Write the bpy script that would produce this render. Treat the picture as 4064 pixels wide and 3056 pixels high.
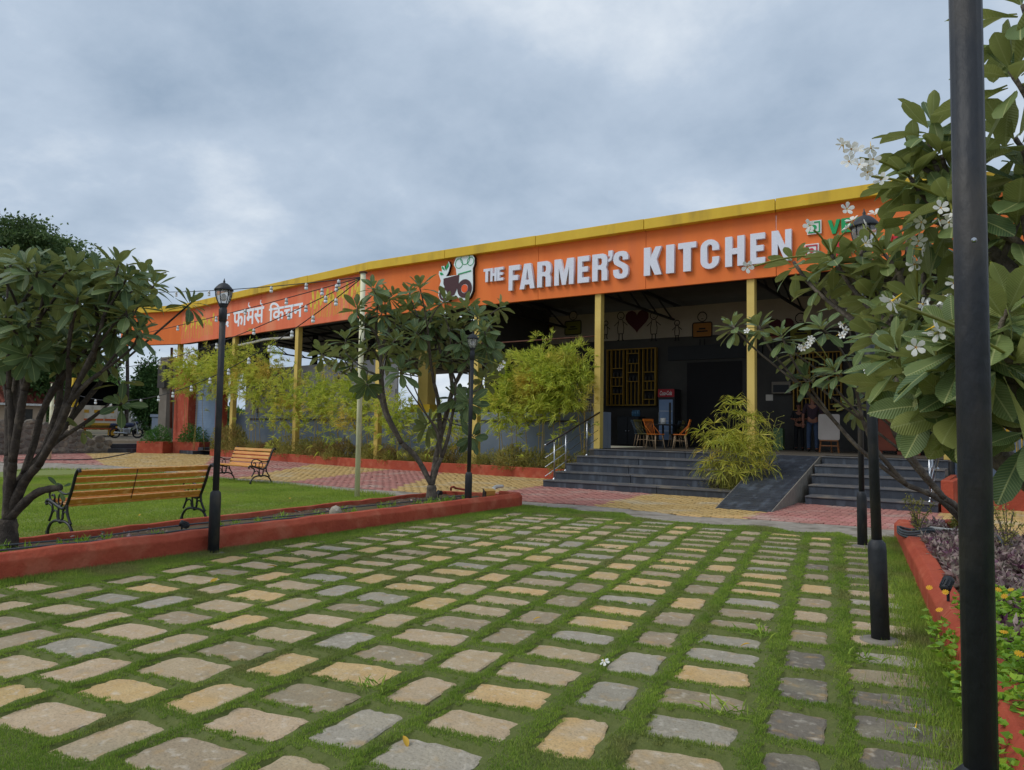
import bpy, bmesh, math, random
import numpy as np
from mathutils import Vector, Matrix, Quaternion
rnd = random.Random(7); npr = np.random.default_rng(7)
for o in list(bpy.data.objects): bpy.data.objects.remove(o)
S = bpy.context.scene; COL = S.collection
# ------------------------------------------------------------------ camera
SW, SH, FOC = 4064, 3056, 2950.0
RC = np.array([[0.828718333564546, 0.5594394214318212, 0.015920344281173227],
               [-0.019336904603763933, 0.05705046751334787, -0.998184015238099],
               [-0.5593317510515087, 0.8269055435202606, 0.05809659509055193]])
CP = np.array([0, 0, 1.5])
cam = bpy.data.cameras.new('camera'); co = bpy.data.objects.new('camera', cam); COL.objects.link(co); S.camera = co
cam.sensor_width = 36; cam.lens = FOC / SW * 36; cam.clip_start = .05; cam.clip_end = 2000
co.matrix_world = Matrix(((RC[0][0], -RC[1][0], -RC[2][0], 0), (RC[0][1], -RC[1][1], -RC[2][1], 0),
                          (RC[0][2], -RC[1][2], -RC[2][2], 1.5), (0, 0, 0, 1)))
# photo pixel -> direction; its distance comes from the plane it touches
def ray(x, y): return RC.T @ np.array([(x - SW / 2) / FOC, (y - SH / 2) / FOC, 1.0])
def G(x, y, z=0.0): d = ray(x, y); return Vector(CP + d * ((z - 1.5) / d[2]))
def YP(x, y, Y): d = ray(x, y); return Vector(CP + d * (Y / d[1]))
def DP(x, y, dep): return Vector(CP + ray(x, y) * dep)
def PX(p): v = RC @ (np.array(p) - CP); return v[0] / v[2] * FOC + SW / 2, v[1] / v[2] * FOC + SH / 2, v[2]
# ------------------------------------------------------------------ world, sun, exposure
SUN_DIR = Vector((-.42, -.55, .78)).normalized()
W = bpy.data.worlds.new('World'); S.world = W; W.use_nodes = True
nt = W.node_tree; nt.nodes.clear()
def N(t, typ, **k):
    n = t.nodes.new(typ)
    for a, b in k.items(): setattr(n, a, b)
    return n
out = N(nt, 'ShaderNodeOutputWorld'); bg = N(nt, 'ShaderNodeBackground'); nt.links.new(bg.outputs[0], out.inputs[0])
sky = N(nt, 'ShaderNodeTexSky', sky_type='NISHITA', sun_disc=False)
sky.sun_elevation = math.asin(SUN_DIR.z); sky.sun_rotation = math.atan2(SUN_DIR.x, SUN_DIR.y)
tc = N(nt, 'ShaderNodeTexCoord'); sep = N(nt, 'ShaderNodeSeparateXYZ'); nt.links.new(tc.outputs['Generated'], sep.inputs[0])
den = N(nt, 'ShaderNodeMath', operation='ADD'); den.inputs[1].default_value = .28
mx0 = N(nt, 'ShaderNodeMath', operation='MAXIMUM'); mx0.inputs[1].default_value = 0
nt.links.new(sep.outputs[2], mx0.inputs[0]); nt.links.new(mx0.outputs[0], den.inputs[0])
dv = N(nt, 'ShaderNodeVectorMath', operation='DIVIDE'); cmb = N(nt, 'ShaderNodeCombineXYZ')
for i in range(3): nt.links.new(den.outputs[0], cmb.inputs[i])
nt.links.new(tc.outputs['Generated'], dv.inputs[0]); nt.links.new(cmb.outputs[0], dv.inputs[1])
mp = N(nt, 'ShaderNodeMapping'); mp.inputs['Location'].default_value = (2.6, 7.9, 0); mp.inputs['Scale'].default_value = (1, 1, .0)
nt.links.new(dv.outputs[0], mp.inputs[0])
n1 = N(nt, 'ShaderNodeTexNoise'); n1.inputs['Scale'].default_value = 1.15; n1.inputs['Detail'].default_value = 10; n1.inputs['Roughness'].default_value = .58; n1.inputs['Distortion'].default_value = .12
nt.links.new(mp.outputs[0], n1.inputs[0])
rp = N(nt, 'ShaderNodeValToRGB'); rp.color_ramp.elements[0].position = .32; rp.color_ramp.elements[0].color = (3.2, 4.2, 5.5, 1)
rp.color_ramp.elements[1].position = .67; rp.color_ramp.elements[1].color = (8.8, 9.4, 10.0, 1)
e = rp.color_ramp.elements.new(.5); e.color = (5.1, 6.1, 7.4, 1)
nt.links.new(n1.outputs[0], rp.inputs[0])
mix = N(nt, 'ShaderNodeMix', data_type='RGBA'); mix.inputs[0].default_value = .93
nt.links.new(sky.outputs[0], mix.inputs[6]); nt.links.new(rp.outputs[0], mix.inputs[7])
nt.links.new(mix.outputs[2], bg.inputs[0]); bg.inputs[1].default_value = .1
sl = bpy.data.lights.new('sun', 'SUN'); sl.energy = 1.5; sl.angle = math.radians(30); sl.color = (1, .965, .9)
so = bpy.data.objects.new('sun', sl); COL.objects.link(so); so.rotation_euler = SUN_DIR.to_track_quat('Z', 'Y').to_euler(); so.location = (0, -5, 30)
S.view_settings.view_transform = 'Standard'; S.view_settings.look = 'None'; S.view_settings.exposure = 0; S.view_settings.gamma = 1
# ------------------------------------------------------------------ materials
def lin(h):
    h = h.lstrip('#'); c = [int(h[i:i + 2], 16) / 255 for i in (0, 2, 4)]
    return tuple(x / 12.92 if x <= .04045 else ((x + .055) / 1.055) ** 2.4 for x in c)
MATS = {}
def mat(name, c1, c2=None, scale=4, rough=.6, bump=0, bscale=40, spec=.4, metal=0, rand=0, trans=0, detail=5, c3=None, c3s=1.3, coat=0, island=0, stretch=None):
    """Principled with world-position noise between colours, optional bump, per-object / per-island value variation."""
    m = bpy.data.materials.new(name); m.use_nodes = True; t = m.node_tree; L = t.links.new
    b = t.nodes['Principled BSDF']; b.inputs['Roughness'].default_value = rough; b.inputs['Metallic'].default_value = metal
    b.inputs['Specular IOR Level'].default_value = spec; b.inputs['Coat Weight'].default_value = coat
    geo = N(t, 'ShaderNodeNewGeometry'); pos = geo.outputs['Position']
    if stretch:
        mm = N(t, 'ShaderNodeMapping'); mm.inputs['Scale'].default_value = stretch; L(pos, mm.inputs[0]); pos = mm.outputs[0]
    c1 = lin(c1) if isinstance(c1, str) else c1
    col = None
    if c2 is not None:
        c2 = lin(c2) if isinstance(c2, str) else c2
        nz = N(t, 'ShaderNodeTexNoise'); nz.inputs['Scale'].default_value = scale; nz.inputs['Detail'].default_value = detail; nz.inputs['Roughness'].default_value = .6
        L(pos, nz.inputs[0])
        r = N(t, 'ShaderNodeValToRGB'); r.color_ramp.elements[0].position = .33; r.color_ramp.elements[1].position = .67
        r.color_ramp.elements[0].color = (*c1, 1); r.color_ramp.elements[1].color = (*c2, 1); L(nz.outputs[0], r.inputs[0]); col = r.outputs[0]
        if c3 is not None:
            c3 = lin(c3) if isinstance(c3, str) else c3
            n3 = N(t, 'ShaderNodeTexNoise'); n3.inputs['Scale'].default_value = c3s; n3.inputs['Detail'].default_value = 6; L(pos, n3.inputs[0])
            r3 = N(t, 'ShaderNodeValToRGB'); r3.color_ramp.elements[0].position = .52; r3.color_ramp.elements[1].position = .68; L(n3.outputs[0], r3.inputs[0])
            mx = N(t, 'ShaderNodeMix', data_type='RGBA'); L(r3.outputs[0], mx.inputs[0]); L(col, mx.inputs[6]); mx.inputs[7].default_value = (*c3, 1); col = mx.outputs[2]
    if rand or island:
        hs = N(t, 'ShaderNodeHueSaturation')
        if col is None: hs.inputs['Color'].default_value = (*c1, 1)
        else: L(col, hs.inputs['Color'])
        src = geo.outputs['Random Per Island'] if island else N(t, 'ShaderNodeObjectInfo').outputs['Random']
        a = island or rand
        mr = N(t, 'ShaderNodeMapRange'); mr.inputs[3].default_value = 1 - a; mr.inputs[4].default_value = 1 + a; L(src, mr.inputs[0]); L(mr.outputs[0], hs.inputs['Value'])
        mr2 = N(t, 'ShaderNodeMapRange'); mr2.inputs[3].default_value = .5 + a * .06; mr2.inputs[4].default_value = .5 - a * .06; L(src, mr2.inputs[0]); L(mr2.outputs[0], hs.inputs['Hue'])
        col = hs.outputs[0]
    if col is None: b.inputs['Base Color'].default_value = (*c1, 1)
    else: L(col, b.inputs['Base Color'])
    if bump:
        nb = N(t, 'ShaderNodeTexNoise'); nb.inputs['Scale'].default_value = bscale; nb.inputs['Detail'].default_value = 6; L(pos, nb.inputs[0])
        bp = N(t, 'ShaderNodeBump'); bp.inputs['Strength'].default_value = min(1, bump); bp.inputs['Distance'].default_value = .02; L(nb.outputs[0], bp.inputs['Height']); L(bp.outputs[0], b.inputs['Normal'])
    if trans:
        o = t.nodes['Material Output']; tr = N(t, 'ShaderNodeBsdfTranslucent'); ms = N(t, 'ShaderNodeMixShader'); ms.inputs[0].default_value = trans
        if col is None: tr.inputs[0].default_value = (*c1, 1)
        else: L(col, tr.inputs[0])
        L(b.outputs[0], ms.inputs[1]); L(tr.outputs[0], ms.inputs[2]); L(ms.outputs[0], o.inputs[0])
    MATS[name] = m
    return m
# ------------------------------------------------------------------ builders
def V(*a): return Vector(a)
class MB:
    def __init__(s): s.v = []; s.f = []
    def add(s, vs, fs):
        k = len(s.v); s.v += [tuple(p) for p in vs]; s.f += [tuple(i + k for i in f) for f in fs]; return s
    def hexa(s, p):  # 4 bottom (ccw seen from above), 4 top
        return s.add(p, [(3, 2, 1, 0), (4, 5, 6, 7), (0, 1, 5, 4), (1, 2, 6, 5), (2, 3, 7, 6), (3, 0, 4, 7)])
    def box(s, c, d, rz=0, M=None):
        x, y, z = d[0] / 2, d[1] / 2, d[2] / 2; cs, sn = math.cos(rz), math.sin(rz)
        P = []
        for zz in (-z, z):
            for a, b in ((-x, -y), (x, -y), (x, y), (-x, y)):
                P.append(Vector((c[0] + a * cs - b * sn, c[1] + a * sn + b * cs, c[2] + zz)))
        if M: P = [M @ p for p in P]
        return s.hexa(P)
    def bar(s, a, b, w, h, up=(0, 0, 1)):  # rectangular bar from a to b, w sideways, h along up
        a, b, up = Vector(a), Vector(b), Vector(up); d = (b - a).normalized(); sd = d.cross(up)
        if sd.length < 1e-5: sd = d.cross(Vector((0, 1, 0)))
        sd.normalize(); u = sd.cross(d).normalized(); sd *= w / 2; u *= h / 2
        return s.hexa([a - sd - u, a + sd - u, b + sd - u, b - sd - u, a - sd + u, a + sd + u, b + sd + u, b - sd + u])
    def tube(s, pts, r, n=8, cap=True):
        pts = [Vector(p) for p in pts]; m = len(pts)
        rs = r if isinstance(r, (list, tuple)) else [r] * m
        vs = []; prev = None
        for i, p in enumerate(pts):
            d = (pts[min(i + 1, m - 1)] - pts[max(i - 1, 0)])
            if d.length < 1e-9: d = Vector((0, 0, 1))
            d.normalize()
            if prev is None:
                a = Vector((0, 0, 1)) if abs(d.z) < .9 else Vector((1, 0, 0)); x = d.cross(a).normalized()
            else:
                x = prev - d * prev.dot(d)
                x = x.normalized() if x.length > 1e-6 else d.orthogonal().normalized()
            prev = x; y = d.cross(x)
            for k in range(n):
                t = 2 * math.pi * k / n; vs.append(p + (x * math.cos(t) + y * math.sin(t)) * rs[i])
        fs = [(i * n + k, i * n + (k + 1) % n, (i + 1) * n + (k + 1) % n, (i + 1) * n + k) for i in range(m - 1) for k in range(n)]
        if cap: fs += [tuple(range(n - 1, -1, -1)), tuple((m - 1) * n + k for k in range(n))]
        return s.add(vs, fs)
    def lathe(s, prof, n=16, c=(0, 0, 0), M=None, cap=True):
        vs = [Vector((c[0] + r * math.cos(2 * math.pi * k / n), c[1] + r * math.sin(2 * math.pi * k / n), c[2] + z)) for r, z in prof for k in range(n)]
        if M: vs = [M @ v for v in vs]
        m = len(prof)
        fs = [(i * n + k, i * n + (k + 1) % n, (i + 1) * n + (k + 1) % n, (i + 1) * n + k) for i in range(m - 1) for k in range(n)]
        if cap: fs += [tuple(range(n - 1, -1, -1)), tuple((m - 1) * n + k for k in range(n))]
        return s.add(vs, fs)
    def prism(s, poly, T, d):  # poly 2D points, T maps (a,b,c)->3D, extruded c 0..d
        n = len(poly); vs = [T(a, b, 0) for a, b in poly] + [T(a, b, d) for a, b in poly]
        return s.add(vs, [tuple(range(n - 1, -1, -1)), tuple(range(n, 2 * n))] + [(i, (i + 1) % n, n + (i + 1) % n, n + i) for i in range(n)])
    def sphere(s, c, r, n=10, m=6, sc=(1, 1, 1)):
        vs = [(c[0], c[1], c[2] - r * sc[2])]
        for j in range(1, m):
            t = -math.pi / 2 + math.pi * j / m
            for k in range(n):
                a = 2 * math.pi * k / n; vs.append((c[0] + r * sc[0] * math.cos(t) * math.cos(a), c[1] + r * sc[1] * math.cos(t) * math.sin(a), c[2] + r * sc[2] * math.sin(t)))
        vs.append((c[0], c[1], c[2] + r * sc[2])); L = len(vs) - 1
        fs = [(0, 1 + (k + 1) % n, 1 + k) for k in range(n)] + [(L, L - n + k, L - n + (k + 1) % n) for k in range(n)]
        fs += [(1 + j * n + k, 1 + j * n + (k + 1) % n, 1 + (j + 1) * n + (k + 1) % n, 1 + (j + 1) * n + k) for j in range(m - 2) for k in range(n)]
        return s.add(vs, fs)
    def mesh(s, name, m=None, smooth=False):
        me = bpy.data.meshes.new(name); me.from_pydata(s.v, [], s.f); me.update()
        if m: me.materials.append(m if not isinstance(m, str) else MATS[m])
        if smooth: me.polygons.foreach_set('use_smooth', [True] * len(me.polygons))
        return me
def link(name, me, parent=None, M=None, world=False):
    o = bpy.data.objects.new(name, me); COL.objects.link(o)
    if parent:
        o.parent = parent
        if world:
            def wt(p): return p.location + p.matrix_parent_inverse.translation + wt(p.parent) if p else Vector((0, 0, 0))
            o.matrix_parent_inverse = Matrix.Translation(-wt(parent))
    if M is not None: o.matrix_basis = M
    return o
def obj(name, mb, m, parent=None, smooth=False, bevel=0, world=True, loc=None, label=None):
    o = link(name, mb.mesh(name, m, smooth), parent, None, world)
    if loc is not None: o.location = loc
    if bevel:
        b = o.modifiers.new('bevel', 'BEVEL'); b.width = bevel; b.segments = 2; b.limit_method = 'ANGLE'
    if label: o['label'] = label
    return o
def tag(o, label, cat, group=None):
    o['label'] = label; o['category'] = cat
    if group: o['group'] = group
    return o
def thing(name, label, cat, loc=(0, 0, 0), rz=0, group=None):
    o = bpy.data.objects.new(name, None); COL.objects.link(o); o.location = loc; o.rotation_euler = (0, 0, rz); o.empty_display_size = .2
    return tag(o, label, cat, group)
def struct(o): o['kind'] = 'structure'; return o
def stuff(o): o['kind'] = 'stuff'; return o
def dup(root, loc, rz=0, label=None, group=None, swap=None):
    def cp(o, par):
        c = o.copy(); COL.objects.link(c); c.parent = par
        if swap and o.type == 'MESH' and o.data.materials and o.data.materials[0].name in swap:
            c.data = o.data.copy(); c.data.materials[0] = MATS[swap[o.data.materials[0].name]]
        for ch in o.children: cp(ch, c)
        return c
    r = cp(root, None); r.location = loc; r.rotation_euler = (0, 0, rz)
    if label: r['label'] = label
    if group: r['group'] = group
    return r
def np_mesh(name, verts, faces_per, m, uv=None):
    """verts (N,k,3) : N separate faces of k corners each"""
    n, k = verts.shape[:2]; me = bpy.data.meshes.new(name)
    me.vertices.add(n * k); me.vertices.foreach_set('co', verts.reshape(-1).astype(np.float32))
    me.loops.add(n * k); me.loops.foreach_set('vertex_index', np.arange(n * k, dtype=np.int32))
    me.polygons.add(n); me.polygons.foreach_set('loop_start', np.arange(0, n * k, k, dtype=np.int32)); me.polygons.foreach_set('loop_total', np.full(n, k, dtype=np.int32))
    me.update(); me.validate(); me.materials.append(MATS[m] if isinstance(m, str) else m)
    return me
def blades(pts, length, width, lean=.6):
    n = len(pts); a = npr.uniform(0, 2 * np.pi, n); L = length * npr.uniform(.55, 1.25, n); w = width * npr.uniform(.7, 1.3, n)
    d = np.stack([np.cos(a), np.sin(a), np.zeros(n)], 1) * (w / 2)[:, None]
    b = npr.uniform(0, 2 * np.pi, n); le = npr.uniform(0, lean, n)
    tip = np.stack([np.cos(b) * np.sin(le), np.sin(b) * np.sin(le), np.cos(le)], 1) * L[:, None]
    return np.stack([pts - d, pts + d, pts + tip], 1)
def cards(pts, dirs, length, width, fold=0):
    """thin pointed leaves: diamond quads along dirs"""
    n = len(pts); L = length * npr.uniform(.6, 1.2, n)[:, None]; w = width * npr.uniform(.7, 1.2, n)[:, None]
    r = npr.normal(size=(n, 3)); s = np.cross(dirs, r); s /= np.linalg.norm(s, axis=1)[:, None] + 1e-9
    mid = pts + dirs * L * .45
    drop = np.zeros((n, 3)); drop[:, 2] = -fold * L[:, 0]
    return np.stack([pts, mid + s * w / 2, pts + dirs * L + drop, mid - s * w / 2], 1)
def unit(v): return v / (np.linalg.norm(v, axis=-1, keepdims=True) + 1e-9)
def inpoly(x, y, poly):
    ins = np.zeros(x.shape, bool); n = len(poly)
    for i in range(n):
        (x1, y1), (x2, y2) = poly[i], poly[(i + 1) % n]
        c = ((y1 > y) != (y2 > y)) & (x < (x2 - x1) * (y - y1) / (y2 - y1 + 1e-12) + x1); ins ^= c
    return ins
def arc(cx, cy, r, a0, a1, n=8, ry=None):
    ry = ry or r
    return [(cx + r * math.cos(math.radians(a0 + (a1 - a0) * i / n)), cy + ry * math.sin(math.radians(a0 + (a1 - a0) * i / n))) for i in range(n + 1)]
def spline(P, n=8):
    P = [Vector(p) for p in P]; Q = [P[0]] + P + [P[-1]]; o = []
    for i in range(1, len(Q) - 2):
        a, b, c, d = Q[i - 1:i + 3]
        for k in range(n):
            t = k / n; o.append(.5 * ((2 * b) + (c - a) * t + (2 * a - 5 * b + 4 * c - d) * t * t + (3 * b - a - 3 * c + d) * t ** 3))
    return o + [P[-1]]
# ------------------------------------------------------------------ material set
mat('soil', '#4a3a2c', '#63503c', 6, .95, .8, 30, c3='#5c5a3a')
mat('earth', '#6e6252', '#857863', .6, .95, .4, 8, c3='#66704a', c3s=.25)
mat('turf_soil', '#56602c', '#646a36', 14, .95, .6, 60)
mat('grass', '#74903a', '#9ab24c', 1.6, .8, spec=.15, trans=.3, island=.28, c3='#8c8f56', c3s=1.1)
mat('lawn_soil', '#717c40', '#808a48', 8, .95, .7, 50)
mat('lawn_grass', '#86a03e', '#a5b74e', .9, .8, spec=.15, trans=.3, island=.22, c3='#9aa056', c3s=.8)
def stone_mat(name, a, b, c):
    m = mat(name, a, b, 4.5, .88, 0, c3=c, c3s=2.4, rand=.09, spec=.2); t = m.node_tree; L = t.links.new; bs = t.nodes['Principled BSDF']
    src = bs.inputs['Base Color'].links[0].from_socket; pos = N(t, 'ShaderNodeNewGeometry').outputs['Position']
    def ns(sc, lo, hi, det=4):
        n = N(t, 'ShaderNodeTexNoise'); n.inputs['Scale'].default_value = sc; n.inputs['Detail'].default_value = det; L(pos, n.inputs[0]); r = N(t, 'ShaderNodeMapRange'); r.inputs[1].default_value = lo; r.inputs[2].default_value = hi; L(n.outputs[0], r.inputs[0]); return r.outputs[0], n.outputs[0]
    def mul(src, fac, col, amt):
        k = N(t, 'ShaderNodeMath', operation='MULTIPLY'); k.inputs[1].default_value = amt; L(fac, k.inputs[0]); x = N(t, 'ShaderNodeMix', data_type='RGBA'); L(k.outputs[0], x.inputs[0]); L(src, x.inputs[6]); x.inputs[7].default_value = (*lin(col), 1); return x.outputs[2]
    f, _ = ns(85, .5, .72); src = mul(src, f, '#6b6250', .45)       # dark grains
    f, _ = ns(9, .55, .72, 6); src = mul(src, f, '#c29c5e', .4)      # rusty stains
    f, _ = ns(16, .56, .75, 6); src = mul(src, f, '#d8cfc0', .5)      # pale scuffs
    f, g = ns(6.5, .58, .78, 6); src = mul(src, f, '#7a705c', .4)     # mud
    L(src, bs.inputs['Base Color']); h1, hn = ns(38, 0, 1, 8); bp = N(t, 'ShaderNodeBump'); bp.inputs['Strength'].default_value = .8; bp.inputs['Distance'].default_value = .012; L(hn, bp.inputs['Height']); L(bp.outputs[0], bs.inputs['Normal'])
for nm, a, b, c in (('Y', '#cbad7c', '#c0a070', '#bba584'), ('T', '#bda889', '#b09a7c', '#a8987d'), ('B', '#a5957b', '#97866e', '#8f8470'), ('G', '#a79e8e', '#989081', '#a89e8b'), ('D', '#7f776a', '#6d665d', '#8c8472')): stone_mat('stone_' + nm, a, b, c)
mat('block_red', '#b98278', '#a96f66', 3, .9, .4, 90, rand=.12, c3='#b5968a', c3s=1)
mat('block_yellow', '#cbab72', '#bd9a60', 3, .9, .4, 90, rand=.12, c3='#c4b08d', c3s=1)
mat('joint', '#6f665c', '#85796c', 8, .95, .3, 60)
mat('concrete', '#a59c90', '#877f74', 5, .95, 1, 14, c3='#6f675a', c3s=2.2)
mat('red_paint', '#b5573f', '#a54a37', 3, .8, .6, 22, c3='#b9664e', c3s=3.4, spec=.2)
mat('black_paint', '#25282d', '#2e3034', 12, .55, .3, 30, c3='#45413c', c3s=5, spec=.4, stretch=(1, 1, .5))
mat('iron', '#17191c', '#212327', 20, .45, .2, 60, spec=.5)
mat('cream_pole', '#ece7c6', '#e2dcb8', 3, .6, 0, c3='#d3cba6', c3s=4)
mat('slat', '#d8963c', '#c8822c', 3, .42, .15, 30, stretch=(1, 6, 12), rand=.1, c3='#e2b060', c3s=2, spec=.5, coat=.2)
mat('orange', '#ee7c34', '#e5722e', 2.4, .6, .04, 40, c3='#e2743a', c3s=1.5, spec=.35, stretch=(1, 1, .12))
mat('orange_red', '#ea7a52', '#e2704a', 2.4, .65, .04, 40, c3='#e88a62', c3s=1.3, spec=.35, stretch=(1, 1, .12))
mat('yellow', '#e0ba34', '#d6af2c', 1.8, .55, .04, 50, c3='#b9972f', c3s=1.6, spec=.35, stretch=(1, 1, .3))
mat('column_yellow', '#dcc06a', '#d3b55e', 1.5, .6, .06, 40, c3='#c9ab5a', c3s=1.1)
mat('black_slab', '#383d46', '#2e323a', 2.5, .5, .25, 30, c3='#4d545e', c3s=2.2, spec=.5, rand=.12, stretch=(2.6, 1, .55))
mat('tread', '#54555a', '#5f5d5c', 3, .6, .25, 30, c3='#7d756a', c3s=2.5, spec=.4, rand=.1)
mat('mortar', '#8b8478', '#77716a', 8, .95, .4, 60)
mat('blue_wall', '#7f8b9c', '#74808f', .8, .85, .2, 25, c3='#8b929b', c3s=.9)
mat('grey_board', '#9b9aa0', '#8e8d92', .7, .8, .12, 25)
mat('white_sign', '#e6e8f2', '#dcdfea', 30, .5, .25, 160)
mat('white', '#e8e8e6', '#dddcd8', 6, .5)
mat('paint_wheat', '#e4c84a', '#d8b838', 9, .7)
mat('paint_hindi', '#f2f6fa', '#e8eef4', 3, .7)
mat('sign_green', '#149e5b', None, rough=.4); mat('sign_red', '#c8283a', None, rough=.4); mat('logo_brown', '#4a2a2c', None, rough=.5)
mat('logo_white', '#e6f2f2', None, rough=.5); mat('logo_orange', '#ea5a22', None, rough=.5); mat('logo_edge', '#1d1a1c', None, rough=.6)
mat('charcoal', '#474541', '#3d3b38', 1.2, .8, .15, 30)
mat('charcoal_dark', '#26282b', '#2d2f32', 1.2, .7)
mat('mural_cream', '#a79c8b', '#988e7e', 1, .85)
mat('ink', '#1c1a1c', None, rough=.8)
mat('board_red', '#7c352c', None, rough=.7); mat('board_green', '#6f6f22', None, rough=.7); mat('board_orange', '#9a6628', None, rough=.7); mat('heart_red', '#45121a', None, rough=.7)
mat('lattice', '#a07c22', '#92701e', 3, .6)
mat('steel', '#b9bcc0', '#a4a8ad', 8, .28, metal=1)
mat('rail_wood', '#2c2622', '#38302a', 8, .35)
mat('roof_metal', '#5b554e', '#4d4842', 2, .7, stretch=(1, 1, 1)); mat('steel_dark', '#1d1e20', '#26272a', 4, .6)
mat('floor_tile', '#6f675c', '#5f584e', 1.5, .5)
mat('shutter', '#8ea4bd', '#8097b2', 2, .5, metal=.2); mat('rust', '#6a4436', '#573629', 5, .9, .4, 40)
mat('grey_concrete', '#8a8276', '#776f64', 1.2, .9, .4, 20); mat('beige', '#b9aa94', '#a8987f', 1.2, .9, .2, 20)
mat('stone_wall', '#837b70', '#5f5a53', 2.4, .95, 1, 5, c3='#9a9080', c3s=2.6)
mat('tile_roof', '#854838', '#6a382c', 3, .85, .5, 14); mat('bark', '#6f665c', '#544b43', 14, .95, .9, 60, c3='#857b6d', c3s=9)
mat('bark_dark', '#4f4740', '#3b342e', 14, .95, .9, 60, c3='#645a4f', c3s=9)
mat('culm', '#b59a4e', '#9a8a4a', 4, .5, rand=.15); mat('culm_gold', '#d2a62c', '#bf9626', 5, .45, rand=.15, c3='#8f8038', c3s=3)
mat('bamboo_leaf', '#d0d65e', '#b6c84e', 1.2, .55, trans=.5, island=.25, c3='#dcc864', c3s=.9)
mat('sedge', '#c2bd48', '#a8b240', 2, .5, trans=.4, island=.28, c3='#d0b850', c3s=1.6)
mat('hedge', '#97964a', '#aaa45a', 1.1, .8, trans=.35, island=.35, c3='#8f7048', c3s=.8)
mat('bush', '#3f6b2a', '#4d7d33', 3, .6, trans=.25, island=.3)
mat('far_leaf', '#3f5a2c', '#4a6a33', .3, .7, trans=.25, island=.35); mat('far_leaf2', '#5c7a38', '#6c8a44', .3, .7, trans=.3, island=.35)
mat('flame_leaf', '#4d6436', '#5d7540', .35, .7, trans=.3, island=.4); mat('flame', '#c0301e', '#d8452a', 2, .6); mat('creeper', '#476a35', '#58783e', .5, .7, trans=.25, island=.35)
mat('purple_leaf', '#74505f', '#a39a86', 16, .45, trans=.2, island=.45, c3='#5e2848', c3s=7); mat('wedelia', '#7ea52e', '#92b63a', 3, .5, trans=.3, island=.3)
mat('flower_yellow', '#eeb41c', None, rough=.5, trans=.2); mat('petal', '#f0efe8', None, rough=.5, trans=.25); mat('petal_core', '#f0c22c', None, rough=.5)
mat('stalk', '#8a8c3c', '#7c7a36', 10, .6); mat('dry_leaf', '#c9a030', None, rough=.6, trans=.2)
mat('bulb', '#f2f4f6', None, rough=.3, spec=.5); mat('cable', '#1d1d22', None, rough=.6)
mat('plastic_black', '#202327', '#2a2d31', 20, .5); mat('lens', '#e9ecef', None, rough=.2)
mat('wood_cut', '#d6a85a', '#c79a4c', 6, .7, .2, 30); mat('pipe_white', '#dddad2', '#cfcbc2', 5, .5); mat('hose', '#53585c', '#464b50', 8, .6); mat('terracotta', '#b2553f', '#a04a36', 5, .8)
mat('chair_orange', '#d97a2b', '#cf6f22', 5, .5, rand=.06); mat('chair_olive', '#7d7442', '#716838', 5, .5); mat('chair_blue', '#6f7f8c', '#65757f', 5, .5); mat('chair_leg', '#b79c7c', '#a58a6a', 8, .6)
mat('fridge_red', '#a81d2a', None, rough=.4); mat('fridge_body', '#2a2a2c', None, rough=.5); mat('fridge_glass', '#8ea4c6', '#7f97bb', 3, .15, spec=.7)
mat('easel_board', '#a39b96', '#989089', 2, .6); mat('easel_wood', '#8a5a34', '#7a4e2c', 5, .6); mat('cabinet_wood', '#7a3a24', '#68301e', 4, .6)
mat('skin', '#8a5a42', '#7e5040', 6, .6); mat('hair', '#16120f', None, rough=.6); mat('cloth_black', '#17171a', '#1f1f22', 12, .9); mat('cloth_maroon', '#3b2a33', '#33242c', 12, .9); mat('denim', '#2f3d55', '#3a4a63', 12, .9); mat('shoe', '#1a1614', None, rough=.5)
mat('paper', '#cfc8bc', None, rough=.8); mat('bottle_blue', '#3f6d8c', '#5a86a2', 9, .3); mat('box_white', '#bdbab2', '#a9a59c', 3, .7); mat('box_green', '#5f7a52', None, rough=.7)
mat('truck_yellow', '#b98a1e', '#a87c1a', 3, .6); mat('truck_white', '#c9c0b0', '#b6ad9c', 2, .7, c3='#a3977f', c3s=3); mat('truck_orange', '#b5521e', None, rough=.6); mat('tarp', '#1f2326', '#2c3034', 2, .8); mat('tyre', '#17171a', None, rough=.8)
mat('van_grey', '#8f9390', '#838782', 1, .35, spec=.5); mat('van_glass', '#9fb0b0', '#7f9292', 1, .1); mat('bike_blue', '#2a3350', None, rough=.3)
mat('house_wall', '#c9b29a', '#bba48c', 1, .9)
def glass_mat():
    m = bpy.data.materials.new('lamp_glass'); m.use_nodes = True; t = m.node_tree; b = t.nodes['Principled BSDF']
    b.inputs['Base Color'].default_value = (.85, .82, .78, 1); b.inputs['Roughness'].default_value = .12; b.inputs['Transmission Weight'].default_value = .75; b.inputs['IOR'].default_value = 1.2
    MATS['lamp_glass'] = m
glass_mat()
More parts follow.
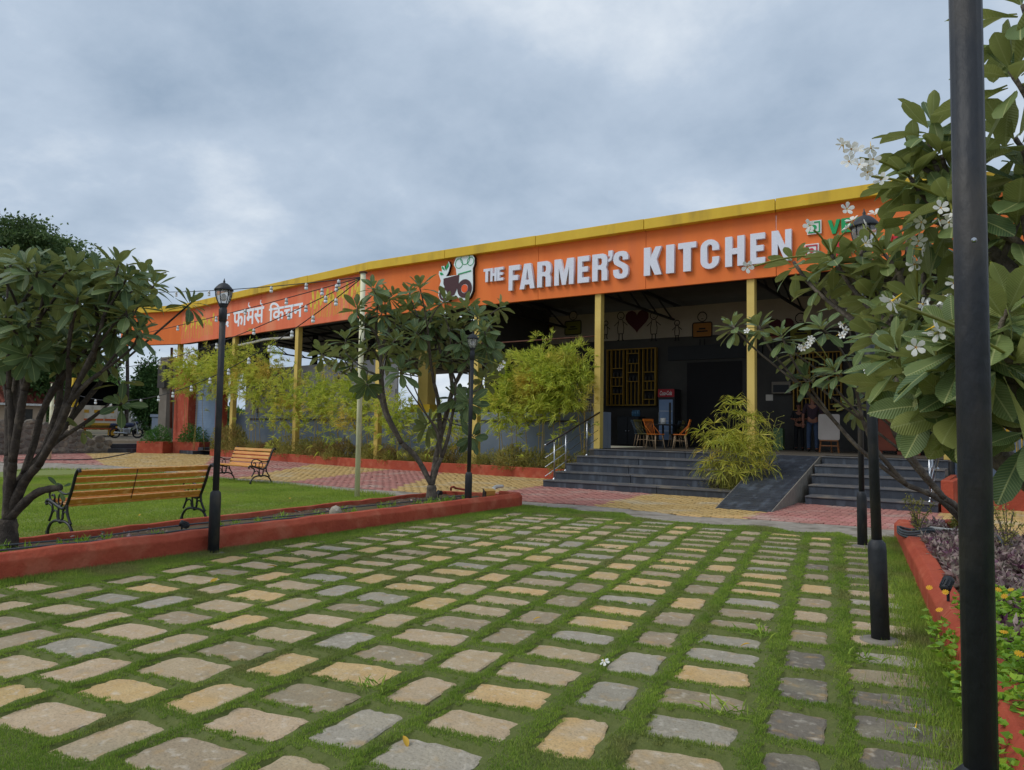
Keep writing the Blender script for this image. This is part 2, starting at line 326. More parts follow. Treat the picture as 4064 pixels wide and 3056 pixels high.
def leaf_mat(name, top, top2, under, vein):
    m = bpy.data.materials.new(name); m.use_nodes = True; t = m.node_tree; L = t.links.new; b = t.nodes['Principled BSDF']
    uv = N(t, 'ShaderNodeUVMap'); sp = N(t, 'ShaderNodeSeparateXYZ'); L(uv.outputs[0], sp.inputs[0])
    ab = N(t, 'ShaderNodeMath', operation='ABSOLUTE'); L(sp.outputs[0], ab.inputs[0])
    # side veins: stripes in v - .35*|u|
    k = N(t, 'ShaderNodeMath', operation='MULTIPLY_ADD'); k.inputs[1].default_value = -.16; L(ab.outputs[0], k.inputs[0]); L(sp.outputs[1], k.inputs[2])
    w = N(t, 'ShaderNodeMath', operation='MULTIPLY'); w.inputs[1].default_value = 130; L(k.outputs[0], w.inputs[0])
    s = N(t, 'ShaderNodeMath', operation='SINE'); L(w.outputs[0], s.inputs[0])
    rs = N(t, 'ShaderNodeMapRange'); rs.inputs[1].default_value = .6; rs.inputs[2].default_value = 1; rs.inputs[3].default_value = 0; rs.inputs[4].default_value = .3; L(s.outputs[0], rs.inputs[0])
    rm = N(t, 'ShaderNodeMapRange'); rm.inputs[1].default_value = .03; rm.inputs[2].default_value = .075; rm.inputs[3].default_value = .8; rm.inputs[4].default_value = 0; L(ab.outputs[0], rm.inputs[0])
    mxv = N(t, 'ShaderNodeMath', operation='MAXIMUM'); L(rs.outputs[0], mxv.inputs[0]); L(rm.outputs[0], mxv.inputs[1])
    geo = N(t, 'ShaderNodeNewGeometry'); oi = N(t, 'ShaderNodeObjectInfo')
    ad = N(t, 'ShaderNodeMath', operation='ADD'); L(geo.outputs['Random Per Island'], ad.inputs[0]); L(oi.outputs['Random'], ad.inputs[1])
    fr = N(t, 'ShaderNodeMath', operation='FRACT'); L(ad.outputs[0], fr.inputs[0])
    m1 = N(t, 'ShaderNodeMix', data_type='RGBA'); L(fr.outputs[0], m1.inputs[0]); m1.inputs[6].default_value = (*lin(top), 1); m1.inputs[7].default_value = (*lin(top2), 1)
    nz = N(t, 'ShaderNodeTexNoise'); nz.inputs['Scale'].default_value = 9; L(geo.outputs['Position'], nz.inputs[0])
    mu = N(t, 'ShaderNodeMix', data_type='RGBA'); L(geo.outputs['Backfacing'], mu.inputs[0]); L(m1.outputs[2], mu.inputs[6]); mu.inputs[7].default_value = (*lin(under), 1)
    mv = N(t, 'ShaderNodeMix', data_type='RGBA'); L(mxv.outputs[0], mv.inputs[0]); L(mu.outputs[2], mv.inputs[6]); mv.inputs[7].default_value = (*lin(vein), 1)
    hs = N(t, 'ShaderNodeHueSaturation'); L(mv.outputs[2], hs.inputs['Color']); mr = N(t, 'ShaderNodeMapRange'); mr.inputs[3].default_value = .7; mr.inputs[4].default_value = 1.3; L(nz.outputs[0], mr.inputs[0]); L(mr.outputs[0], hs.inputs['Value'])
    L(hs.outputs[0], b.inputs['Base Color']); b.inputs['Roughness'].default_value = .5; b.inputs['Specular IOR Level'].default_value = .5
    bp = N(t, 'ShaderNodeBump'); bp.inputs['Strength'].default_value = .35; bp.inputs['Distance'].default_value = .004; L(s.outputs[0], bp.inputs['Height']); L(bp.outputs[0], b.inputs['Normal'])
    o = t.nodes['Material Output']; tr = N(t, 'ShaderNodeBsdfTranslucent'); L(hs.outputs[0], tr.inputs[0]); ms = N(t, 'ShaderNodeMixShader'); ms.inputs[0].default_value = .25
    L(b.outputs[0], ms.inputs[1]); L(tr.outputs[0], ms.inputs[2]); L(ms.outputs[0], o.inputs[0]); MATS[name] = m
leaf_mat('leaf_green', '#47603a', '#667a44', '#848c50', '#98a468')
leaf_mat('leaf_near', '#4f693f', '#7b8c4e', '#9ba25c', '#b4ba7c')
# ================================================================== GROUND
def sheet(name, poly, z, m, parent=None):
    return obj(name, MB().add([(x, y, z) for x, y in poly], [tuple(range(len(poly)))]), m, parent)
def extrude_poly(poly, z0, z1): return MB().prism(poly, lambda a, b, c: Vector((a, b, z0 + c)), z1 - z0)
struct(sheet('ground', [(-400, -60), (160, -60), (160, 420), (-400, 420)], -.09, 'earth'))
path = struct(sheet('path', [(-38, -6), (9, -6), (9, 21.5), (-38, 21.5)], -.03, 'joint'))
def gl(pts, z=0): return [(p.x, p.y) for p in (G(x, y, z) for x, y in pts)]
# concrete border between turf / lawn and the block path
lawn_edge = gl([(32, 1871), (216, 1864), (450, 1868), (640, 1880), (812, 1898), (934, 1909), (1160, 1927), (1360, 1950), (1557, 1969)])
con_out_l = gl([(32, 1838), (216, 1836), (430, 1846), (640, 1862), (798, 1885), (934, 1896), (1160, 1912), (1360, 1932), (1696, 1956)])
turf_far = gl([(2000, 2003), (2100, 2011), (2267, 2023), (2297, 2032), (2473, 2039), (2507, 2057), (2600, 2066), (2700, 2076), (2844, 2088), (3037, 2093), (3147, 2117), (3325, 2117), (3421, 2150), (3550, 2150)])
con_out_r = gl([(2100, 1989.5), (2383, 2007.5), (2600, 2029), (2700, 2044.5), (2989, 2059), (3421.5, 2088), (3662, 2113), (3800, 2122)])
cpoly = [(-22, 1)] + [(x - 1, y) for x, y in con_out_l[:1]] + con_out_l + [(-9.9, 13.0)] + con_out_r + [(1.5, 13.2), (1.5, 9.5), (.2, 10.4), (-1.6, 11.6), (-4.5, 11.2), (-8, 11.4), (-9.4, 11.6), (-11, 11), (-13, 11.2), (-15.5, 11)] + [(x + 1.2, y - .8) for x, y in lawn_edge[:4][::-1]] + [(-19, 1)]
struct(sheet('concrete_border', cpoly, -.012, 'concrete'))
# path blocks: interlocking zigzag pavers in red and yellow bands
BL = [((-1.09, 14.94), (-1.16, 16.51)), ((-3.94, 13.18), (-3.95, 13.99)), ((-6.93, 13.42), (-7.17, 16.16)), ((-10.07, 14.48), (-10.49, 17.38)), ((-12.2, 12.95), (-15.38, 18.71)), ((-16.06, 13.66), (-17.94, 18.69)), ((-17.73, 12.72), (-20.76, 17.19))]
def band(x, y):
    k = 0
    for (x1, y1), (x2, y2) in BL:
        if x < x1 + (x2 - x1) * (y - y1) / (y2 - y1): k += 1
    if k == len(BL):
        a = math.degrees(math.atan2(y - 8, x + 13)) % 360
        k += max(0, int((a - 131) / 13) + 1) - 1 if a > 131 else 0
    return k % 2 == 1      # True = red
zz = [(-.5, -.38), (-.25, -.5), (0, -.38), (.25, -.5), (.5, -.38), (.5, .38), (.25, .5), (0, .38), (-.25, .5), (-.5, .38)]
zz = [(-.49, -.42), (-.25, -.52), (0, -.42), (.25, -.52), (.49, -.42), (.49, .42), (.25, .36), (0, .46), (-.25, .36), (-.49, .46)]
BLX, BLY = .24, .125
def block_mb(): 
    mb = MB(); n = len(zz); t = [(a * (BLX - .012), b * (BLY - .012)) for a, b in zz]
    vs = [(a, b, -.02) for a, b in t] + [(a, b, -.003) for a, b in t] + [(a * .965, b * .93, 0) for a, b in t]
    fs = [tuple(range(2 * n, 3 * n))] + [(i, (i + 1) % n, n + (i + 1) % n, n + i) for i in range(n)] + [(n + i, n + (i + 1) % n, 2 * n + (i + 1) % n, 2 * n + i) for i in range(n)]
    return mb.add(vs, fs)
bm = {True: block_mb().mesh('block', 'block_red'), False: block_mb().mesh('block', 'block_yellow')}
PB = con_out_l + [(-9.9, 13.02)] + con_out_r + [(9, 13.4), (9, 19.4), (-1.0, 18.2), (-1.2, 19.3), (-12, 19.3), (-19.5, 19.3), (-33, 21.5), (-37, 21.2), (-37, 13.8)]
xs = np.arange(-37, 4.5, BLX); ys = np.arange(5, 21.5, BLY)
X, Y = np.meshgrid(xs, ys); X = X + (np.arange(len(ys)) % 2)[:, None] * BLX / 2
keep = inpoly(X, Y, PB); X, Y = X[keep], Y[keep]
hid = (X > -10.3) & (X < -1.2) & (Y > 16.75); X, Y = X[~hid], Y[~hid]
cands = []
for x, y in zip(X, Y):
    px, py, d = PX((x, y, 0))
    if d > 1 and -80 < px < SW + 80 and 0 < py < SH + 80: cands.append((d, x, y))
cands.sort()
farr = {True: [], False: []}
zz3 = np.array([(a * (BLX - .012), b * (BLY - .012)) for a, b in zz])
for i, (d, x, y) in enumerate(cands):
    r = band(x, y); dz = rnd.uniform(-.003, .003)
    if i < 300: link('block', bm[r], path, Matrix.Translation((x, y, dz)) @ Matrix.Rotation(rnd.uniform(-.02, .02), 4, 'Z') @ Matrix.Rotation(rnd.uniform(-.012, .012), 4, 'X'))
    else: farr[r].append((x, y, dz))
for r, L_ in farr.items():
    a = np.array(L_); tl = npr.uniform(-.006, .006, (len(a), 2))
    top = np.zeros((len(a), len(zz), 3)); top[:, :, 0] = a[:, None, 0] + zz3[None, :, 0]; top[:, :, 1] = a[:, None, 1] + zz3[None, :, 1]
    top[:, :, 2] = a[:, None, 2] + tl[:, :1] * zz3[None, :, 0] * 8 + tl[:, 1:] * zz3[None, :, 1] * 8
    m = np_mesh('block_paving', top, len(zz), 'block_red' if r else 'block_yellow')
    o = stuff(link('block_paving', m, path, None, True)); so_ = o.modifiers.new('s', 'SOLIDIFY'); so_.thickness = .02; so_.offset = -1
# ---- turf court with stone pavers
PA = math.radians(-10.52); CU, SU = math.cos(PA), math.sin(PA)
def uv2xy(u, v): return u * CU + v * SU, -u * SU + v * CU
KX = -7.75   # front face of the left kerb
RK = [(-1.5, 12.4), (-.83, 8.41), (-.46, 6.23), (-.26, 5.03), (.08, 3.0), (.35, 1.2)]  # right planter kerb foot
def rkx(y):
    for (x1, y1), (x2, y2) in zip(RK, RK[1:]):
        if y >= y2 or (x2, y2) == RK[-1]: return x1 + (x2 - x1) * (y - y1) / (y2 - y1)
cols = {}   # colour strings read off the photo, near to far
COLN = {-.2: (3.55, .612, 'DDDDBTBYBDBBT'), -1.19: (3.55, .62, 'YGGBBYBBYTBBBT'), -2.19: (2.56, .612, 'TGTTBBBBYYTBGTY'), -3.18: (2.57, .612, 'TYYGTYTYBYTGTTB'), -4.18: (2.6, .612, 'YTTYTGYTYTYBGTT'), -5.17: (2.8, .612, 'TBTGTYTBYTTGBTT'), -6.16: (3.3, .612, 'BTBBTYBTGTYTBBT'), -7.1: (3.6, .612, 'DBDDBDBTBB')}
COLW = {.3: (2.6, .435, 'BBDDDDBGTTBGTBDBDBBBBB'), -.7: (2.6, .432, 'TBTGBYGGBBGYYYGTBBGBTY'), -1.7: (2.6, .437, 'GGTYTTGYYGYYBYYBYBTBTGB'), -2.68: (2.56, .431, 'BTBYBTBTTYBGYTGTYGTBGTGT'), -3.67: (2.6, .432, 'TYTBTTBGYTYGTTYGTBYTGBTG'), -4.66: (2.6, .432, 'YTGTBTYTGYTTBYTGTYBTGTB'), -5.66: (2.8, .432, 'TTBTGYTBTYTGTBTGBTBTT'), -6.66: (3.2, .432, 'BDBTDBGBDTBDBTBDB')}
STONES = []
for C, w, h in ((COLN, .285, .49), (COLW, .47, .335)):
    for u0, (v0, pt, cs) in C.items():
        k = 0
        while True:
            v = v0 + k * pt + rnd.uniform(-.02, .02); u = u0 + rnd.uniform(-.015, .015); x, y = uv2xy(u, v)
            if v > 12.2: break
            lim = None
            ey = np.interp(x, [p[0] for p in turf_far], [p[1] for p in turf_far])
            if y < ey - .12 and x > KX + .3 and x < rkx(y) - .12 and PX((x, y, 0))[1] < 3300:
                kk = 1 - .07 * min(1, max(0, (u + 1.9) / 1.6)); STONES.append((u, v, w * kk * rnd.uniform(.9, 1.06), h * kk * rnd.uniform(.88, 1.06), cs[k] if k < len(cs) else rnd.choice('YTBBGT')))
            k += 1
STONES.sort(key=lambda s: s[1]); STONES = STONES[:300]
turf_poly = [(KX, .2), (.5, .2)] + RK[::-1] + turf_far[::-1] + [(-8.4, 12.3), (KX, 11.6)]
step = .04
gx = np.arange(-8.5, .8, step); gy = np.arange(.2, 13.1, step); GX, GY = np.meshgrid(gx, gy)
GU = GX * CU - GY * SU; GV = GX * SU + GY * CU
Dst = np.full(GX.shape, .5)
def smooth_noise(x, y, f, seed):
    r = np.random.default_rng(seed); o = np.zeros_like(x)
    for i in range(5):
        a = r.uniform(0, 6.28); ph = r.uniform(0, 6.28); ff = f * r.uniform(.6, 1.6); o = o + np.sin((x * math.cos(a) + y * math.sin(a)) * ff + ph)
    return o / 5
for (u, v, w, h, c) in STONES:
    x, y = uv2xy(u, v); i0, i1 = np.searchsorted(gx, [x - .45, x + .45]); j0, j1 = np.searchsorted(gy, [y - .45, y + .45])
    a = np.abs(GU[j0:j1, i0:i1] - u) - w / 2; b = np.abs(GV[j0:j1, i0:i1] - v) - h / 2
    d = np.hypot(np.maximum(a, 0), np.maximum(b, 0)) + np.minimum(np.maximum(a, b), 0)
    Dst[j0:j1, i0:i1] = np.minimum(Dst[j0:j1, i0:i1], d)
Dn = Dst + .020 * smooth_noise(GX, GY, 30, 3) + .018 * smooth_noise(GX, GY, 75, 4)
HT = np.clip((Dn + .01) / .05, 0, 1); HT = HT * HT * (3 - 2 * HT) * (.030 + .010 * smooth_noise(GX, GY, 9, 5)) - .014
ins = inpoly(GX, GY, turf_poly)
nyx = GX.shape; idx = np.arange(GX.size).reshape(nyx)
q = ins[:-1, :-1] & ins[1:, :-1] & ins[:-1, 1:] & ins[1:, 1:]
F = np.stack([idx[:-1, :-1][q], idx[:-1, 1:][q], idx[1:, 1:][q], idx[1:, :-1][q]], 1)
me = bpy.data.meshes.new('turf'); me.from_pydata(np.stack([GX, GY, HT], 2).reshape(-1, 3).tolist(), [], F.tolist()); me.materials.append(MATS['turf_soil']); me.polygons.foreach_set('use_smooth', [True] * len(me.polygons))
turf = struct(link('turf', me))
# stones
for (u, v, w, h, c) in STONES:
    n = 30; ring = []; ph1, ph2 = rnd.uniform(0, 6), rnd.uniform(0, 6); tw, tp = rnd.uniform(-.08, .08), rnd.uniform(-.08, .08)
    for k in range(n):
        t = 2 * math.pi * (k + .5) / n; cx, sy = math.cos(t), math.sin(t); p = 12
        r = (abs(cx) ** p + abs(sy) ** p) ** (-1 / p); j = 1 + rnd.uniform(-.03, .025) + .035 * math.sin(5 * t + ph1) + .025 * math.sin(11 * t + ph2) - (.1 * rnd.random() if rnd.random() < .06 else 0)
        ring.append((cx * r * w / 2 * j * (1 + tw * sy * r), sy * r * h / 2 * j * (1 + tp * cx * r)))
    mb = MB(); ins_ = .012 / min(w, h)
    vs = [(a, b, -.05) for a, b in ring] + [(a, b, -.005) for a, b in ring] + [(a * (1 - 2 * ins_), b * (1 - 2 * ins_), rnd.uniform(-.0015, .0015)) for a, b in ring]
    mb.add(vs, [tuple(range(2 * n, 3 * n))] + [(i + o_, (i + 1) % n + o_, n + (i + 1) % n + o_, n + i + o_) for o_ in (0, n) for i in range(n)])
    x, y = uv2xy(u, v)
    link('stone', mb.mesh('stone', 'stone_' + c), turf, Matrix.Translation((x, y, rnd.uniform(-.006, .004))) @ Matrix.Rotation(-PA + rnd.uniform(-.05, .05), 4, 'Z') @ Matrix.Rotation(rnd.uniform(-.012, .012), 4, 'X') @ Matrix.Rotation(rnd.uniform(-.012, .012), 4, 'Y'))
# turf blades, scattered where no stone lies
def scatter_turf(n, y0, y1):
    x = npr.uniform(-8, .6, n); y = npr.uniform(y0, y1, n)
    i = np.clip(((x - gx[0]) / step).astype(int), 0, len(gx) - 1); j = np.clip(((y - gy[0]) / step).astype(int), 0, len(gy) - 1)
    d = Dn[j, i]; ok = ins[j, i] & (d > .004 + npr.uniform(-.012, .012, n))
    x, y, d, z = x[ok], y[ok], d[ok], HT[j, i][ok]
    v = (np.stack([x, y, z], 1) - CP) @ RC.T; px = v[:, 0] / v[:, 2] * FOC + SW / 2; py = v[:, 1] / v[:, 2] * FOC + SH / 2
    f = (v[:, 2] > .5) & (px > -100) & (px < SW + 100) & (py < SH + 150)
    return np.stack([x, y, z - .004], 1)[f], d[f]
parts = []
for n, y0, y1, L_, w_ in ((1250000, .3, 4.4, .019, .0042), (620000, 4.4, 7.4, .022, .0055), (430000, 7.4, 13, .025, .0075)):
    p, d = scatter_turf(n, y0, y1); sc = np.clip(.55 + d * 9, .5, 1.15)
    pat = .95 + .25 * smooth_noise(p[:, 0], p[:, 1], 4, 11) + .2 * smooth_noise(p[:, 0], p[:, 1], 17, 12)
    parts.append(blades(p, L_ * sc * pat, w_, .9))
# taller fringe along the kerbs
n = 26000; y = npr.uniform(2.5, 12, n); x = KX + np.abs(npr.normal(0, .09, n)); parts.append(blades(np.stack([x, y, np.full(n, .005)], 1), .055, .006, .8))
y = npr.uniform(1.5, 12, n); rk = np.interp(-y, [-p[1] for p in RK], [p[0] for p in RK]); x = rk - np.abs(npr.normal(0, .16, n)); parts.append(blades(np.stack([x, y, np.full(n, .005)], 1), .06, .005, .8))
stuff(tag(link('turf_grass', np_mesh('turf_grass', np.concatenate(parts), 3, 'grass')), 'short green turf grass growing between the stone pavers', 'grass'))
# weeds in the court
def weed(x, y, label, nb=26, L_=.16, m='grass'):
    pts = np.stack([npr.normal(x, .05, nb), npr.normal(y, .04, nb), np.full(nb, .01)], 1)
    a = npr.uniform(0, 6.28, nb); el = npr.uniform(.25, 1.2, nb); d = np.stack([np.cos(a) * np.cos(el), np.sin(a) * np.cos(el), np.sin(el)], 1)
    return tag(link('weed', np_mesh('weed', cards(pts, d, L_, .012, .25), 4, m)), label, 'weed')
for (px, py), lb in (((2900, 2850), 'yellowing grass weed in the turf by a long grey-brown stone'), ((1490, 2745), 'pale tuft of grass weed beside a broad tan stone'), ((3010, 2535), 'dark creeping weed between two brown stones'), ((3430, 2630), 'yellow weed tuft beside the thick sleeve of a lamp post')):
    g = G(px, py); weed(g.x, g.y, lb)
# ---- lawn
lawn_poly = lawn_edge + [(-9.9, 12.0), (-9.62, 11.5), (-9.2, 4), (-9.1, 2), (-19, 1)]
struct(sheet('lawn', lawn_poly, .004, 'lawn_soil'))
n = 520000; x = npr.uniform(-22, -9.1, n); y = npr.uniform(2, 13, n); ok = inpoly(x, y, lawn_poly)
p = np.stack([x, y, np.full(n, .004)], 1)[ok]; v = (p - CP) @ RC.T; px = v[:, 0] / v[:, 2] * FOC + SW / 2; p = p[(px > -60)]
sc = .8 + .45 * smooth_noise(p[:, 0], p[:, 1], 3, 21) + .2 * smooth_noise(p[:, 0], p[:, 1], 11, 22)
lg = [blades(p, .038 * np.clip(sc, .4, 1.4), .009, .9)]
n = 5000; t = npr.uniform(0, 1, n); L2 = np.array(lawn_edge); k = (t * (len(L2) - 1)).astype(int); fr_ = t * (len(L2) - 1) - k
e2 = L2[k] * (1 - fr_)[:, None] + L2[np.minimum(k + 1, len(L2) - 1)] * fr_[:, None] + npr.normal(0, .06, (n, 2)); lg.append(blades(np.column_stack([e2, np.full(n, .0)]), .09, .009, .7))
stuff(tag(link('lawn_grass', np_mesh('lawn_grass', np.concatenate(lg), 3, 'lawn_grass')), 'mown green lawn under the wooden benches', 'grass'))
# ================================================================== KERBS AND BEDS
def kerb(name, line, w, h, label, closed=False, ch=.07, m='red_paint', z0=-.05):
    """kerb solid following line (outer foot); left of travel direction is inside"""
    P = [Vector((x, y, 0)) for x, y in line]; mb = MB(); prof = [(0, z0), (0, h - ch), (ch * .8, h), (w - ch * .25, h), (w, h - ch * .4), (w, z0)]
    n = len(prof); vs = []
    for i, p in enumerate(P):
        a = (P[i] - P[i - 1]).normalized() if i else None; b = (P[i + 1] - P[i]).normalized() if i < len(P) - 1 else None
        d = ((a or b) + (b or a)).normalized(); nrm = Vector((-d.y, d.x, 0)); k = 1 / max(.5, nrm.dot(Vector((-(b or a).y, (b or a).x, 0))))
        wob = rnd.uniform(-.008, .008); wo = rnd.uniform(-.005, .005)
        for o_, z in prof: vs.append(p + nrm * (o_ * k + wo) + Vector((0, 0, z + (wob if z > 0 else 0))))
    fs = [(i * n + j, (i + 1) * n + j, (i + 1) * n + (j + 1) % n, i * n + (j + 1) % n) for i in range(len(P) - 1) for j in range(n)]
    fs += [tuple(range(n)), tuple((len(P) - 1) * n + j for j in range(n - 1, -1, -1))]
    mb.add(vs, fs); o = obj(name, mb, m, None, bevel=.012); tag(o, label, 'kerb'); return o
def dens(line, st=.28):
    o = []
    for (x1, y1), (x2, y2) in zip(line, line[1:]):
        k = max(1, int(math.hypot(x2 - x1, y2 - y1) / st)); o += [(x1 + (x2 - x1) * i / k, y1 + (y2 - y1) * i / k) for i in range(k)]
    return o + [line[-1]]
kerb('bed_kerb', dens([(KX, .5), (KX, 10.0)]), .17, .27, 'long brick-red painted kerb with chamfered edge beside the stone court')
kerb('bed_kerb', dens([(KX, 10.008), (KX, 11.75), (-7.85, 12.02), (-8.08, 12.16), (-8.4, 12.2)]), .17, .27, 'short rounded end of the brick-red kerb behind the leaning wooden slab')
kerb('bed_kerb', dens([(-8.42, 12.22), (-9.75, 12.0), (-9.72, 11.4), (-9.25, 4), (-9.15, 1.0)]), .09, .2, 'thin brick-red kerb between the soil bed and the lawn', ch=.02)
def soil_bed(name, poly, z, amp, label_):
    px_ = [p[0] for p in poly]; py_ = [p[1] for p in poly]; st = .09
    ax, ay = np.arange(min(px_), max(px_), st), np.arange(min(py_), max(py_), st); AX, AY = np.meshgrid(ax, ay)
    Z = z + amp * (smooth_noise(AX, AY, 5, 31) + .6 * smooth_noise(AX, AY, 17, 32)) + npr.normal(0, amp * .2, AX.shape)
    i_ = inpoly(AX, AY, poly); q = i_[:-1, :-1] | i_[1:, 1:]; id_ = np.arange(AX.size).reshape(AX.shape)
    F = np.stack([id_[:-1, :-1][q], id_[:-1, 1:][q], id_[1:, 1:][q], id_[1:, :-1][q]], 1)
    me = bpy.data.meshes.new(name); me.from_pydata(np.stack([AX, AY, Z], 2).reshape(-1, 3).tolist(), [], F.tolist()); me.materials.append(MATS['soil'])
    return struct(link(name, me))
soil_bed('bed_soil', [(KX - .14, 1.1), (KX - .14, 12.02), (-9.64, 11.9), (-9.62, 11.4), (-9.16, 4), (-9.1, 1.1)], .13, .03, '')
plan = RK[:1] + [(-.55, 12.42), (.15, 11.2), (.75, 9.3), (2.4, 6.4), (2.8, 1.2), (.35, 1.2)]
kerb('planter_kerb', dens(RK[::-1]), -.19, .25, 'brick-red kerb round the purple flower bed') if False else None
kerb('planter_kerb', dens([(.35, 1.2), (.08, 3.0), (-.26, 5.03), (-.46, 6.23)][::-1]), .2, .26, 'brick-red kerb of the flower bed overgrown by yellow-green daisies')
kerb('planter_kerb', dens([(-.462, 6.242), (-.83, 8.41), (-1.45, 12.1), (-1.5, 12.3), (-1.42, 12.42)][::-1]), .2, .26, 'brick-red kerb of the flower bed beside the purple leaves')
kerb('planter_kerb', dens([(-1.4, 12.44), (-.55, 12.42), (.15, 11.2), (.75, 9.3), (2.4, 6.4)][::-1]), .1, .24, 'thin brick-red back kerb of the flower bed next to the path', ch=.02)
soil_bed('planter_soil', [(-1.3, 12.2), (-.6, 12.25), (.05, 11.1), (.65, 9.2), (2.3, 6.3), (2.7, 1.3), (.55, 1.3), (-.05, 5.0), (-.65, 8.4)], .16, .02, '')
# ================================================================== BUILDING
FZ0, FZ1 = 5.53, 7.5
FP = [(-39.2, 20.85), (-35.2, 21.8), (-19.5, 19.5), (-1.4, 19.5), (6, 23.2)]   # fascia plan
bld = thing('restaurant', 'long single-storey restaurant with orange sign fascia, yellow coping and dark open veranda', 'building', (-10, 19.6, 0))
def plane(i, off=0.0):
    a, b = Vector((*FP[i], 0)), Vector((*FP[i + 1], 0)); d = (b - a).normalized(); n = Vector((d.y, -d.x, 0))
    return a, d, n, (b - a).length
def on_plane(i, px, py, off=0.0):
    a, d, n, L_ = plane(i); q = a + n * off; r = Vector(ray(px, py)); t = (q - Vector(CP)).dot(n) / r.dot(n); return Vector(CP) + r * t
def wallseg(mb, p, q, t, z0, z1, side=1):
    p, q = Vector((*p, 0)), Vector((*q, 0)); d = (q - p).normalized(); n = Vector((-d.y, d.x, 0)) * t * side
    b = [p, q, q + n, p + n] if side > 0 else [p + n, q + n, q, p]
    return mb.hexa([v + Vector((0, 0, z0)) for v in b] + [v + Vector((0, 0, z1)) for v in b])
def mitre(P, off):
    o = []
    for i, p in enumerate(P):
        p = Vector(p); ds = []
        if i: ds.append((p - Vector(P[i - 1])).normalized())
        if i < len(P) - 1: ds.append((Vector(P[i + 1]) - p).normalized())
        ns = [Vector((d.y, -d.x)) for d in ds]; n = sum(ns, Vector((0, 0))).normalized(); o.append(p + n * (off / n.dot(ns[0])))
    return o
def runsolid(mb, P, o0, o1, z0, z1, i0=0, i1=None):
    A, B = mitre(P, o0), mitre(P, o1)   # o1 = outer (towards viewer)
    for i in range(i0, (i1 or len(P)) - 1):
        b = [B[i], B[i + 1], A[i + 1], A[i]]
        mb.hexa([Vector((*v, z0)) for v in b] + [Vector((*v, z1)) for v in b])
fas = []
for i in range(4):
    A0, A1, B0, B1 = mitre(FP, -.12), mitre(FP, 0), mitre(FP, -.3), mitre(FP, .22); npan = (1, 4, 5, 2)[i]
    def hx(P, Q, z0, z1, f0, f1, dz=0):
        l = lambda X, f: X[i] + (X[i + 1] - X[i]) * f
        b = [l(Q, f0), l(Q, f1), l(P, f1), l(P, f0)]; return MB().hexa([Vector((*v, z0 + dz)) for v in b] + [Vector((*v, z1 + dz)) for v in b])
    for k in range(npan):
        e0, e1 = k / npan + (.0004 if k else 0), (k + 1) / npan - (.0004 if k < npan - 1 else 0)
        fas.append(obj('fascia_panel', hx(A0, A1, FZ0, 7.3, e0, e1, rnd.uniform(-.006, .006)), 'orange_red' if i == 1 else 'orange', bld)); obj('coping', hx(B0, B1, 7.2, FZ1, e0, e1, rnd.uniform(-.008, .008)), 'yellow', bld, bevel=.012)
    mb = MB(); runsolid(mb, FP, -.5, -.122, FZ0 + .03, 6.1, i, i + 2); obj('edge_beam', mb, 'steel_dark', bld)
for x_ in (-14.6, -6.4, -4.2): obj('roof_clip', MB().box((x_, 19.6, 7.51), (.2, .3, .03)), 'steel_dark', bld)
# roof deck and steelwork
mb = MB(); A = mitre(FP, -.5)
mb.hexa([Vector((-35.2, 22.5, 6.35)), Vector((-19.5, 20.1, 6.35)), Vector((-19.5, 40, 5.2)), Vector((-35.2, 40, 5.2)), Vector((-35.2, 22.5, 6.42)), Vector((-19.5, 20.1, 6.42)), Vector((-19.5, 40, 5.27)), Vector((-35.2, 40, 5.27))])
mb.hexa([Vector((-19.495, 20.1, 6.35)), Vector((-1.4, 20.1, 6.35)), Vector((-1.4, 40, 5.9)), Vector((-19.495, 40, 5.9)), Vector((-19.495, 20.1, 6.42)), Vector((-1.4, 20.1, 6.42)), Vector((-1.4, 40, 5.97)), Vector((-19.495, 40, 5.97))])
mb.hexa([Vector((-1.395, 20.1, 6.35)), Vector((6, 23.8, 6.35)), Vector((6, 40, 5.9)), Vector((-1.395, 40, 5.9)), Vector((-1.395, 20.1, 6.42)), Vector((6, 23.8, 6.42)), Vector((6, 40, 5.97)), Vector((-1.395, 40, 5.97))])
rf = obj('roof', mb, 'roof_metal', bld)
for k in range(13):
    y = 21.2 + k * 1.4; zz_ = 6.28 - (y - 20.1) * .0578
    obj('purlin', MB().bar((-34.8, y + 2.3, zz_), (-19.6, y, zz_), .06, .1), 'steel_dark', bld)
for x in (-33, -28.5, -24, -19.4, -14.7, -10.2, -5.7):
    y0 = 19.9 + max(0, (-19.5 - x)) * .145; z1 = 6.3; z2 = 5.95 if x > -19.45 else 5.25
    mb = MB(); mb.bar((x, y0, z1 - .1), (x, 39, z2 - .1), .08, .1).bar((x, y0, z1 - .75), (x, 39, z2 - .45), .07, .07)
    for k in range(14):
        t0, t1 = k / 14, (k + 1) / 14; ya, yb = y0 + (39 - y0) * t0, y0 + (39 - y0) * t1
        za, zb = z1 - .1 + (z2 - z1) * t0, z1 - .75 + (z2 - z1 + .3) * t1
        mb.bar((x, ya, za), (x, yb, zb), .04, .04)
    obj('roof_truss', mb, 'steel_dark', bld)
# columns
COLX = [(-10.2, 19.68), (-5.7, 19.68), (-1.25, 19.68), (-14.7, 19.68), (-19.2, 19.72)] + [tuple(on_plane(1, px_, 1400, -.2)[:2]) for px_ in (1184, 934, 716)]
for x, y in COLX:
    z0 = .94 if x > -11 else (4.42 if x < -33 else 0)
    obj('column', MB().box((x, y, (z0 + 5.56) / 2), (.2, .22, 5.56 - z0)), 'column_yellow', bld, bevel=.008)
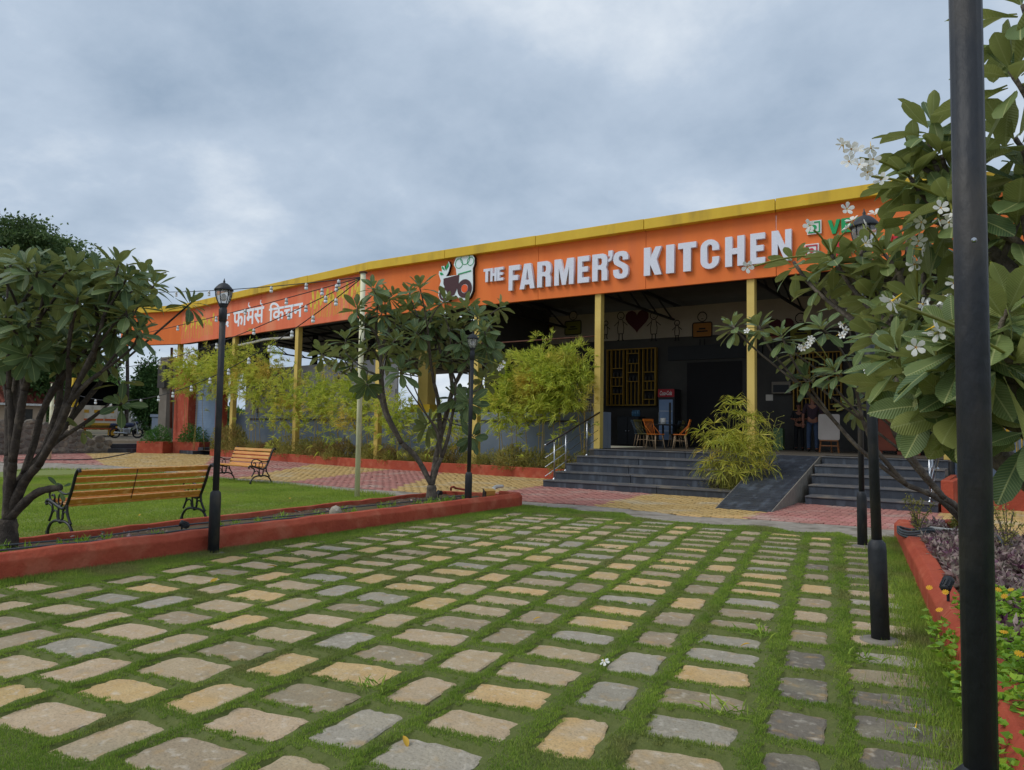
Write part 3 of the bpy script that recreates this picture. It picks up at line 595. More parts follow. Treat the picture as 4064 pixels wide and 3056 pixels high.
# platform and steps
plat = obj('platform', MB().box((-5.8, 25.2, .45), (9.2, 11.4, .9)), 'charcoal', bld)
obj('floor', MB().box((-5.8, 25.2, .922), (9.2, 11.42, .036)), 'floor_tile', bld)
YF = [16.65, 17.25, 17.83, 18.43, 19.46]; ZT = [.17, .37, .57, .76, .94]
def flight(x0s, x1s, label):
    t = thing('entrance_steps', label, 'steps', ((x0s[0] + x1s[0]) / 2, YF[0], 0))
    for i in range(5):
        x0, x1 = x0s[i], x1s[i]; yb = YF[i + 1] + .1 if i < 4 else 20.0; z0 = -.02 if i == 0 else ZT[i - 1] - .05
        n = max(1, round((x1 - x0) / 2.2)); cuts = [x0] + [x0 + (x1 - x0) * (k + rnd.uniform(-.2, .2)) / n for k in range(1, n)] + [x1]
        st = obj('step', MB().box(((x0 + x1) / 2, (YF[i] + .05 + yb) / 2, (z0 + ZT[i] - .03) / 2), (x1 - x0 - .02, yb - YF[i] - .05, ZT[i] - .03 - z0)), 'mortar', t)
        for a, b in zip(cuts, cuts[1:]):
            g = .014
            obj('riser_slab', MB().box(((a + b) / 2, YF[i] + .025, (z0 + ZT[i] - .032) / 2), (b - a - g, .05, ZT[i] - .032 - z0)), 'black_slab', st, bevel=.004)
            obj('tread_slab', MB().box(((a + b) / 2, (YF[i] - .025 + yb) / 2, ZT[i] - .015), (b - a - g, yb - YF[i] + .025, .03)), 'tread', st, bevel=.005)
    return t
flight([-10.24] * 5, [-4.75, -6.0, -6.0, -6.0, -5.35], 'wide flight of dark stone steps with steel handrail, beside the umbrella sedge')
flight([-3.72, -3.78, -3.84, -3.9, -3.95], [-1.25] * 5, 'narrow flight of dark stone steps between the ramp and the red planter wall')
# ramp
rt = thing('ramp', 'sloping ramp of black grooved stone with pale mortar edges', 'ramp', (-4.5, 16, 0))
def rampx(t): return -4.9 - .4 * t, -3.82 - .15 * t
mb = MB(); (a0, b0), (a1, b1) = rampx(0), rampx(1)
mb.hexa([V(a0, 14.42, -.02), V(b0, 14.42, -.02), V(b1, 19.44, -.02), V(a1, 19.44, -.02), V(a0, 14.42, .0), V(b0, 14.42, .0), V(b1, 19.44, .925), V(a1, 19.44, .925)])
obj('ramp_body', mb, 'mortar', rt)
nr = 84
for k in range(nr):
    t0, t1 = k / nr, (k + .86) / nr; (xa, xb), (xc, xd) = rampx(t0), rampx(t1); y0, y1 = 14.42 + 5.02 * t0, 14.42 + 5.02 * t1; z0, z1 = .925 * t0 + .002, .925 * t1 + .002; h = .012 + rnd.uniform(-.003, .003); e = .025
    obj('ramp_slat', MB().hexa([V(xa + e, y0, z0), V(xb - e, y0, z0), V(xd - e, y1, z1), V(xc + e, y1, z1), V(xa + e, y0, z0 + h), V(xb - e, y0, z0 + h), V(xd - e, y1, z1 + h), V(xc + e, y1, z1 + h)]), 'black_slab', rt)
# handrails
def railing(x, label, mirror=1):
    t = thing('stair_railing', label, 'railing', (x, 16.9, .17)); ys = [(16.95, .17), (17.55, .37), (18.75, .76)]
    for y, z in ys:
        p = obj('post', MB().tube([(x, y, z), (x, y, z + .95)], .02, 10), 'steel', t, True)
        obj('base_collar', MB().lathe([(.05, 0), (.05, .012), (.026, .03), (.024, .05)], 12, (x, y, z)), 'steel', p, True)
        obj('post_cap', MB().sphere((x, y, z + .96), .026), 'steel', p, True)
    for k in range(3):
        d = .25 + k * .24; obj('rail', MB().tube([(x - .035 * mirror, 16.55, .02 + d), (x - .035 * mirror, 19.5, 1.0 + d)], .009, 6), 'steel', t, True)
    obj('handrail', MB().tube([(x, 16.5, 1.08), (x, 19.5, 2.0)], .026, 10), 'rail_wood', t, True)
    obj('end_cap', MB().sphere((x, 16.49, 1.08), .032), 'steel', t, True)
railing(-10.08, 'steel stair railing with black handrail running up to a yellow column')
railing(-1.42, 'steel stair railing partly hidden by a frangipani trunk', -1)
# low blue wall behind the bamboo, grey board screen, planter kerb
LW = [(-33.0, 23.3), (-19.4, 21.1), (-10.36, 20.62)]
mb = MB()
for p, q in zip(LW, LW[1:]): wallseg(mb, p, q, .18, -.05, 2.04)
lw = thing('planter_wall', 'low blue-grey plastered wall behind the bamboo hedge', 'wall', (-18, 20.9, 0))
obj('wall', mb, 'blue_wall', lw)
mb = MB(); wallseg(mb, (-10.36, 19.8), (-10.36, 20.6), .16, -.05, 2.04, 1); obj('wall_return', mb, 'blue_wall', lw)
for p, q in (((-31, 22.94), (-19.6, 21.1)), ((-17.5, 20.96), (-11.5, 20.66))):
    mb = MB(); d = (Vector(q) - Vector(p)); wallseg(mb, p, q, .02, 1.72, 1.78, -1); obj('ledge', mb, 'charcoal', lw)
wb = thing('board_screen', 'tall grey board screen with black round holes and painted line patterns above the low wall', 'screen', (-25, 21.9, 2.04))
a, b = Vector((-31.5, 23.06, 0)), Vector((-19.6, 21.14, 0)); dd = (b - a).normalized(); nn = Vector((dd.y, -dd.x, 0)); L_ = (b - a).length
for k in range(5):
    p, q = a + dd * (L_ * k / 5 + .01), a + dd * (L_ * (k + 1) / 5 - .01); mb = MB(); wallseg(mb, p[:2], q[:2], .05, 2.05, 4.15); pn = obj('panel', mb, 'grey_board', wb)
    def Tp(u, z, c): return p + dd * u + nn * (.002 + c) + Vector((0, 0, z))
    for j in range(5):
        u, z = rnd.uniform(.2, 2.1), rnd.uniform(2.2, 3.9)
        obj('hole', MB().prism(arc(u, z, .09, 0, 330, 11), Tp, .01), 'ink', pn)
        s_ = .17; m2 = MB()
        for (u1, z1, u2, z2) in ((u - s_, z + s_, u + s_, z + s_), (u - s_, z - s_, u + s_, z - s_), (u + .3, z - .5, u + .3, z - .1), (u + .36, z - .5, u + .36, z - .1), (u - .3, z - .4, u - .1, z - .3)):
            m2.prism([(u1, z1), (u2 + .012, z1), (u2 + .012, z2 + .012), (u1, z2 + .012)] if u1 == u2 or z1 == z2 else [(u1, z1), (u1 + .02, z1), (u2 + .02, z2), (u2, z2)], Tp, .008)
        stuff(obj('line_pattern', m2, 'ink', pn))
KL = [(-31.2, 21.0), (-19.4, 19.3), (-10.3, 19.25)]
kerb('bamboo_kerb', dens(KL, 1.5), .14, .31, 'brick-red kerb in front of the bamboo and low brown shrubs', ch=.01)
struct(sheet('bamboo_bed', [(-33, 21.45), (-19.4, 19.45), (-10.3, 19.4), (-10.4, 20.6), (-19.4, 21.1), (-33, 23.2)], .2, 'soil'))
# orange block pier, yellow window bars, hanging pipes in the open pavilion
obj('pier', MB().box((*(YP(1695, 1500, 22.5)[:2]), 3.2), (.5, .5, 2.6)), 'column_yellow', bld); obj('pier_base', MB().box((*(YP(1690, 1600, 22.35)[:2]), 2.12), (1.0, .7, .5)), 'yellow', bld)
mb = MB(); q0, q1 = YP(1860, 1600, 23), YP(2060, 1600, 23)
for k in range(16): mb.bar((q0.x + (q1.x - q0.x) * k / 15, 23, 2.3), (q0.x + (q1.x - q0.x) * k / 15, 23, 3.6), .03, .03)
mb.bar((q0.x, 22.99, 2.3), (q1.x, 22.99, 2.3), .05, .05).bar((q0.x, 22.99, 3.6), (q1.x, 22.99, 3.6), .05, .05); obj('window_bars', mb, 'lattice', bld)
mb = MB(); q0, q1 = YP(2275, 1530, 24), YP(2350, 1640, 24)
for k in range(9): mb.bar((q0.x + (q1.x - q0.x) * k / 8, 24, q0.z), (q0.x + (q1.x - q0.x) * k / 8, 24, q1.z), .015, .015)
for k in range(11): mb.bar((q0.x, 24.01, q0.z + (q1.z - q0.z) * k / 10), (q1.x, 24.01, q0.z + (q1.z - q0.z) * k / 10), .015, .015)
obj('wire_grille', mb, 'steel_dark', bld); obj('grille_backing', MB().box(((q0.x + q1.x) / 2, 24.1, (q0.z + q1.z) / 2), (abs(q1.x - q0.x) + .1, .03, abs(q0.z - q1.z) + .1)), 'beige', bld)
obj('tie_rod', MB().tube([YP(1968, 1361, 19.75), YP(2363, 1334, 19.75)], .022, 8), 'rust', bld, True)
obj('drain_pipe', MB().tube(spline([on_plane(1, 940, 1372, -.3), on_plane(1, 1000, 1360, -.3), on_plane(1, 1060, 1346, -.3), on_plane(1, 1160, 1340, -.3)], 5), .06, 8), 'pipe_white', bld, True)
obj('rain_pipe', MB().tube([on_plane(1, 876, 1372, -.25), on_plane(1, 870, 1560, -.25)], .06, 8), 'terracotta', bld, True); obj('rain_pipe', MB().tube([on_plane(1, 682, 1380, -.35), on_plane(1, 678, 1700, -.35)], .07, 8), 'rust', bld, True)
for px in (1480, 1060, 1250): obj('post', MB().box((*(YP(px, 1400, 25)[:2]), 3), (.2, .2, 6)), 'steel_dark', bld)
# dark cladding at the far end of the pavilion, shutter, red pillar
a, d, n_, L_ = plane(1)
def alongF(s, off): q = a + d * s + n_ * off; return (q.x, q.y)
def sF(px_, off): return (on_plane(1, px_, 1600, off) - a).dot(d)
s1, s2, s3 = sF(692, -.6), sF(748, -.6), sF(856, -.75)
mb = MB()
for k in range(34): wallseg(mb, alongF(.3 + k * .2, -.75 - .03 * (k % 2)), alongF(.3 + k * .2 + .2, -.75 - .03 * (k % 2)), .04, 3.9, 6.2)
obj('dark_cladding', mb, 'steel_dark', bld)
mb = MB(); wallseg(mb, alongF(s1, -.6), alongF(s2, -.6), .5, 0, 4.4); obj('red_pillar', mb, 'red_paint', bld)
mb = MB(); wallseg(mb, alongF(s3, -.75), alongF(s3 + .45, -.75), .4, 0, 4.4); obj('red_pillar', mb, 'red_paint', bld)
sh = thing('roller_shutter', 'blue-grey ribbed steel roller shutter next to the red pillar', 'shutter', (*alongF((s2 + s3) / 2, -1), .3))
for k in range(30):
    mb = MB(); wallseg(mb, alongF(s2 + .01, -.95 - .02), alongF(s3 - .01, -.95 - .02), .04, .34 + k * .13, .34 + k * .13 + .085); wallseg(mb, alongF(s2 + .01, -.99), alongF(s3 - .01, -.99), .03, .34 + k * .13 + .085, .34 + k * .13 + .13); obj('shutter_slat', mb, 'shutter', sh)
mb = MB(); wallseg(mb, alongF(s1 + .2, .3), alongF(s3, .3), 1.3, 0, .16); wallseg(mb, alongF(s1 + .4, -.2), alongF(s3, -.2), .9, .161, .33); tag(obj('shutter_step', mb, 'black_slab'), 'two low dark stone steps below the roller shutter', 'steps')
q = on_plane(1, 645, 1600, -1.2); obj('grey_pillar', MB().box((q.x, q.y + .3, 2.6), (.75, .6, 5.2)), 'grey_concrete', bld); obj('switch_box', MB().box((q.x + .2, q.y - .15, 4.1), (.7, .25, 1.3)), 'charcoal', bld)
# back wall of the dining hall with mural strip
BY = 25.6
obj('back_wall', MB().box((-8.4, BY + .1, 2.9), (14.4, .2, 4.0)), 'charcoal', bld)
mur = obj('mural_strip', MB().box((-8.4, BY + .06, 5.45), (14.4, .26, 1.1)), 'mural_cream', bld)
obj('side_wall', MB().box((-15.6, 23.6, 3.2), (.2, 4.2, 6.0)), 'charcoal', bld); obj('side_wall', MB().box((-1.1, 23.0, 3.2), (.15, 5.2, 6.0)), 'charcoal', bld)
def TB(off=.0): return lambda u, z, c: Vector((u, BY - .07 - off - c, z))
def panel_px(mb, x0, y0, x1, y1, off, d): p, q = YP(x0, y0, BY), YP(x1, y1, BY); mb.prism([(p.x, q.z), (q.x, q.z), (q.x, p.z), (p.x, p.z)], TB(off), d)
mb = MB(); p, q = YP(2728, 1440, BY), YP(2946, 1775, BY); mb.box(((p.x + q.x) / 2, BY - .01, (p.z + .94) / 2), (q.x - p.x, .04, p.z - .94)); obj('doorway', mb, 'ink', bld)  # flat black panel on the solid wall, painting the darkness of the opening
mb = MB(); mb.box(((p.x + q.x) / 2, BY - .05, p.z + .35), (q.x - p.x + 1.4, .1, .5)); obj('door_lintel', mb, 'charcoal_dark', bld)
# mural figures
def ringpts(cx, cz, r, k=14): return [(cx + r * math.cos(6.2832 * i / k), cz + r * math.sin(6.2832 * i / k)) for i in range(k)]
def stroke(mb, pts, w=.018, off=.0):
    w *= 1.9
    for (x1, z1), (x2, z2) in zip(pts, pts[1:]):
        dx, dz = x2 - x1, z2 - z1; l = math.hypot(dx, dz) or 1; ox, oz = -dz / l * w / 2, dx / l * w / 2
        mb.prism([(x1 - ox, z1 - oz), (x2 - ox, z2 - oz), (x2 + ox, z2 + oz), (x1 + ox, z1 + oz)], TB(off), .004)
def heart(cx, cz, s): return [(cx + s * .0625 * (16 * math.sin(t) ** 3), cz + s * .0625 * (13 * math.cos(t) - 5 * math.cos(2 * t) - 2 * math.cos(3 * t) - math.cos(4 * t))) for t in [i * 6.2832 / 22 for i in range(22)]]
def kid(px, py, h, board=None, bm_=None, hair=True):
    p = YP(px, py, BY); x, z = p.x, p.z; t = obj('mural_child', MB().prism(ringpts(x, z + h * .36, h * .12), TB(0), .003), 'mural_cream', mur)
    m2 = MB(); stroke(m2, ringpts(x, z + h * .36, h * .13) + [ringpts(x, z + h * .36, h * .13)[0]], .016, .004)
    stroke(m2, [(x - .05, z + h * .38), (x - .045, z + h * .38)], .02, .004); stroke(m2, [(x + .045, z + h * .38), (x + .05, z + h * .38)], .02, .004); stroke(m2, [(x - .04, z + h * .31), (x, z + h * .3), (x + .04, z + h * .31)], .012, .004)
    for s_ in (-1, 1): stroke(m2, [(x + s_ * h * .06, z - h * .25), (x + s_ * h * .065, z - h * .48), (x + s_ * h * .12, z - h * .49)], .02, .004)
    if not board: stroke(m2, [(x - h * .07, z + h * .22), (x - h * .12, z - h * .05), (x - h * .1, z - h * .26), (x + h * .1, z - h * .26), (x + h * .12, z - h * .05), (x + h * .07, z + h * .22)], .014, .004); stroke(m2, [(x - h * .1, z + h * .15), (x - h * .25, z + h * .02)], .014, .004); stroke(m2, [(x + h * .1, z + h * .15), (x + h * .25, z + h * .02)], .014, .004)
    obj('mural_lines', m2, 'ink', t)
    if hair: obj('mural_hair', MB().prism(arc(x, z + h * .37, h * .135, 10, 170, 8) + arc(x, z + h * .42, h * .08, 170, 10, 6), TB(.008), .003), 'ink', t)
    if board:
        w, hh = h * .27, h * .2; pl = []
        for cx, cz, a0 in ((w - .06, hh - .06, 0), (-w + .06, hh - .06, 90), (-w + .06, -hh + .06, 180), (w - .06, -hh + .06, 270)): pl += arc(x + cx, z + cz, .06, a0, a0 + 90, 3)
        b_ = obj('mural_board', MB().prism(pl, TB(.009), .003), board, t); m3 = MB(); stroke(m3, pl + [pl[0]], .022, .013); stroke(m3, [(x - .12, z + .04), (x + .12, z + .04)], .03, .013); stroke(m3, [(x - .2, z - .05), (x + .2, z - .05)], .025, .013); obj('mural_lines', m3, 'ink', b_)
kid(2077, 1300, 1.35, 'board_red'); kid(2278, 1302, 1.35, 'board_green'); kid(2467, 1296, 1.1, hair=False); kid(2598, 1296, 1.1); kid(2790, 1310, 1.3, 'board_orange'); kid(2408, 1310, .7); kid(2690, 1312, .75); kid(3180, 1320, 1.3, 'board_green'); kid(3070, 1325, 1.0, 'board_red'); kid(2165, 1318, .6, hair=False); kid(2192, 1318, .6, hair=False)
for px, py, s_ in ((2532, 1270, .48), (2180, 1305, .3), (3105, 1300, .4)): p = YP(px, py, BY); obj('mural_heart', MB().prism(heart(p.x, p.z, s_), TB(.018), .004), 'heart_red', mur)
# lattice shelves
def lattice(x0, y0, x1, y1, label):
    p, q = YP(x0, y0, BY), YP(x1, y1, BY); X0, X1, Z0, Z1 = p.x, q.x, q.z, p.z; w, h = X1 - X0, Z1 - Z0; Yf = BY - .16
    t = thing('wall_shelf', label, 'shelf', (X0, Yf, Z0))
    obj('shelf_back', MB().box(((X0 + X1) / 2, BY - .03, (Z0 + Z1) / 2), (w, .05, h)), 'ink', t)
    fr_ = MB()
    for zz_ in (Z0, Z1): fr_.box(((X0 + X1) / 2, Yf, zz_), (w + .04, .16, .035))
    for xx in (X0, X1): fr_.box((xx, Yf, (Z0 + Z1) / 2), (.035, .158, h - .036))
    obj('frame', fr_, 'lattice', t)
    for c0, c1, rows in ((.085, .34, [(0, .2, 3), (.2, .34, 0), (.34, .5, 3), (.5, .66, 0), (.66, 1, 3)]), (.42, .66, [(0, .42, 3), (.42, .58, 0), (.58, .74, 3), (.74, .92, 0), (.92, 1, 3)]), (.745, .99, [(0, .1, 2), (.1, .26, 0), (.26, .42, 3), (.42, .58, 0), (.58, 1, 3)])):
        xa, xb = X0 + w * c0, X0 + w * c1
        for xx in (xa, xb): obj('upright', MB().box((xx, Yf, (Z0 + Z1) / 2), (.03, .14, h - .05)), 'lattice', t)
        for r0, r1, nb in rows:
            if r0 > 0: obj('shelf_board', MB().box(((xa + xb) / 2, Yf, Z0 + h * r0), (xb - xa - .034, .14, .028)), 'lattice', t)
            for k in range(nb - 1 if nb else 0): obj('bar', MB().box((xa + (xb - xa) * (k + 1) / nb, Yf, Z0 + h * (r0 + r1) / 2), (.022, .07, h * (r1 - r0) - .035)), 'lattice', t)
            if nb == 0:
                for k in range(3): tag(obj('bottle', MB().lathe([(.035, 0), (.035, .12), (.014, .16), (.014, .2)], 8, (xa + (xb - xa) * (.2 + .3 * k), Yf, Z0 + h * r0 + .022)), 'charcoal', None, True), 'small dark bottle standing on the ' + label.split(' on the ')[0] + label.split('dark wall')[1], 'bottle', 'bottles on shelf' + label.split('dark wall')[1])
lattice(2420, 1392, 2610, 1608, 'yellow framed lattice shelf on the dark wall beside the drinks fridge')
lattice(3155, 1405, 3345, 1628, 'yellow framed lattice shelf on the dark wall behind two standing people')
# ================================================================== SIGN LETTERING
def curve_mesh(name, splines, depth, m, bev=0):
    """filled 2D outlines (outer + holes) extruded to real depth; local x right, y up, +z towards viewer"""
    cu = bpy.data.curves.new(name, 'CURVE'); cu.dimensions = '2D'; cu.fill_mode = 'BOTH'; cu.extrude = depth / 2; cu.bevel_depth = bev
    for pts in splines:
        sp = cu.splines.new('POLY'); sp.points.add(len(pts) - 1); sp.use_cyclic_u = True
        for i, (x, y) in enumerate(pts): sp.points[i].co = (x, y, 0, 1)
    o = bpy.data.objects.new(name, cu); me = bpy.data.meshes.new_from_object(o); bpy.data.objects.remove(o); bpy.data.curves.remove(cu)
    me.name = name; me.materials.clear(); me.materials.append(MATS[m]); return me
def text_mesh(txt, m, depth=.01, shear=0, bold=0):
    cu = bpy.data.curves.new('t', 'FONT'); cu.body = txt; cu.extrude = depth / 2; cu.shear = shear; cu.offset = bold; cu.resolution_u = 4
    o = bpy.data.objects.new('t', cu); me = bpy.data.meshes.new_from_object(o); bpy.data.objects.remove(o); bpy.data.curves.remove(cu)
    me.materials.clear(); me.materials.append(MATS[m]); return me
def thick(center, w):
    P = [Vector((x, y)) for x, y in center]; Lf, Rt = [], []
    for i, p in enumerate(P):
        d = (P[min(i + 1, len(P) - 1)] - P[max(i - 1, 0)]).normalized(); n = Vector((-d.y, d.x)) * w / 2; Lf.append(p + n); Rt.append(p - n)
    return [(p.x, p.y) for p in Lf + Rt[::-1]]
# heavy condensed capitals in a unit box (0..1 both ways)
t_ = .36
def gF(): return [[(0, 0), (t_, 0), (t_, .4), (.85, .4), (.85, .6), (t_, .6), (t_, .8), (1, .8), (1, 1), (0, 1)]]
def gE(): return [[(0, 0), (1, 0), (1, .2), (t_ + .04, .2), (t_ + .04, .41), (.9, .41), (.9, .6), (t_ + .04, .6), (t_ + .04, .8), (1, .8), (1, 1), (0, 1)]]
def gA(): return [[(0, 0), (.3, 0), (.345, .17), (.655, .17), (.7, 0), (1, 0), (.72, 1), (.28, 1)], [(.4, .36), (.5, .78), (.6, .36)]]
def gR(): return [[(0, 0), (t_, 0), (t_, .42), (.52, .42), (.62, .38), (.63, 0), (1, 0), (.99, .36), (.9, .48), (.98, .58), (1, .72), (.97, .86), (.86, .96), (.7, 1), (0, 1)], [(t_, .58), (t_, .84), (.56, .84), (.64, .78), (.64, .64), (.56, .58)]]
def gM(): return [[(0, 0), (.24, 0), (.24, .66), (.4, 0), (.6, 0), (.76, .66), (.76, 0), (1, 0), (1, 1), (.66, 1), (.5, .42), (.34, 1), (0, 1)]]
def gK(): return [[(0, 0), (t_, 0), (t_, .38), (.62, 0), (1, 0), (.72, .55), (.99, 1), (.66, 1), (t_, .62), (t_, 1), (0, 1)]]
def gI(): return [[(0, 0), (1, 0), (1, 1), (0, 1)]]
def gT(): return [[(.29, 0), (.71, 0), (.71, .8), (1, .8), (1, 1), (0, 1), (0, .8), (.29, .8)]]
def gH(): return [[(0, 0), (t_, 0), (t_, .4), (.64, .4), (.64, 0), (1, 0), (1, 1), (.64, 1), (.64, .6), (t_, .6), (t_, 1), (0, 1)]]
def gN(): return [[(0, 0), (.31, 0), (.31, .56), (.66, 0), (1, 0), (1, 1), (.69, 1), (.69, .46), (.33, 1), (0, 1)]]
def gC(): return [arc(.5, .72, .5, 0, 180, 9, .28) + arc(.5, .28, .5, 180, 360, 9, .28) + [(1, .4), (.64, .4)] + arc(.5, .26, .14, 0, -180, 6, .09) + arc(.5, .74, .14, 180, 0, 6, .09) + [(.64, .62), (1, .62)]]
def gS(): return [[(1, .68), (.98, .84), (.86, .96), (.66, 1), (.36, 1), (.14, .95), (.02, .82), (0, .68), (.08, .55), (.3, .46), (.55, .38), (.64, .3), (.64, .23), (.57, .17), (.44, .17), (.37, .24), (.37, .34), (0, .34), (.02, .16), (.14, .05), (.36, 0), (.66, 0), (.87, .05), (.98, .16), (1, .32), (.94, .46), (.74, .55), (.46, .64), (.37, .7), (.37, .77), (.43, .83), (.56, .83), (.63, .77), (.63, .68)]]
def gQ(): return [[(.15, 1), (1, 1), (1, .55), (.75, .15), (.2, 0), (.1, .2), (.45, .35), (.5, .5), (.15, .5)]]
def gV(): return [[(0, 1), (.36, 0), (.64, 0), (1, 1), (.7, 1), (.5, .36), (.3, 1)]]
def gO(): return [arc(.5, .5, .5, 0, 345, 18), arc(.5, .5, .26, 0, 345, 18, .32)]
def gG(): return [[(1, .68), (.97, .82), (.82, .96), (.55, 1), (.25, .96), (.06, .82), (0, .5), (.06, .18), (.25, .04), (.55, 0), (.82, .05), (1, .18), (1, .52), (.55, .52), (.55, .36), (.72, .36), (.72, .24), (.56, .19), (.4, .22), (.3, .34), (.28, .5), (.3, .66), (.4, .78), (.56, .81), (.68, .76), (.72, .66)]]
GL = dict(F=gF, E=gE, A=gA, R=gR, M=gM, K=gK, I=gI, T=gT, H=gH, N=gN, C=gC, S=gS, V=gV, O=gO, G=gG); GL["'"] = gQ
def seg_frame(i, p): a, d, n, L_ = plane(i); return Matrix(((d.x, 0, n.x, p.x), (d.y, 0, n.y, p.y), (0, 1, 0, p.z), (0, 0, 0, 1)))
def letter(ch, i, x0, x1, zb, zt, depth, m, parent, name='letter'):
    """x0,x1: photo columns of the letter's edges on the fascia plane"""
    p, q = on_plane(i, x0, 1100, depth), on_plane(i, x1, 1100, depth); w = (q - p).length; h = zt - zb; p = p.copy(); p.z = zb
    me = curve_mesh(name, [[(x * w, y * h) for x, y in s] for s in GL[ch]()], depth, m)
    a, d, n, L_ = plane(i); p -= n * depth; M = seg_frame(i, p + n * (depth / 2 + .004))
    o = link(name, me, parent, None, True); o.matrix_basis = M; return o
def zat(i, px, py, off=.1): return on_plane(i, px, py, off).z
sg = thing('raised_sign', 'large raised white capital letters on the orange fascia', 'sign', tuple(on_plane(2, 2000, 1150)))
z0, z1 = zat(2, 2040, 1152), zat(2, 2040, 1053)
for ch, x0, x1 in zip("FARMERSKITCHEN", (2019, 2063, 2132, 2200, 2292, 2350, 2433, 2555, 2643, 2691, 2780, 2878, 2978, 3063), (2062, 2122, 2186, 2276, 2337, 2410, 2493, 2625, 2675, 2762, 2853, 2954, 3036, 3141)): letter(ch, 2, x0, x1, z0, z1, .11, 'white_sign', sg)
letter("'", 2, 2411, 2430, z1 - .28, z1 + .06, .11, 'white_sign', sg, 'apostrophe')
y0 = zat(2, 1950, 1117)
for ch, x0, x1 in zip('THE', (1919, 1946, 1973), (1944, 1971, 1997)): letter(ch, 2, x0, x1, y0, zat(2, 1950, 1064), .09, 'white_sign', sg)
vg = thing('veg_sign', 'green letters VEG above red letters NON VEG on the orange fascia', 'sign', tuple(on_plane(2, 3290, 990)))
for ch, x0, x1 in zip('VEG', (3287, 3341, 3392), (3336, 3384, 3443)): letter(ch, 2, x0, x1, zat(2, 3340, 922), zat(2, 3340, 866), .06, 'sign_green', vg)
for ch, x0, x1 in zip('NONVEG', (3290, 3345, 3404, 3500, 3548, 3594), (3338, 3398, 3450, 3545, 3588, 3640)): letter(ch, 2, x0, x1, zat(2, 3560, 985), zat(2, 3560, 930), .06, 'sign_red', vg)
for nm, px, py, m in (('veg_mark', 3232, 903, 'sign_green'), ('nonveg_mark', 3222, 995, 'sign_red')):
    p = on_plane(2, px, py, .03); M = seg_frame(2, p); s_ = .17
    o = link(nm, curve_mesh(nm, [[(-s_, -s_), (s_, -s_), (s_, s_), (-s_, s_)]], .05, 'white'), vg, None, True); o.matrix_basis = M
    o2 = link('mark_ring', curve_mesh('mark_ring', [[(-.14, -.14), (.14, -.14), (.14, .14), (-.14, .14)], [(-.11, -.11), (.11, -.11), (.11, .11), (-.11, .11)]], .012, m), o); o2.location = (0, 0, .034)
    o2 = link('mark_dot', curve_mesh('mark_dot', [arc(0, 0, .06, 0, 340, 17)], .012, m), o); o2.location = (0, 0, .034)
# tractor with chef hat logo
lp = on_plane(2, 1815, 1200, .06); lq = on_plane(2, 1880, 1200, .06); LM = seg_frame(2, lp)
lg_ = thing('logo_sign', 'cut-out logo of a brown tractor wearing a white chef hat with a green sprout', 'sign', tuple(lp))
k_ = (on_plane(2, 1880, 1200, .06) - on_plane(2, 1746, 1200, .06)).length / 134   # metres per photo pixel on the sign
def LG(pts): return [((x - 1815) * k_, (1200 - y) * k_ * 1.03 - (x - 1815) * 0) for x, y in pts]
def circ(cx, cy, r, n=24): return [(cx + r * math.cos(6.2832 * i / n), cy + r * math.sin(6.2832 * i / n)) for i in range(n)]
def lpart(name, sp, dep, zc, m): o = link(name, curve_mesh(name, sp, dep, m), lg_, None, True); o.matrix_basis = LM @ Matrix.Translation((0, 0, zc)); return o
hat = [(1818, 1110), (1816, 1098)] + arc(1822, 1082, 19, 120, 250, 5) + arc(1848, 1068, 22, 200, 330, 6) + arc(1872, 1078, 14, 250, 420, 5) + [(1872, 1100), (1872, 1120)]
body = [(1760, 1120), (1815, 1116), (1818, 1106), (1872, 1106), (1874, 1140), (1877, 1160), (1872, 1178)] + arc(1845, 1160, 34, 30, 150, 8)[::1] + [(1800, 1186), (1790, 1186)] + arc(1768, 1166, 24, 60, 200, 6) + [(1745, 1150), (1752, 1128)]
outl = [(1815, 1118), (1812, 1098), (1803, 1085), (1810, 1066), (1826, 1058), (1848, 1046), (1870, 1056), (1884, 1072), (1884, 1090), (1878, 1104), (1880, 1150), (1879, 1172), (1868, 1192), (1848, 1198), (1828, 1192), (1814, 1180), (1798, 1186), (1784, 1196), (1766, 1198), (1750, 1190), (1742, 1172), (1745, 1150), (1752, 1130), (1742, 1108), (1744, 1098), (1756, 1102), (1752, 1084), (1764, 1084), (1768, 1098), (1782, 1072), (1788, 1084), (1782, 1104), (1772, 1118)]
lpart('logo_edge', [LG(outl)], .1, 0, 'logo_edge'); lpart('logo_face', [LG([(x * .985 + 1813 * .015, y * .985 + 1125 * .015) for x, y in outl])], .02, .062, 'logo_white')
lpart('tractor_body', [LG([(1764, 1124), (1826, 1118), (1824, 1150), (1808, 1178), (1786, 1182), (1764, 1140)])], .012, .08, 'logo_brown')
lpart('rear_wheel', [LG(circ(1848, 1162, 28)), LG(circ(1848, 1162, 14))], .012, .082, 'logo_brown'); lpart('wheel_hub', [LG(circ(1848, 1162, 12))], .012, .082, 'logo_orange')
lpart('front_wheel', [LG(circ(1768, 1172, 20)), LG(circ(1768, 1172, 13))], .012, .09, 'logo_brown'); lpart('front_hub', [LG(circ(1768, 1172, 6))], .012, .09, 'logo_brown')
for sp in ([(1768, 1100), (1756, 1092), (1756, 1084), (1764, 1090)], [(1772, 1100), (1772, 1088), (1782, 1076), (1784, 1088)], [(1764, 1112), (1752, 1112), (1747, 1104), (1756, 1104)]): lpart('sprout_leaf', [LG(sp)], .012, .08, 'sign_green')
for c, r in (((1824, 1084), 15), ((1848, 1072), 18), ((1869, 1082), 13)): lpart('hat_outline', [LG(circ(*c, r)), LG(circ(*c, r - 1.6))], .008, .078 + r * .0002, 'sign_green')
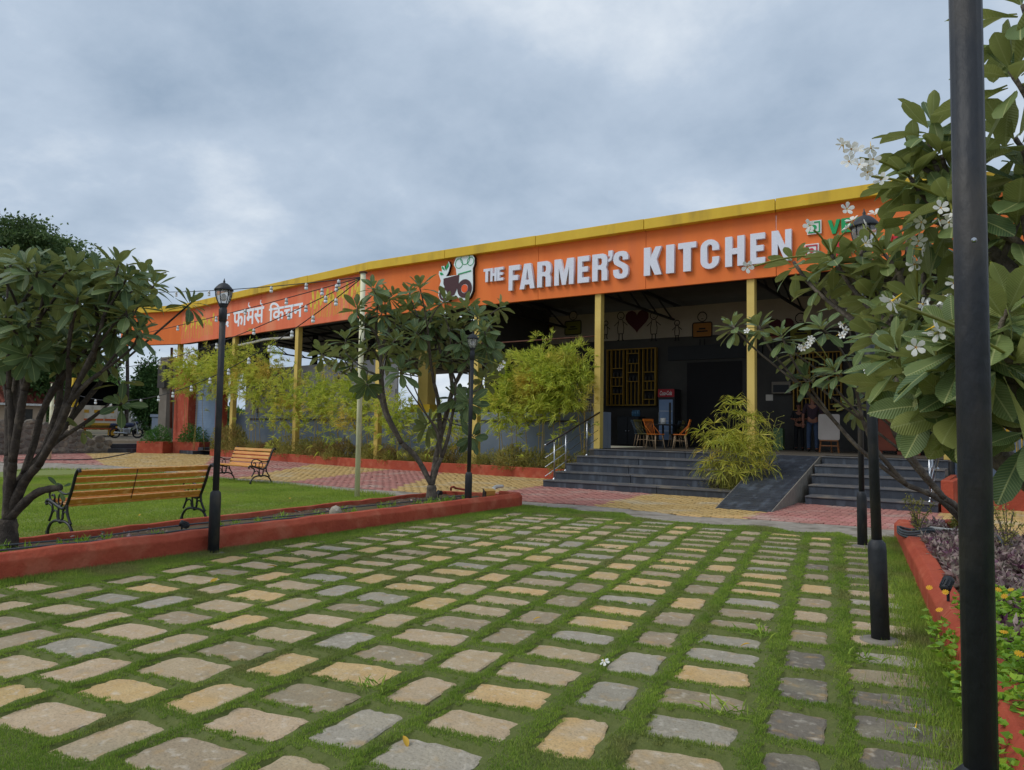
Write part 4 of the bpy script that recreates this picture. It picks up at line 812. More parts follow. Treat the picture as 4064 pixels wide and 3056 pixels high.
lpart('hat_band', [LG([(1822, 1118), (1872, 1112), (1872, 1109), (1822, 1115)])], .008, .088, 'sign_green')
# Devanagari name painted on the left bend of the fascia; reph hooks added by hand
hs_ = thing('painted_name', 'white painted Devanagari name on the red-orange bend of the fascia', 'sign', tuple(on_plane(1, 940, 1300)))
def dev(txt, x0, x1, zb, zt, name):
    me = text_mesh(txt, 'paint_hindi', .006, 0, .02); co_ = np.empty(len(me.vertices) * 3); me.vertices.foreach_get('co', co_); co_ = co_.reshape(-1, 3)
    mn, mx_ = co_.min(0), co_.max(0); p, q = on_plane(1, x0, 1250, .004), on_plane(1, x1, 1250, .004); w = (q - p).length; h = zt - zb
    co_[:, 0] = (co_[:, 0] - mn[0]) / (mx_[0] - mn[0]) * w; co_[:, 1] = (co_[:, 1] - mn[1]) / (mx_[1] - mn[1]) * h; me.vertices.foreach_set('co', co_.reshape(-1)); me.update()
    p = p.copy(); p.z = zb; o = link(name, me, hs_, None, True); o.matrix_basis = seg_frame(1, p); return p, w, h
zb, zt = zat(1, 1000, 1290, 0) , zat(1, 1000, 1232, 0)
dev('द', 884, 912, zat(1, 900, 1300, 0), zat(1, 900, 1247, 0), 'letter')
p, w, h = dev('फामस', 926, 1047, zat(1, 990, 1290, 0), zat(1, 990, 1226, 0), 'word')
for fx in (.55, .93):
    mb = MB(); pts = [(w * fx - .1, h + .3), (w * fx - .14, h + .16), (w * fx - .02, h + .1), (w * fx + .02, h)]
    o = link('reph_hook', curve_mesh('reph_hook', [thick([tuple(v[:2]) for v in spline([(a_, b_, 0) for a_, b_ in pts], 5)], .075)], .006, 'paint_hindi'), hs_, None, True); o.matrix_basis = seg_frame(1, p)
dev('\u093fकचन', 1067, 1200, zat(1, 1130, 1268, 0), zat(1, 1130, 1192, 0), 'word')
# painted wheat ears at both sides of the name
def wheat(x0, x1, n, zlo, zhi):
    for k in range(n):
        px = x0 + (x1 - x0) * (k + rnd.uniform(-.3, .3)) / n; p = on_plane(1, px, 1280, .003); p = p.copy(); p.z = FZ0 + rnd.uniform(.12, .3); h = rnd.uniform(zlo, zhi); ln = rnd.uniform(-.25, .25) * h
        sp = [thick([(0, 0), (ln * .2, h * .3), (ln * .55, h * .62)], .022)]; ear = [(ln * .55, h * .6), (ln * .7 + .08, h * .7), (ln * .95 + .065, h * .93), (ln, h), (ln * .95 - .065, h * .93), (ln * .7 - .08, h * .7)]
        o = link('wheat_ear', curve_mesh('wheat_ear', [ear], .004, 'paint_wheat'), hs_, None, True); o.matrix_basis = seg_frame(1, p)
        o2 = link('wheat_stalk', curve_mesh('wheat_stalk', sp, .004, 'paint_wheat'), hs_, None, True); o2.matrix_basis = seg_frame(1, p)
wheat(690, 850, 26, .6, 1.2); wheat(1235, 1340, 16, .6, 1.25); wheat(1340, 1436, 10, .9, 1.5)
# ================================================================== LAMP POSTS
def lamp(px, py, label, tilt=0, depth=None, H=3.2):
    b = G(px, py) if depth is None else depth
    t = thing('lamp_post', label, 'lamp post', (b.x, b.y, 0)); t.rotation_euler = (0, tilt, 0)
    k = dict(world=False)
    obj('sleeve', MB().lathe([(.063, -.02), (.063, .66), (.058, .705), (.04, .725), (.036, .73)], 16), 'black_paint', t, True, **k)
    obj('footing', MB().lathe([(.15, -.03), (.14, .012), (.09, .022), (.06, .022)], 14), 'mortar', t, True, **k)
    obj('pole', MB().lathe([(.036, .7), (.036, H - .48)], 14), 'black_paint', t, True, **k)
    f = .64; z = H - .67 * f; zq = lambda v: z + v * f
    obj('collar', MB().lathe([(.037, z - .08), (.046, z - .075), (.046, zq(.1)), (.04, zq(.11)), (.04, zq(.14)), (.05, zq(.16)), (.05, zq(.18)), (.02, zq(.19))], 14), 'black_paint', t, True, **k)
    ln = obj('lantern', MB().lathe([(.05, zq(.175)), (.058, zq(.19)), (.054, zq(.205)), (.02, zq(.207))], 12), 'black_paint', t, True, **k)
    prof = [(.052, zq(.205)), (.072, zq(.27)), (.087, zq(.35)), (.091, zq(.42)), (.088, zq(.445))]
    for j in range(6):
        a0, a1 = math.radians(60 * j + 4), math.radians(60 * j + 56); mb = MB(); vs = [(r * math.cos(a), r * math.sin(a), zz_) for r, zz_ in prof for a in (a0, (a0 + a1) / 2, a1)]
        mb.add(vs, [(i * 3 + c, i * 3 + c + 1, i * 3 + c + 4, i * 3 + c + 3) for i in range(len(prof) - 1) for c in (0, 1)]); obj('glass_pane', mb, 'lamp_glass', ln, True, **k)
        a = math.radians(60 * j); obj('rib', MB().tube([((r + .002) * math.cos(a), (r + .002) * math.sin(a), zz_) for r, zz_ in prof], .0055, 6), 'black_paint', ln, True, **k)
    obj('lamp_bulb', MB().sphere((0, 0, zq(.32)), .034, 10, 6, (1, 1, 1.3)), 'bulb', ln, True, **k)
    obj('lantern_cap', MB().lathe([(.08, zq(.44)), (.108, zq(.445)), (.11, zq(.46)), (.088, zq(.505)), (.062, zq(.55)), (.04, zq(.575)), (.02, zq(.585)), (.01, zq(.6)), (.014, zq(.615)), (.007, zq(.635)), (.003, zq(.67))], 12), 'black_paint', ln, True, **k)
    return t
lamp(846, 2200, 'black lantern lamp post at the red kerb between the two wooden benches', .003)
lamp(1856, 2040, 'black lantern lamp post at the kerb beside the leaning wooden slab', .012)
lamp(3495, 2545, 'black lamp post with thick sleeve standing among the stones, its lantern behind frangipani flowers', -.024)
lamp(3423, 2168, 'slim black lamp post at the edge of the turf before the narrow steps', -.004)
np_ = DP(3862, 1528, 1.78); lamp(0, 0, 'large black lamp pole rising past the bed of purple leaves and yellow daisies', 0, np_, 3.5)
tag(obj('pole_bolt', MB().lathe([(.006, 0), (.006, .008), (.003, .011)], 8, M=Matrix.Translation(Vector((np_.x, np_.y, 1.5)) + (Vector(ray(3866, 955)) * 1.74 - Vector((np_.x, np_.y, 0))) * Vector((1, 1, 1)) + Vector((0, 0, 0))) @ Matrix.Rotation(1.57, 4, 'X')), 'steel', None), 'small bolt head on the large black lamp pole', 'bolt')
# cream poles with strings of bulbs
def cpole(b, h, r, label):
    t = thing('cream_pole', label, 'pole', (b.x, b.y, 0)); t.rotation_euler = (0, .0, 0)
    obj('shaft', MB().lathe([(r, -.02), (r, h)], 14), 'cream_pole', t, True, world=False); obj('cap_plate', MB().lathe([(r * 1.6, h), (r * 1.6, h + .03)], 10), 'rust', t, world=False)
    obj('bolt', MB().tube([(r, -.02, h * .7), (r + .08, -.02, h * .7)], .008, 6), 'steel', t, world=False); return t
c1 = G(1417, 1972); cpole(c1, 4.78, .055, 'tall cream pole on the lawn behind the frangipani, holding the bulb strings')
c2 = G(195, 1822); cpole(c2, 3.0, .07, 'cream pole beside the rough stone wall and yellow gate post')
S0 = Vector((c1.x, c1.y, 4.7))
def bulbstring(end, pxs, label, sag=.25):
    t = thing('bulb_string', label, 'string lights', tuple(S0), 0, 'strings of white bulbs'); E_ = end
    def pt(u): return S0 + (E_ - S0) * u + Vector((0, 0, -4 * sag * u * (1 - u)))
    obj('cable', MB().tube([pt(i / 24) for i in range(25)], .012, 5), 'cable', t, True)
    for px in pxs:
        lo, hi = 0, 1
        for _ in range(40):
            m = (lo + hi) / 2
            if PX(pt(m))[0] > px: lo = m
            else: hi = m
        p = pt(lo); s_ = 1.0
        b = obj('bulb', MB().lathe([(.01, -.17), (.036, -.163), (.045, -.135), (.041, -.105), (.03, -.085)], 10, p), 'bulb', t, True)
        obj('socket', MB().lathe([(.036, -.084), (.036, -.02), (.014, -.005), (.014, .01)], 8, p), 'white', b, True); obj('socket_ring', MB().lathe([(.04, -.096), (.04, -.084)], 8, p), 'cable', b)
bulbstring(DP(540, 1158, 30), [1345, 1216, 1077, 830, 700], 'highest string of white bulbs, crossing the sky past a lantern', .12)
bulbstring(DP(420, 1352, 31), [1336, 1279, 1137, 974, 859, 706], 'string of white bulbs crossing the top of the painted name', .1)
bulbstring(DP(380, 1465, 31), [1293, 1215, 1147, 1008, 860, 740, 635], 'string of white bulbs crossing the letters of the painted name', .5)
bulbstring(Vector((c2.x, c2.y, 2.95)), [1334, 1243, 1159, 1069, 988, 908, 834, 760, 687, 630, 560, 440, 380], 'lowest string of white bulbs, running over the bamboo to a cream pole', 1.5)
# ================================================================== BENCHES
def bench(loc, rz, L_, label):
    t = thing('garden_bench', label, 'bench', loc, rz, 'slatted garden benches'); k = dict(world=False)
    back = [(.12, .4), (.19, .5), (.25, .62), (.29, .74), (.33, .84)]
    seat = [(-.27, .435), (-.18, .43), (-.09, .41), (0, .395), (.09, .39)]
    for i, (y, z) in enumerate(seat): obj('seat_slat', MB().box((0, 0, 0), (L_, .072, .03)), 'slat', t, bevel=.006, loc=(0, y, z + .02), **k).rotation_euler = (math.radians([12, 6, -6, -8, -3][i]), 0, 0)
    for i, (y, z) in enumerate([(.135, .46), (.175, .555), (.215, .65), (.255, .745), (.29, .84)]): obj('back_slat', MB().box((0, 0, 0), (L_, .03, .07)), 'slat', t, bevel=.006, loc=(0, y, z), **k).rotation_euler = (math.radians(-22), 0, 0)
    for sx in (-1, 1):
        x = sx * (L_ / 2 + .012)
        def T(P, r=.014, n=6, cl=5): return MB().tube([(x, p.x, p.y) for p in spline([(a, b, 0) for a, b in P], cl)], r, n)
        f = obj('end_frame', T([(-.34, .4), (-.36, .43), (-.31, .46), (-.2, .435), (-.06, .39), (.06, .37), (.13, .42), (.19, .53), (.25, .66), (.3, .8), (.35, .875), (.39, .88), (.4, .85)], .022), 'iron', t, True, **k)
        obj('arch', T([(-.3, 0), (-.28, .09), (-.21, .17), (-.1, .205), (0, .2), (.1, .205), (.21, .17), (.28, .09), (.31, 0)], .019), 'iron', f, True, **k)
        obj('leg_scroll', T([(-.3, .42), (-.22, .39), (-.2, .33), (-.24, .24), (-.27, .19)], .016), 'iron', f, True, **k); obj('leg_scroll', T([(.14, .42), (.15, .33), (.2, .24), (.25, .18)], .017), 'iron', f, True, **k)
        obj('leg_scroll', T([(-.2, .3), (-.14, .335), (-.09, .31), (-.08, .25), (-.03, .2)], .011), 'iron', f, True, **k); obj('leg_scroll', T([(.16, .3), (.1, .33), (.06, .3), (.06, .25), (.02, .2)], .011), 'iron', f, True, **k)
        obj('lyre', T([(-.06, .38), (-.055, .3), (-.03, .21), (.03, .21), (.05, .3), (.055, .38)], .014), 'iron', f, True, **k); obj('boss', MB().sphere((x, 0, .2), .03), 'iron', f, True, **k)
        obj('armrest', T([(.24, .6), (.15, .565), (.05, .56), (-.06, .59), (-.16, .62), (-.25, .6), (-.29, .53), (-.25, .46), (-.19, .45), (-.16, .49), (-.19, .535), (-.23, .52)], .014, 6, 4), 'iron', f, True, **k)
        obj('ring', MB().tube([(x, -.02 + .05 * math.cos(a), .475 + .08 * math.sin(a)) for a in [i * 6.2832 / 16 for i in range(17)]], .011, 6), 'iron', f, True, **k)
        for yy in (-.3, .31): obj('foot', MB().box((x, yy, .025), (.03, .045, .06)), 'iron', f, **k)
    obj('tie_rod', MB().tube([(L_ * .07, .16, .45), (L_ * .075, .24, .64), (L_ * .08, .32, .86)], .006, 5), 'rust', t, True, **k)
    return t
bench((-10.33, 5.78, 0), math.radians(-90 + 3), 1.95, 'slatted wooden bench seen from behind, standing on the lawn beside the soil bed')
bench((-16.55, 12.1, 0), math.radians(-3), 1.62, 'slatted wooden bench facing the stone court at the edge of the block path')
# ================================================================== FRANGIPANI TREES
def leaf_mesh(name, m, curl, fold, wv, seed):
    r = random.Random(seed); nv = 7; prof = [(0, .012), (.1, .045), (.28, .125), (.48, .185), (.68, .21), (.86, .165), (.965, .065), (1, .006)]
    vs, fs, uvs = [], [], []
    for i, (v, w) in enumerate(prof):
        zc = -curl * v * v + .0; w *= wv
        for u in (-1, -.5, 0, .5, 1):
            ww = w * u; e = abs(u); vs.append((ww, v, zc + fold * e * w + .012 * math.sin(v * 9 + seed + u * 2) * e)); uvs.append((u * w / .21, v))
    for i in range(len(prof) - 1):
        for c in range(4): a = i * 5 + c; fs.append((a, a + 1, a + 6, a + 5))
    me = bpy.data.meshes.new(name); me.from_pydata(vs, [], fs); ul = me.uv_layers.new(name='UVMap')
    for p in me.polygons:
        p.use_smooth = True
        for li in p.loop_indices: ul.data[li].uv = uvs[me.loops[li].vertex_index]
    me.materials.append(MATS[m]); return me
LEAF = {m: [leaf_mesh('leaf', m, c, f, w, s) for c, f, w, s in ((.1, .22, 1, 1), (.2, .15, .95, 2), (.32, .2, 1.05, 3), (.05, .35, .95, 4), (-.06, .25, 1.05, 5), (.28, .1, 1.12, 6))] for m in ('leaf_green', 'leaf_near')}
def petal_flower(): 
    mb = MB()
    for k in range(5):
        a = 2 * math.pi * k / 5; M = Matrix.Rotation(a, 4, 'Z') @ Matrix.Rotation(.35, 4, 'X')
        P = [(0, .06, 0), (-.16, .3, .03), (-.3, .62, .06), (-.26, .9, .02), (0, 1.02, -.05), (.25, .85, .02), (.26, .55, -.02), (.13, .28, 0)]
        mb.add([M @ Vector(p) for p in P], [(0, 1, 7), (1, 2, 6, 7), (2, 3, 5, 6), (3, 4, 5)])
    return mb
FLW = petal_flower().mesh('flower', 'petal', True); FLC = MB().lathe([(.02, -.9), (.05, -.3), (.1, 0), (.15, .07)], 7, cap=False).mesh('flower_throat', 'petal_core', True)
BUD = MB().lathe([(.02, 0), (.05, .3), (.09, .8), (.06, 1.1), (.01, 1.25)], 6).mesh('bud', 'petal', True)
def basis(axis, up, p, s):
    y = axis.normalized(); z = up - y * up.dot(y)
    if z.length < 1e-4: z = y.orthogonal()
    z.normalize(); x = y.cross(z); return Matrix(((x.x * s, y.x * s, z.x * s, p.x), (x.y * s, y.y * s, z.y * s, p.y), (x.z * s, y.z * s, z.z * s, p.z), (0, 0, 0, 1)))
def frangipani(label, base, tips, r0, lm, bark, fork=.25, flowers=(), seed=1, lift=.0, maxobj=300, stems=3):
    r = random.Random(seed); t = thing('frangipani_tree', label, 'tree', tuple(base)); tips = [(Vector(p), s, n) for p, s, n in tips]
    segs = []; enddir = {}
    def grow(p, dirn, idxs, rad, lvl):
        if len(idxs) == 1:
            q = tips[idxs[0]][0]; mid = p + (q - p) * .5 + dirn * (q - p).length * .18 + Vector((r.uniform(-.04, .04), r.uniform(-.04, .04), -.05 * (q - p).length))
            P = spline([p, mid, q], 6); segs.append((P, rad, max(.011, rad * .55))); enddir[idxs[0]] = (P[-1] - P[-3]).normalized(); return
        C = [tips[i][0] for i in idxs]; far = max(((a, b) for a in range(len(C)) for b in range(a)), key=lambda ab: (C[ab[0]] - C[ab[1]]).length)
        s1, s2 = C[far[0]], C[far[1]]; g1 = [i for i in idxs if (tips[i][0] - s1).length <= (tips[i][0] - s2).length]; g2 = [i for i in idxs if i not in g1]
        groups = [g1, g2]
        if lvl == 0:
            sd_i = [idxs[far[0]], idxs[far[1]]]
            while len(sd_i) < stems: sd_i.append(max(idxs, key=lambda i: min((tips[i][0] - tips[j][0]).length for j in sd_i)))
            groups = [[] for _ in sd_i]
            for i in idxs: groups[min(range(len(sd_i)), key=lambda q_: (tips[i][0] - tips[sd_i[q_]][0]).length)].append(i)
        for g in groups:
            if not g: continue
            c = sum((tips[i][0] for i in g), Vector()) / len(g)
            if len(g) == 1: grow(p, dirn, g, max(.013, rad * .6), lvl + 1); continue
            f = .42 + .1 * r.random() if lvl else .36; q = p + (c - p) * f; q.z -= .04 * (c - p).length * (1 if lvl else 2)
            q += Vector((r.uniform(-1, 1), r.uniform(-1, 1), 0)) * .05 * (c - p).length
            rr = rad * max(.5, min(.86, (len(g) / len(idxs)) ** .42)) * (.85 if lvl == 0 else 1); mid = p + (q - p) * .5 + dirn * (q - p).length * .12
            P = spline([p, mid, q], 5); segs.append((P, rad * .95 if lvl else rad * .62, rr)); grow(q, (P[-1] - P[-2]).normalized(), g, rr, lvl + 1)
    top = Vector(base) + Vector((0, 0, fork)); segs.append((spline([Vector(base) - Vector((0, 0, .1)), Vector(base) + Vector((0, 0, fork * .5)), top], 4), r0 * 1.15, r0 * .82))
    grow(top, Vector((0, 0, 1)), list(range(len(tips))), r0 * .85, 0)
    tr = None
    for k, (P, ra, rb) in enumerate(segs):
        mb = MB(); m = len(P); mb.tube(P, [ra + (rb - ra) * i / (m - 1) + (.06 * ra * math.sin(i * 2.3 + k)) for i in range(m)], 9 if ra > .03 else 6)
        if k == 0: tr = obj('trunk', mb, bark, t, True)
        else: obj('branch', mb, bark, tr, True)
    leaves = []
    for i, (p, s, n) in enumerate(tips):
        ax = (enddir.get(i, Vector((0, 0, 1))) + Vector((0, 0, .55 + lift))).normalized(); b1 = ax.orthogonal().normalized(); b2 = ax.cross(b1); ph = r.uniform(0, 6.28)
        for k in range(n):
            f = (k + .5) / n; phi = ph + k * 2.39996; el = math.radians(72 - 100 * f ** .9 + r.uniform(-9, 9)); rad = b1 * math.cos(phi) + b2 * math.sin(phi)
            d = rad * math.cos(el) + ax * math.sin(el); d.z -= .18 * f; d.normalize(); sc = s * (.55 + .45 * min(1, f * 2.2)) * r.uniform(.8, 1.12)
            up = ax * math.cos(el) - rad * math.sin(el) + Vector((r.uniform(-.25, .25), r.uniform(-.25, .25), .1))
            q = p - ax * (.10 * s / .3 * f) + d * .03; leaves.append((basis(d, up, q, sc), q, sc))
    leaves.sort(key=lambda L_: -L_[2] / max(.5, PX(L_[1])[2])); bt = Matrix.Translation(-Vector(base)); bv, bf, bu = [], [], []
    for k, (M, q, sc) in enumerate(leaves):
        me = r.choice(LEAF[lm])
        if k < maxobj:
            lo_ = link('leaf', me, t, bt @ M)
            if sc / PX(q)[2] < .02 and r.random() < .006: lo_.data = me.copy(); lo_.data.materials[0] = MATS['dry_leaf']
        else:
            o = len(bv); bv += [bt @ M @ v.co for v in me.vertices]; bf += [tuple(j + o for j in p.vertices) for p in me.polygons]; bu.append(me)
    if bv:
        mc = bpy.data.meshes.new('crown'); mc.from_pydata(bv, [], bf); ul = mc.uv_layers.new(name='UVMap'); arr = []
        for me in bu:
            a_ = np.empty(len(me.loops) * 2, np.float32); me.uv_layers[0].data.foreach_get('uv', a_); arr.append(a_)
        ul.data.foreach_set('uv', np.concatenate(arr)); mc.materials.append(MATS[lm]); mc.polygons.foreach_set('use_smooth', [True] * len(mc.polygons)); stuff(link('crown', mc, t))
    # flower clusters on yellow-green stalks
    allp = [tp[0] for tp in tips]
    for (p, s, n) in flowers:
        p = Vector(p); p += (Vector(CP) - p).normalized() * .52; n = n if n == 1 else n + 1; near = min(allp, key=lambda q: (q - p).length); out_ = (p - near); out_ = out_.normalized() if out_.length > .02 else Vector((0, 0, 1))
        st = obj('flower_stalk', MB().tube(spline([near, near + (p - near) * .5 + Vector((0, 0, .02)), p - out_ * s * .5], 4), [.006] * 9, 5), 'stalk', t, True)
        for k in range(n):
            d = (Vector(CP) - p).normalized() * .7 + Vector((r.uniform(-.8, .8), r.uniform(-.8, .8), r.uniform(-.3, .8))); q = p + (Vector((r.uniform(-1, 1), r.uniform(-1, 1), r.uniform(-1, 1))) * s * .9 if n > 1 else Vector())
            M = d.to_track_quat('Z', 'Y').to_matrix().to_4x4(); M = Matrix.Translation(q - Vector(base)) @ M @ Matrix.Rotation(r.uniform(0, 6), 4, 'Z') @ Matrix.Scale(s / 2, 4); fo = link('flower', FLW, t, M); link('flower_throat', FLC, fo)
        for k in range(2 if n > 1 else 3):
            d = out_ + Vector((r.uniform(-.7, .7), r.uniform(-.7, .7), r.uniform(-.3, .6))); M = Matrix.Translation(p - out_ * s * .5 - Vector(base)) @ d.to_track_quat('Z', 'Y').to_matrix().to_4x4() @ Matrix.Scale(s * .5, 4); link('bud', BUD, t, M)
    return t
def tipset(L_, c, o, d0, dj, s, n, seed):
    r = random.Random(seed); return [(DP(o[0] + x / c, o[1] + y / c, d0 + r.uniform(-dj, dj)), s * r.uniform(.85, 1.1), n) for x, y in L_]
# tree in the soil bed near the cream pole
b = G(1712, 1990, .12)
mt = [(425, 215), (330, 330), (540, 260), (700, 200), (860, 290), (1190, 330), (110, 600), (215, 620), (300, 650), (600, 440), (730, 390), (800, 420), (960, 540), (560, 400), (450, 480), (1050, 380), (1010, 620), (1110, 560), (1150, 640), (390, 800), (700, 560), (850, 380), (640, 640), (1000, 900), (930, 860), (740, 1040), (520, 600), (380, 580), (760, 340), (640, 330), (1080, 760), (850, 520), (480, 360), (900, 460), (560, 520), (1090, 470), (680, 480), (760, 610), (820, 640), (640, 240), (980, 330), (470, 280), (350, 440), (1130, 430), (260, 520), (920, 640), (590, 700)]
frangipani('dark-leaved frangipani tree in the soil bed between the cream pole and a lamp post', b, tipset(mt, 1.512, (1200, 1000), PX(b)[2] - .1, 1.0, .335, 17, 3) + [(DP(1880, 1735, PX(b)[2] - .25), .36, 11)], .1, 'leaf_green', 'bark', .3, [(DP(1985, 1450, PX(b)[2] - .4), .09, 3)], 4)
# tree at the start of the soil bed
b = G(25, 2180, .12); dL = PX(b)[2]
lt = [(110, 520), (330, 820), (820, 1060), (1230, 700), (1400, 640), (1860, 930), (220, 1310), (900, 1420), (1230, 1010), (900, 800), (600, 640), (40, 560), (-60, 820), (380, 620), (1330, 960), (1100, 780), (1120, 1180), (560, 1260), (60, 1060), (720, 700), (480, 1000), (680, 1330), (-150, 600), (-180, 1100), (250, 560), (520, 560), (1000, 980), (1290, 820), (380, 1180), (-60, 1350), (160, 960), (760, 880), (600, 830), (1350, 1190), (700, 600), (960, 640), (250, 720), (1050, 1080), (860, 1240), (300, 1100), (1500, 760), (1150, 560), (300, 1450), (700, 1450), (480, 1350), (-60, 1500), (1000, 1330), (140, 1200), (620, 1120), (800, 960), (420, 900), (1060, 900)]
frangipani('broad frangipani tree with many grey stems beside the bench seen from behind', b, tipset(lt, 2.446, (0, 820), dL + .1, .9, .275, 17, 5) + [(DP(330, 1700, dL + .3), .2, 5), (DP(240, 1935, dL - .2), .14, 4), (DP(470, 1510, dL + .4), .26, 6), (DP(480, 1600, dL), .22, 8)], .11, 'leaf_green', 'bark_dark', .32, (), 9, stems=6)
# tree at the back of the flower bed
b = Vector((-.42, 10.8, .14)); dR = PX(b)[2]
rt_ = [(2905, 1290), (3010, 1290), (3150, 1400), (3260, 1300), (3311, 1470), (3383, 1607), (3200, 1500), (3480, 1520), (3560, 1420), (3640, 1350), (3700, 1480), (3460, 1330), (3350, 1200), (3800, 1300), (3900, 1400), (3980, 1500), (3950, 1250), (3420, 1420), (3580, 1220), (3100, 1330), (4000, 1380), (3880, 1180), (3550, 1560), (3650, 1600)]
frangipani('flowering frangipani tree at the back of the purple flower bed', b, [(DP(x, y, dR + random.Random(x).uniform(-.9, .5)), .27, 17) for x, y in rt_], .075, 'leaf_green', 'bark', .12, [(DP(2965, 1315, dR - .3), .08, 1), (DP(3185, 1358, dR - .5), .08, 2), (DP(3235, 1345, dR - .5), .08, 2), (DP(3350, 1310, dR - .9), .085, 3), (DP(3350, 1240, dR - .9), .085, 1), (DP(3460, 1465, dR - .9), .085, 3)], 12, maxobj=300)
# near tree whose trunk stands in the flower bed beside the large lamp pole
b = Vector((.62, 4.0, .14))
nt_ = [(3150, 1040, 4.9, .15, 11), (3316, 1066, 4.7, .16, 11), (3385, 1030, 4.6, .17, 10), (3560, 1090, 4.3, .2, 12), (3600, 960, 4.3, .18, 8), (3700, 500, 3.7, .23, 13), (3760, 790, 3.5, .26, 14), (3720, 1160, 4.0, .22, 12), (3620, 1330, 4.0, .2, 11), (3800, 1350, 3.1, .24, 14), (3640, 1480, 3.6, .22, 11), (3700, 1600, 3.4, .24, 10), (3560, 1500, 3.9, .17, 10), (4010, 280, 3.2, .27, 12), (4060, 20, 3.2, .27, 10), (4000, 1230, 3.0, .26, 12), (4050, 1440, 2.9, .26, 11), (3960, 860, 3.6, .2, 8), (3900, 1600, 3.3, .24, 10), (4120, 700, 3.3, .26, 10), (3480, 1180, 4.4, .18, 9), (3850, 1050, 3.9, .2, 10), (3240, 1120, 4.8, .16, 10), (3440, 1090, 4.5, .17, 9), (3640, 1200, 3.7, .2, 10), (3560, 1400, 3.6, .22, 10), (3720, 1430, 3.3, .24, 11), (3900, 1180, 3.5, .22, 10), (3950, 1380, 3.2, .24, 11), (3800, 1640, 3.3, .22, 10), (3620, 640, 3.8, .2, 9), (3820, 680, 3.7, .22, 10), (4030, 550, 3.4, .24, 10), (3480, 1330, 4.1, .18, 9), (3980, 1020, 3.6, .2, 10), (4080, 1700, 3.1, .24, 9), (3690, 900, 3.9, .2, 9), (3300, 1010, 4.5, .17, 9), (3430, 985, 4.5, .18, 10), (3510, 1010, 4.3, .19, 10), (3610, 700, 3.7, .2, 10), (3640, 860, 3.7, .2, 10), (3740, 620, 3.6, .22, 10), (3540, 1250, 4.0, .2, 10), (3850, 1480, 3.2, .24, 11), (4040, 880, 3.4, .24, 10)]
frangipani('large-leaved frangipani tree flowering beside the large black lamp pole', b, [(DP(x, y, d), s * 1.12, int(n * 1.5)) for x, y, d, s, n in nt_], .1, 'leaf_near', 'bark', .75, [(DP(3395, 620, 3.9), .075, 7), (DP(3430, 690, 3.9), .075, 3), (DP(3540, 1195, 2.75), .085, 1), (DP(3215, 895, 4.8), .085, 1), (DP(2965, 1060, 5.0), .085, 1), (DP(3365, 905, 4.7), .085, 1), (DP(3425, 880, 4.7), .085, 2), (DP(3435, 965, 4.6), .085, 1), (DP(3680, 1195, 3.8), .08, 2), (DP(3775, 1130, 3.9), .08, 4), (DP(3785, 855, 3.7), .075, 1), (DP(3715, 880, 3.8), .075, 2), (DP(3690, 1320, 3.4), .08, 2), (DP(3640, 1020, 4.0), .08, 2)], 15, lift=.1)
# ================================================================== BAMBOO, SHRUBS, SEDGE
def clump(px, py, Yc, sx, sz, label, nsp, gold=False, culms=7, basez=.2):
    """bamboo clump: culms from the bed, sprays of narrow leaves through an ellipsoidal crown (radii in photo px)"""
    c = YP(px, py, Yc); k = (YP(px + 50, py, Yc) - c).length / 50; kz = (YP(px, py - 50, Yc) - c).length / 50; rx, rz = sx * k, sz * kz
    t = thing('bamboo_clump', label, 'bamboo', (c.x, Yc + .15, basez), 0, 'bamboo along the low wall')
    for i in range(culms):
        x0 = c.x + rnd.uniform(-.5, .5) * rx; P = spline([(x0, Yc + .15 + rnd.uniform(-.15, .25), basez), (x0 + rnd.uniform(-.1, .1), Yc + .1, basez + (c.z - basez) * .6), (x0 + rnd.uniform(-.4, .4) * rx, Yc - rnd.uniform(0, .3), c.z + rz * rnd.uniform(.1, .8))], 6)
        obj('culm', MB().tube(P, [.013 * (1 - .6 * j / (len(P) - 1)) for j in range(len(P))], 6), 'culm_gold' if gold else 'culm', t, True)
    r3 = unit(npr.normal(size=(nsp, 3))) * (npr.uniform(0, 1, (nsp, 1)) ** .55); ctr = np.array(c) + r3 * np.array([rx, .55 + rx * .2, rz]) + np.array([0, -.1, 0])
    lob = 1 + .5 * smooth_noise(ctr[:, 0], ctr[:, 2], 4, int(px)) + .25 * smooth_noise(ctr[:, 0], ctr[:, 2], 9, int(px) + 1); ctr = np.array(c) + (ctr - np.array(c)) * lob[:, None]; low = npr.uniform(0, 1, nsp) < (.12 if px > 950 else .02); ctr[low, 2] -= rz * npr.uniform(.4, 1.1, low.sum())
    ctr = ctr[ctr[:, 2] > basez + .3]; nsp = len(ctr)
    sd = unit(r3[:nsp] * np.array([1, 1, .5]) + np.array([0, -.25, .25]) + npr.normal(0, .35, (nsp, 3))); m = 8
    pts = np.repeat(ctr, m, 0) + npr.normal(0, .02, (nsp * m, 3)); d = unit(np.repeat(sd, m, 0) + npr.normal(0, .42, (nsp * m, 3)))
    stuff(link('foliage', np_mesh('foliage', cards(pts, d, .27, .032, .15), 4, 'bamboo_leaf'), t, None, True)); return t
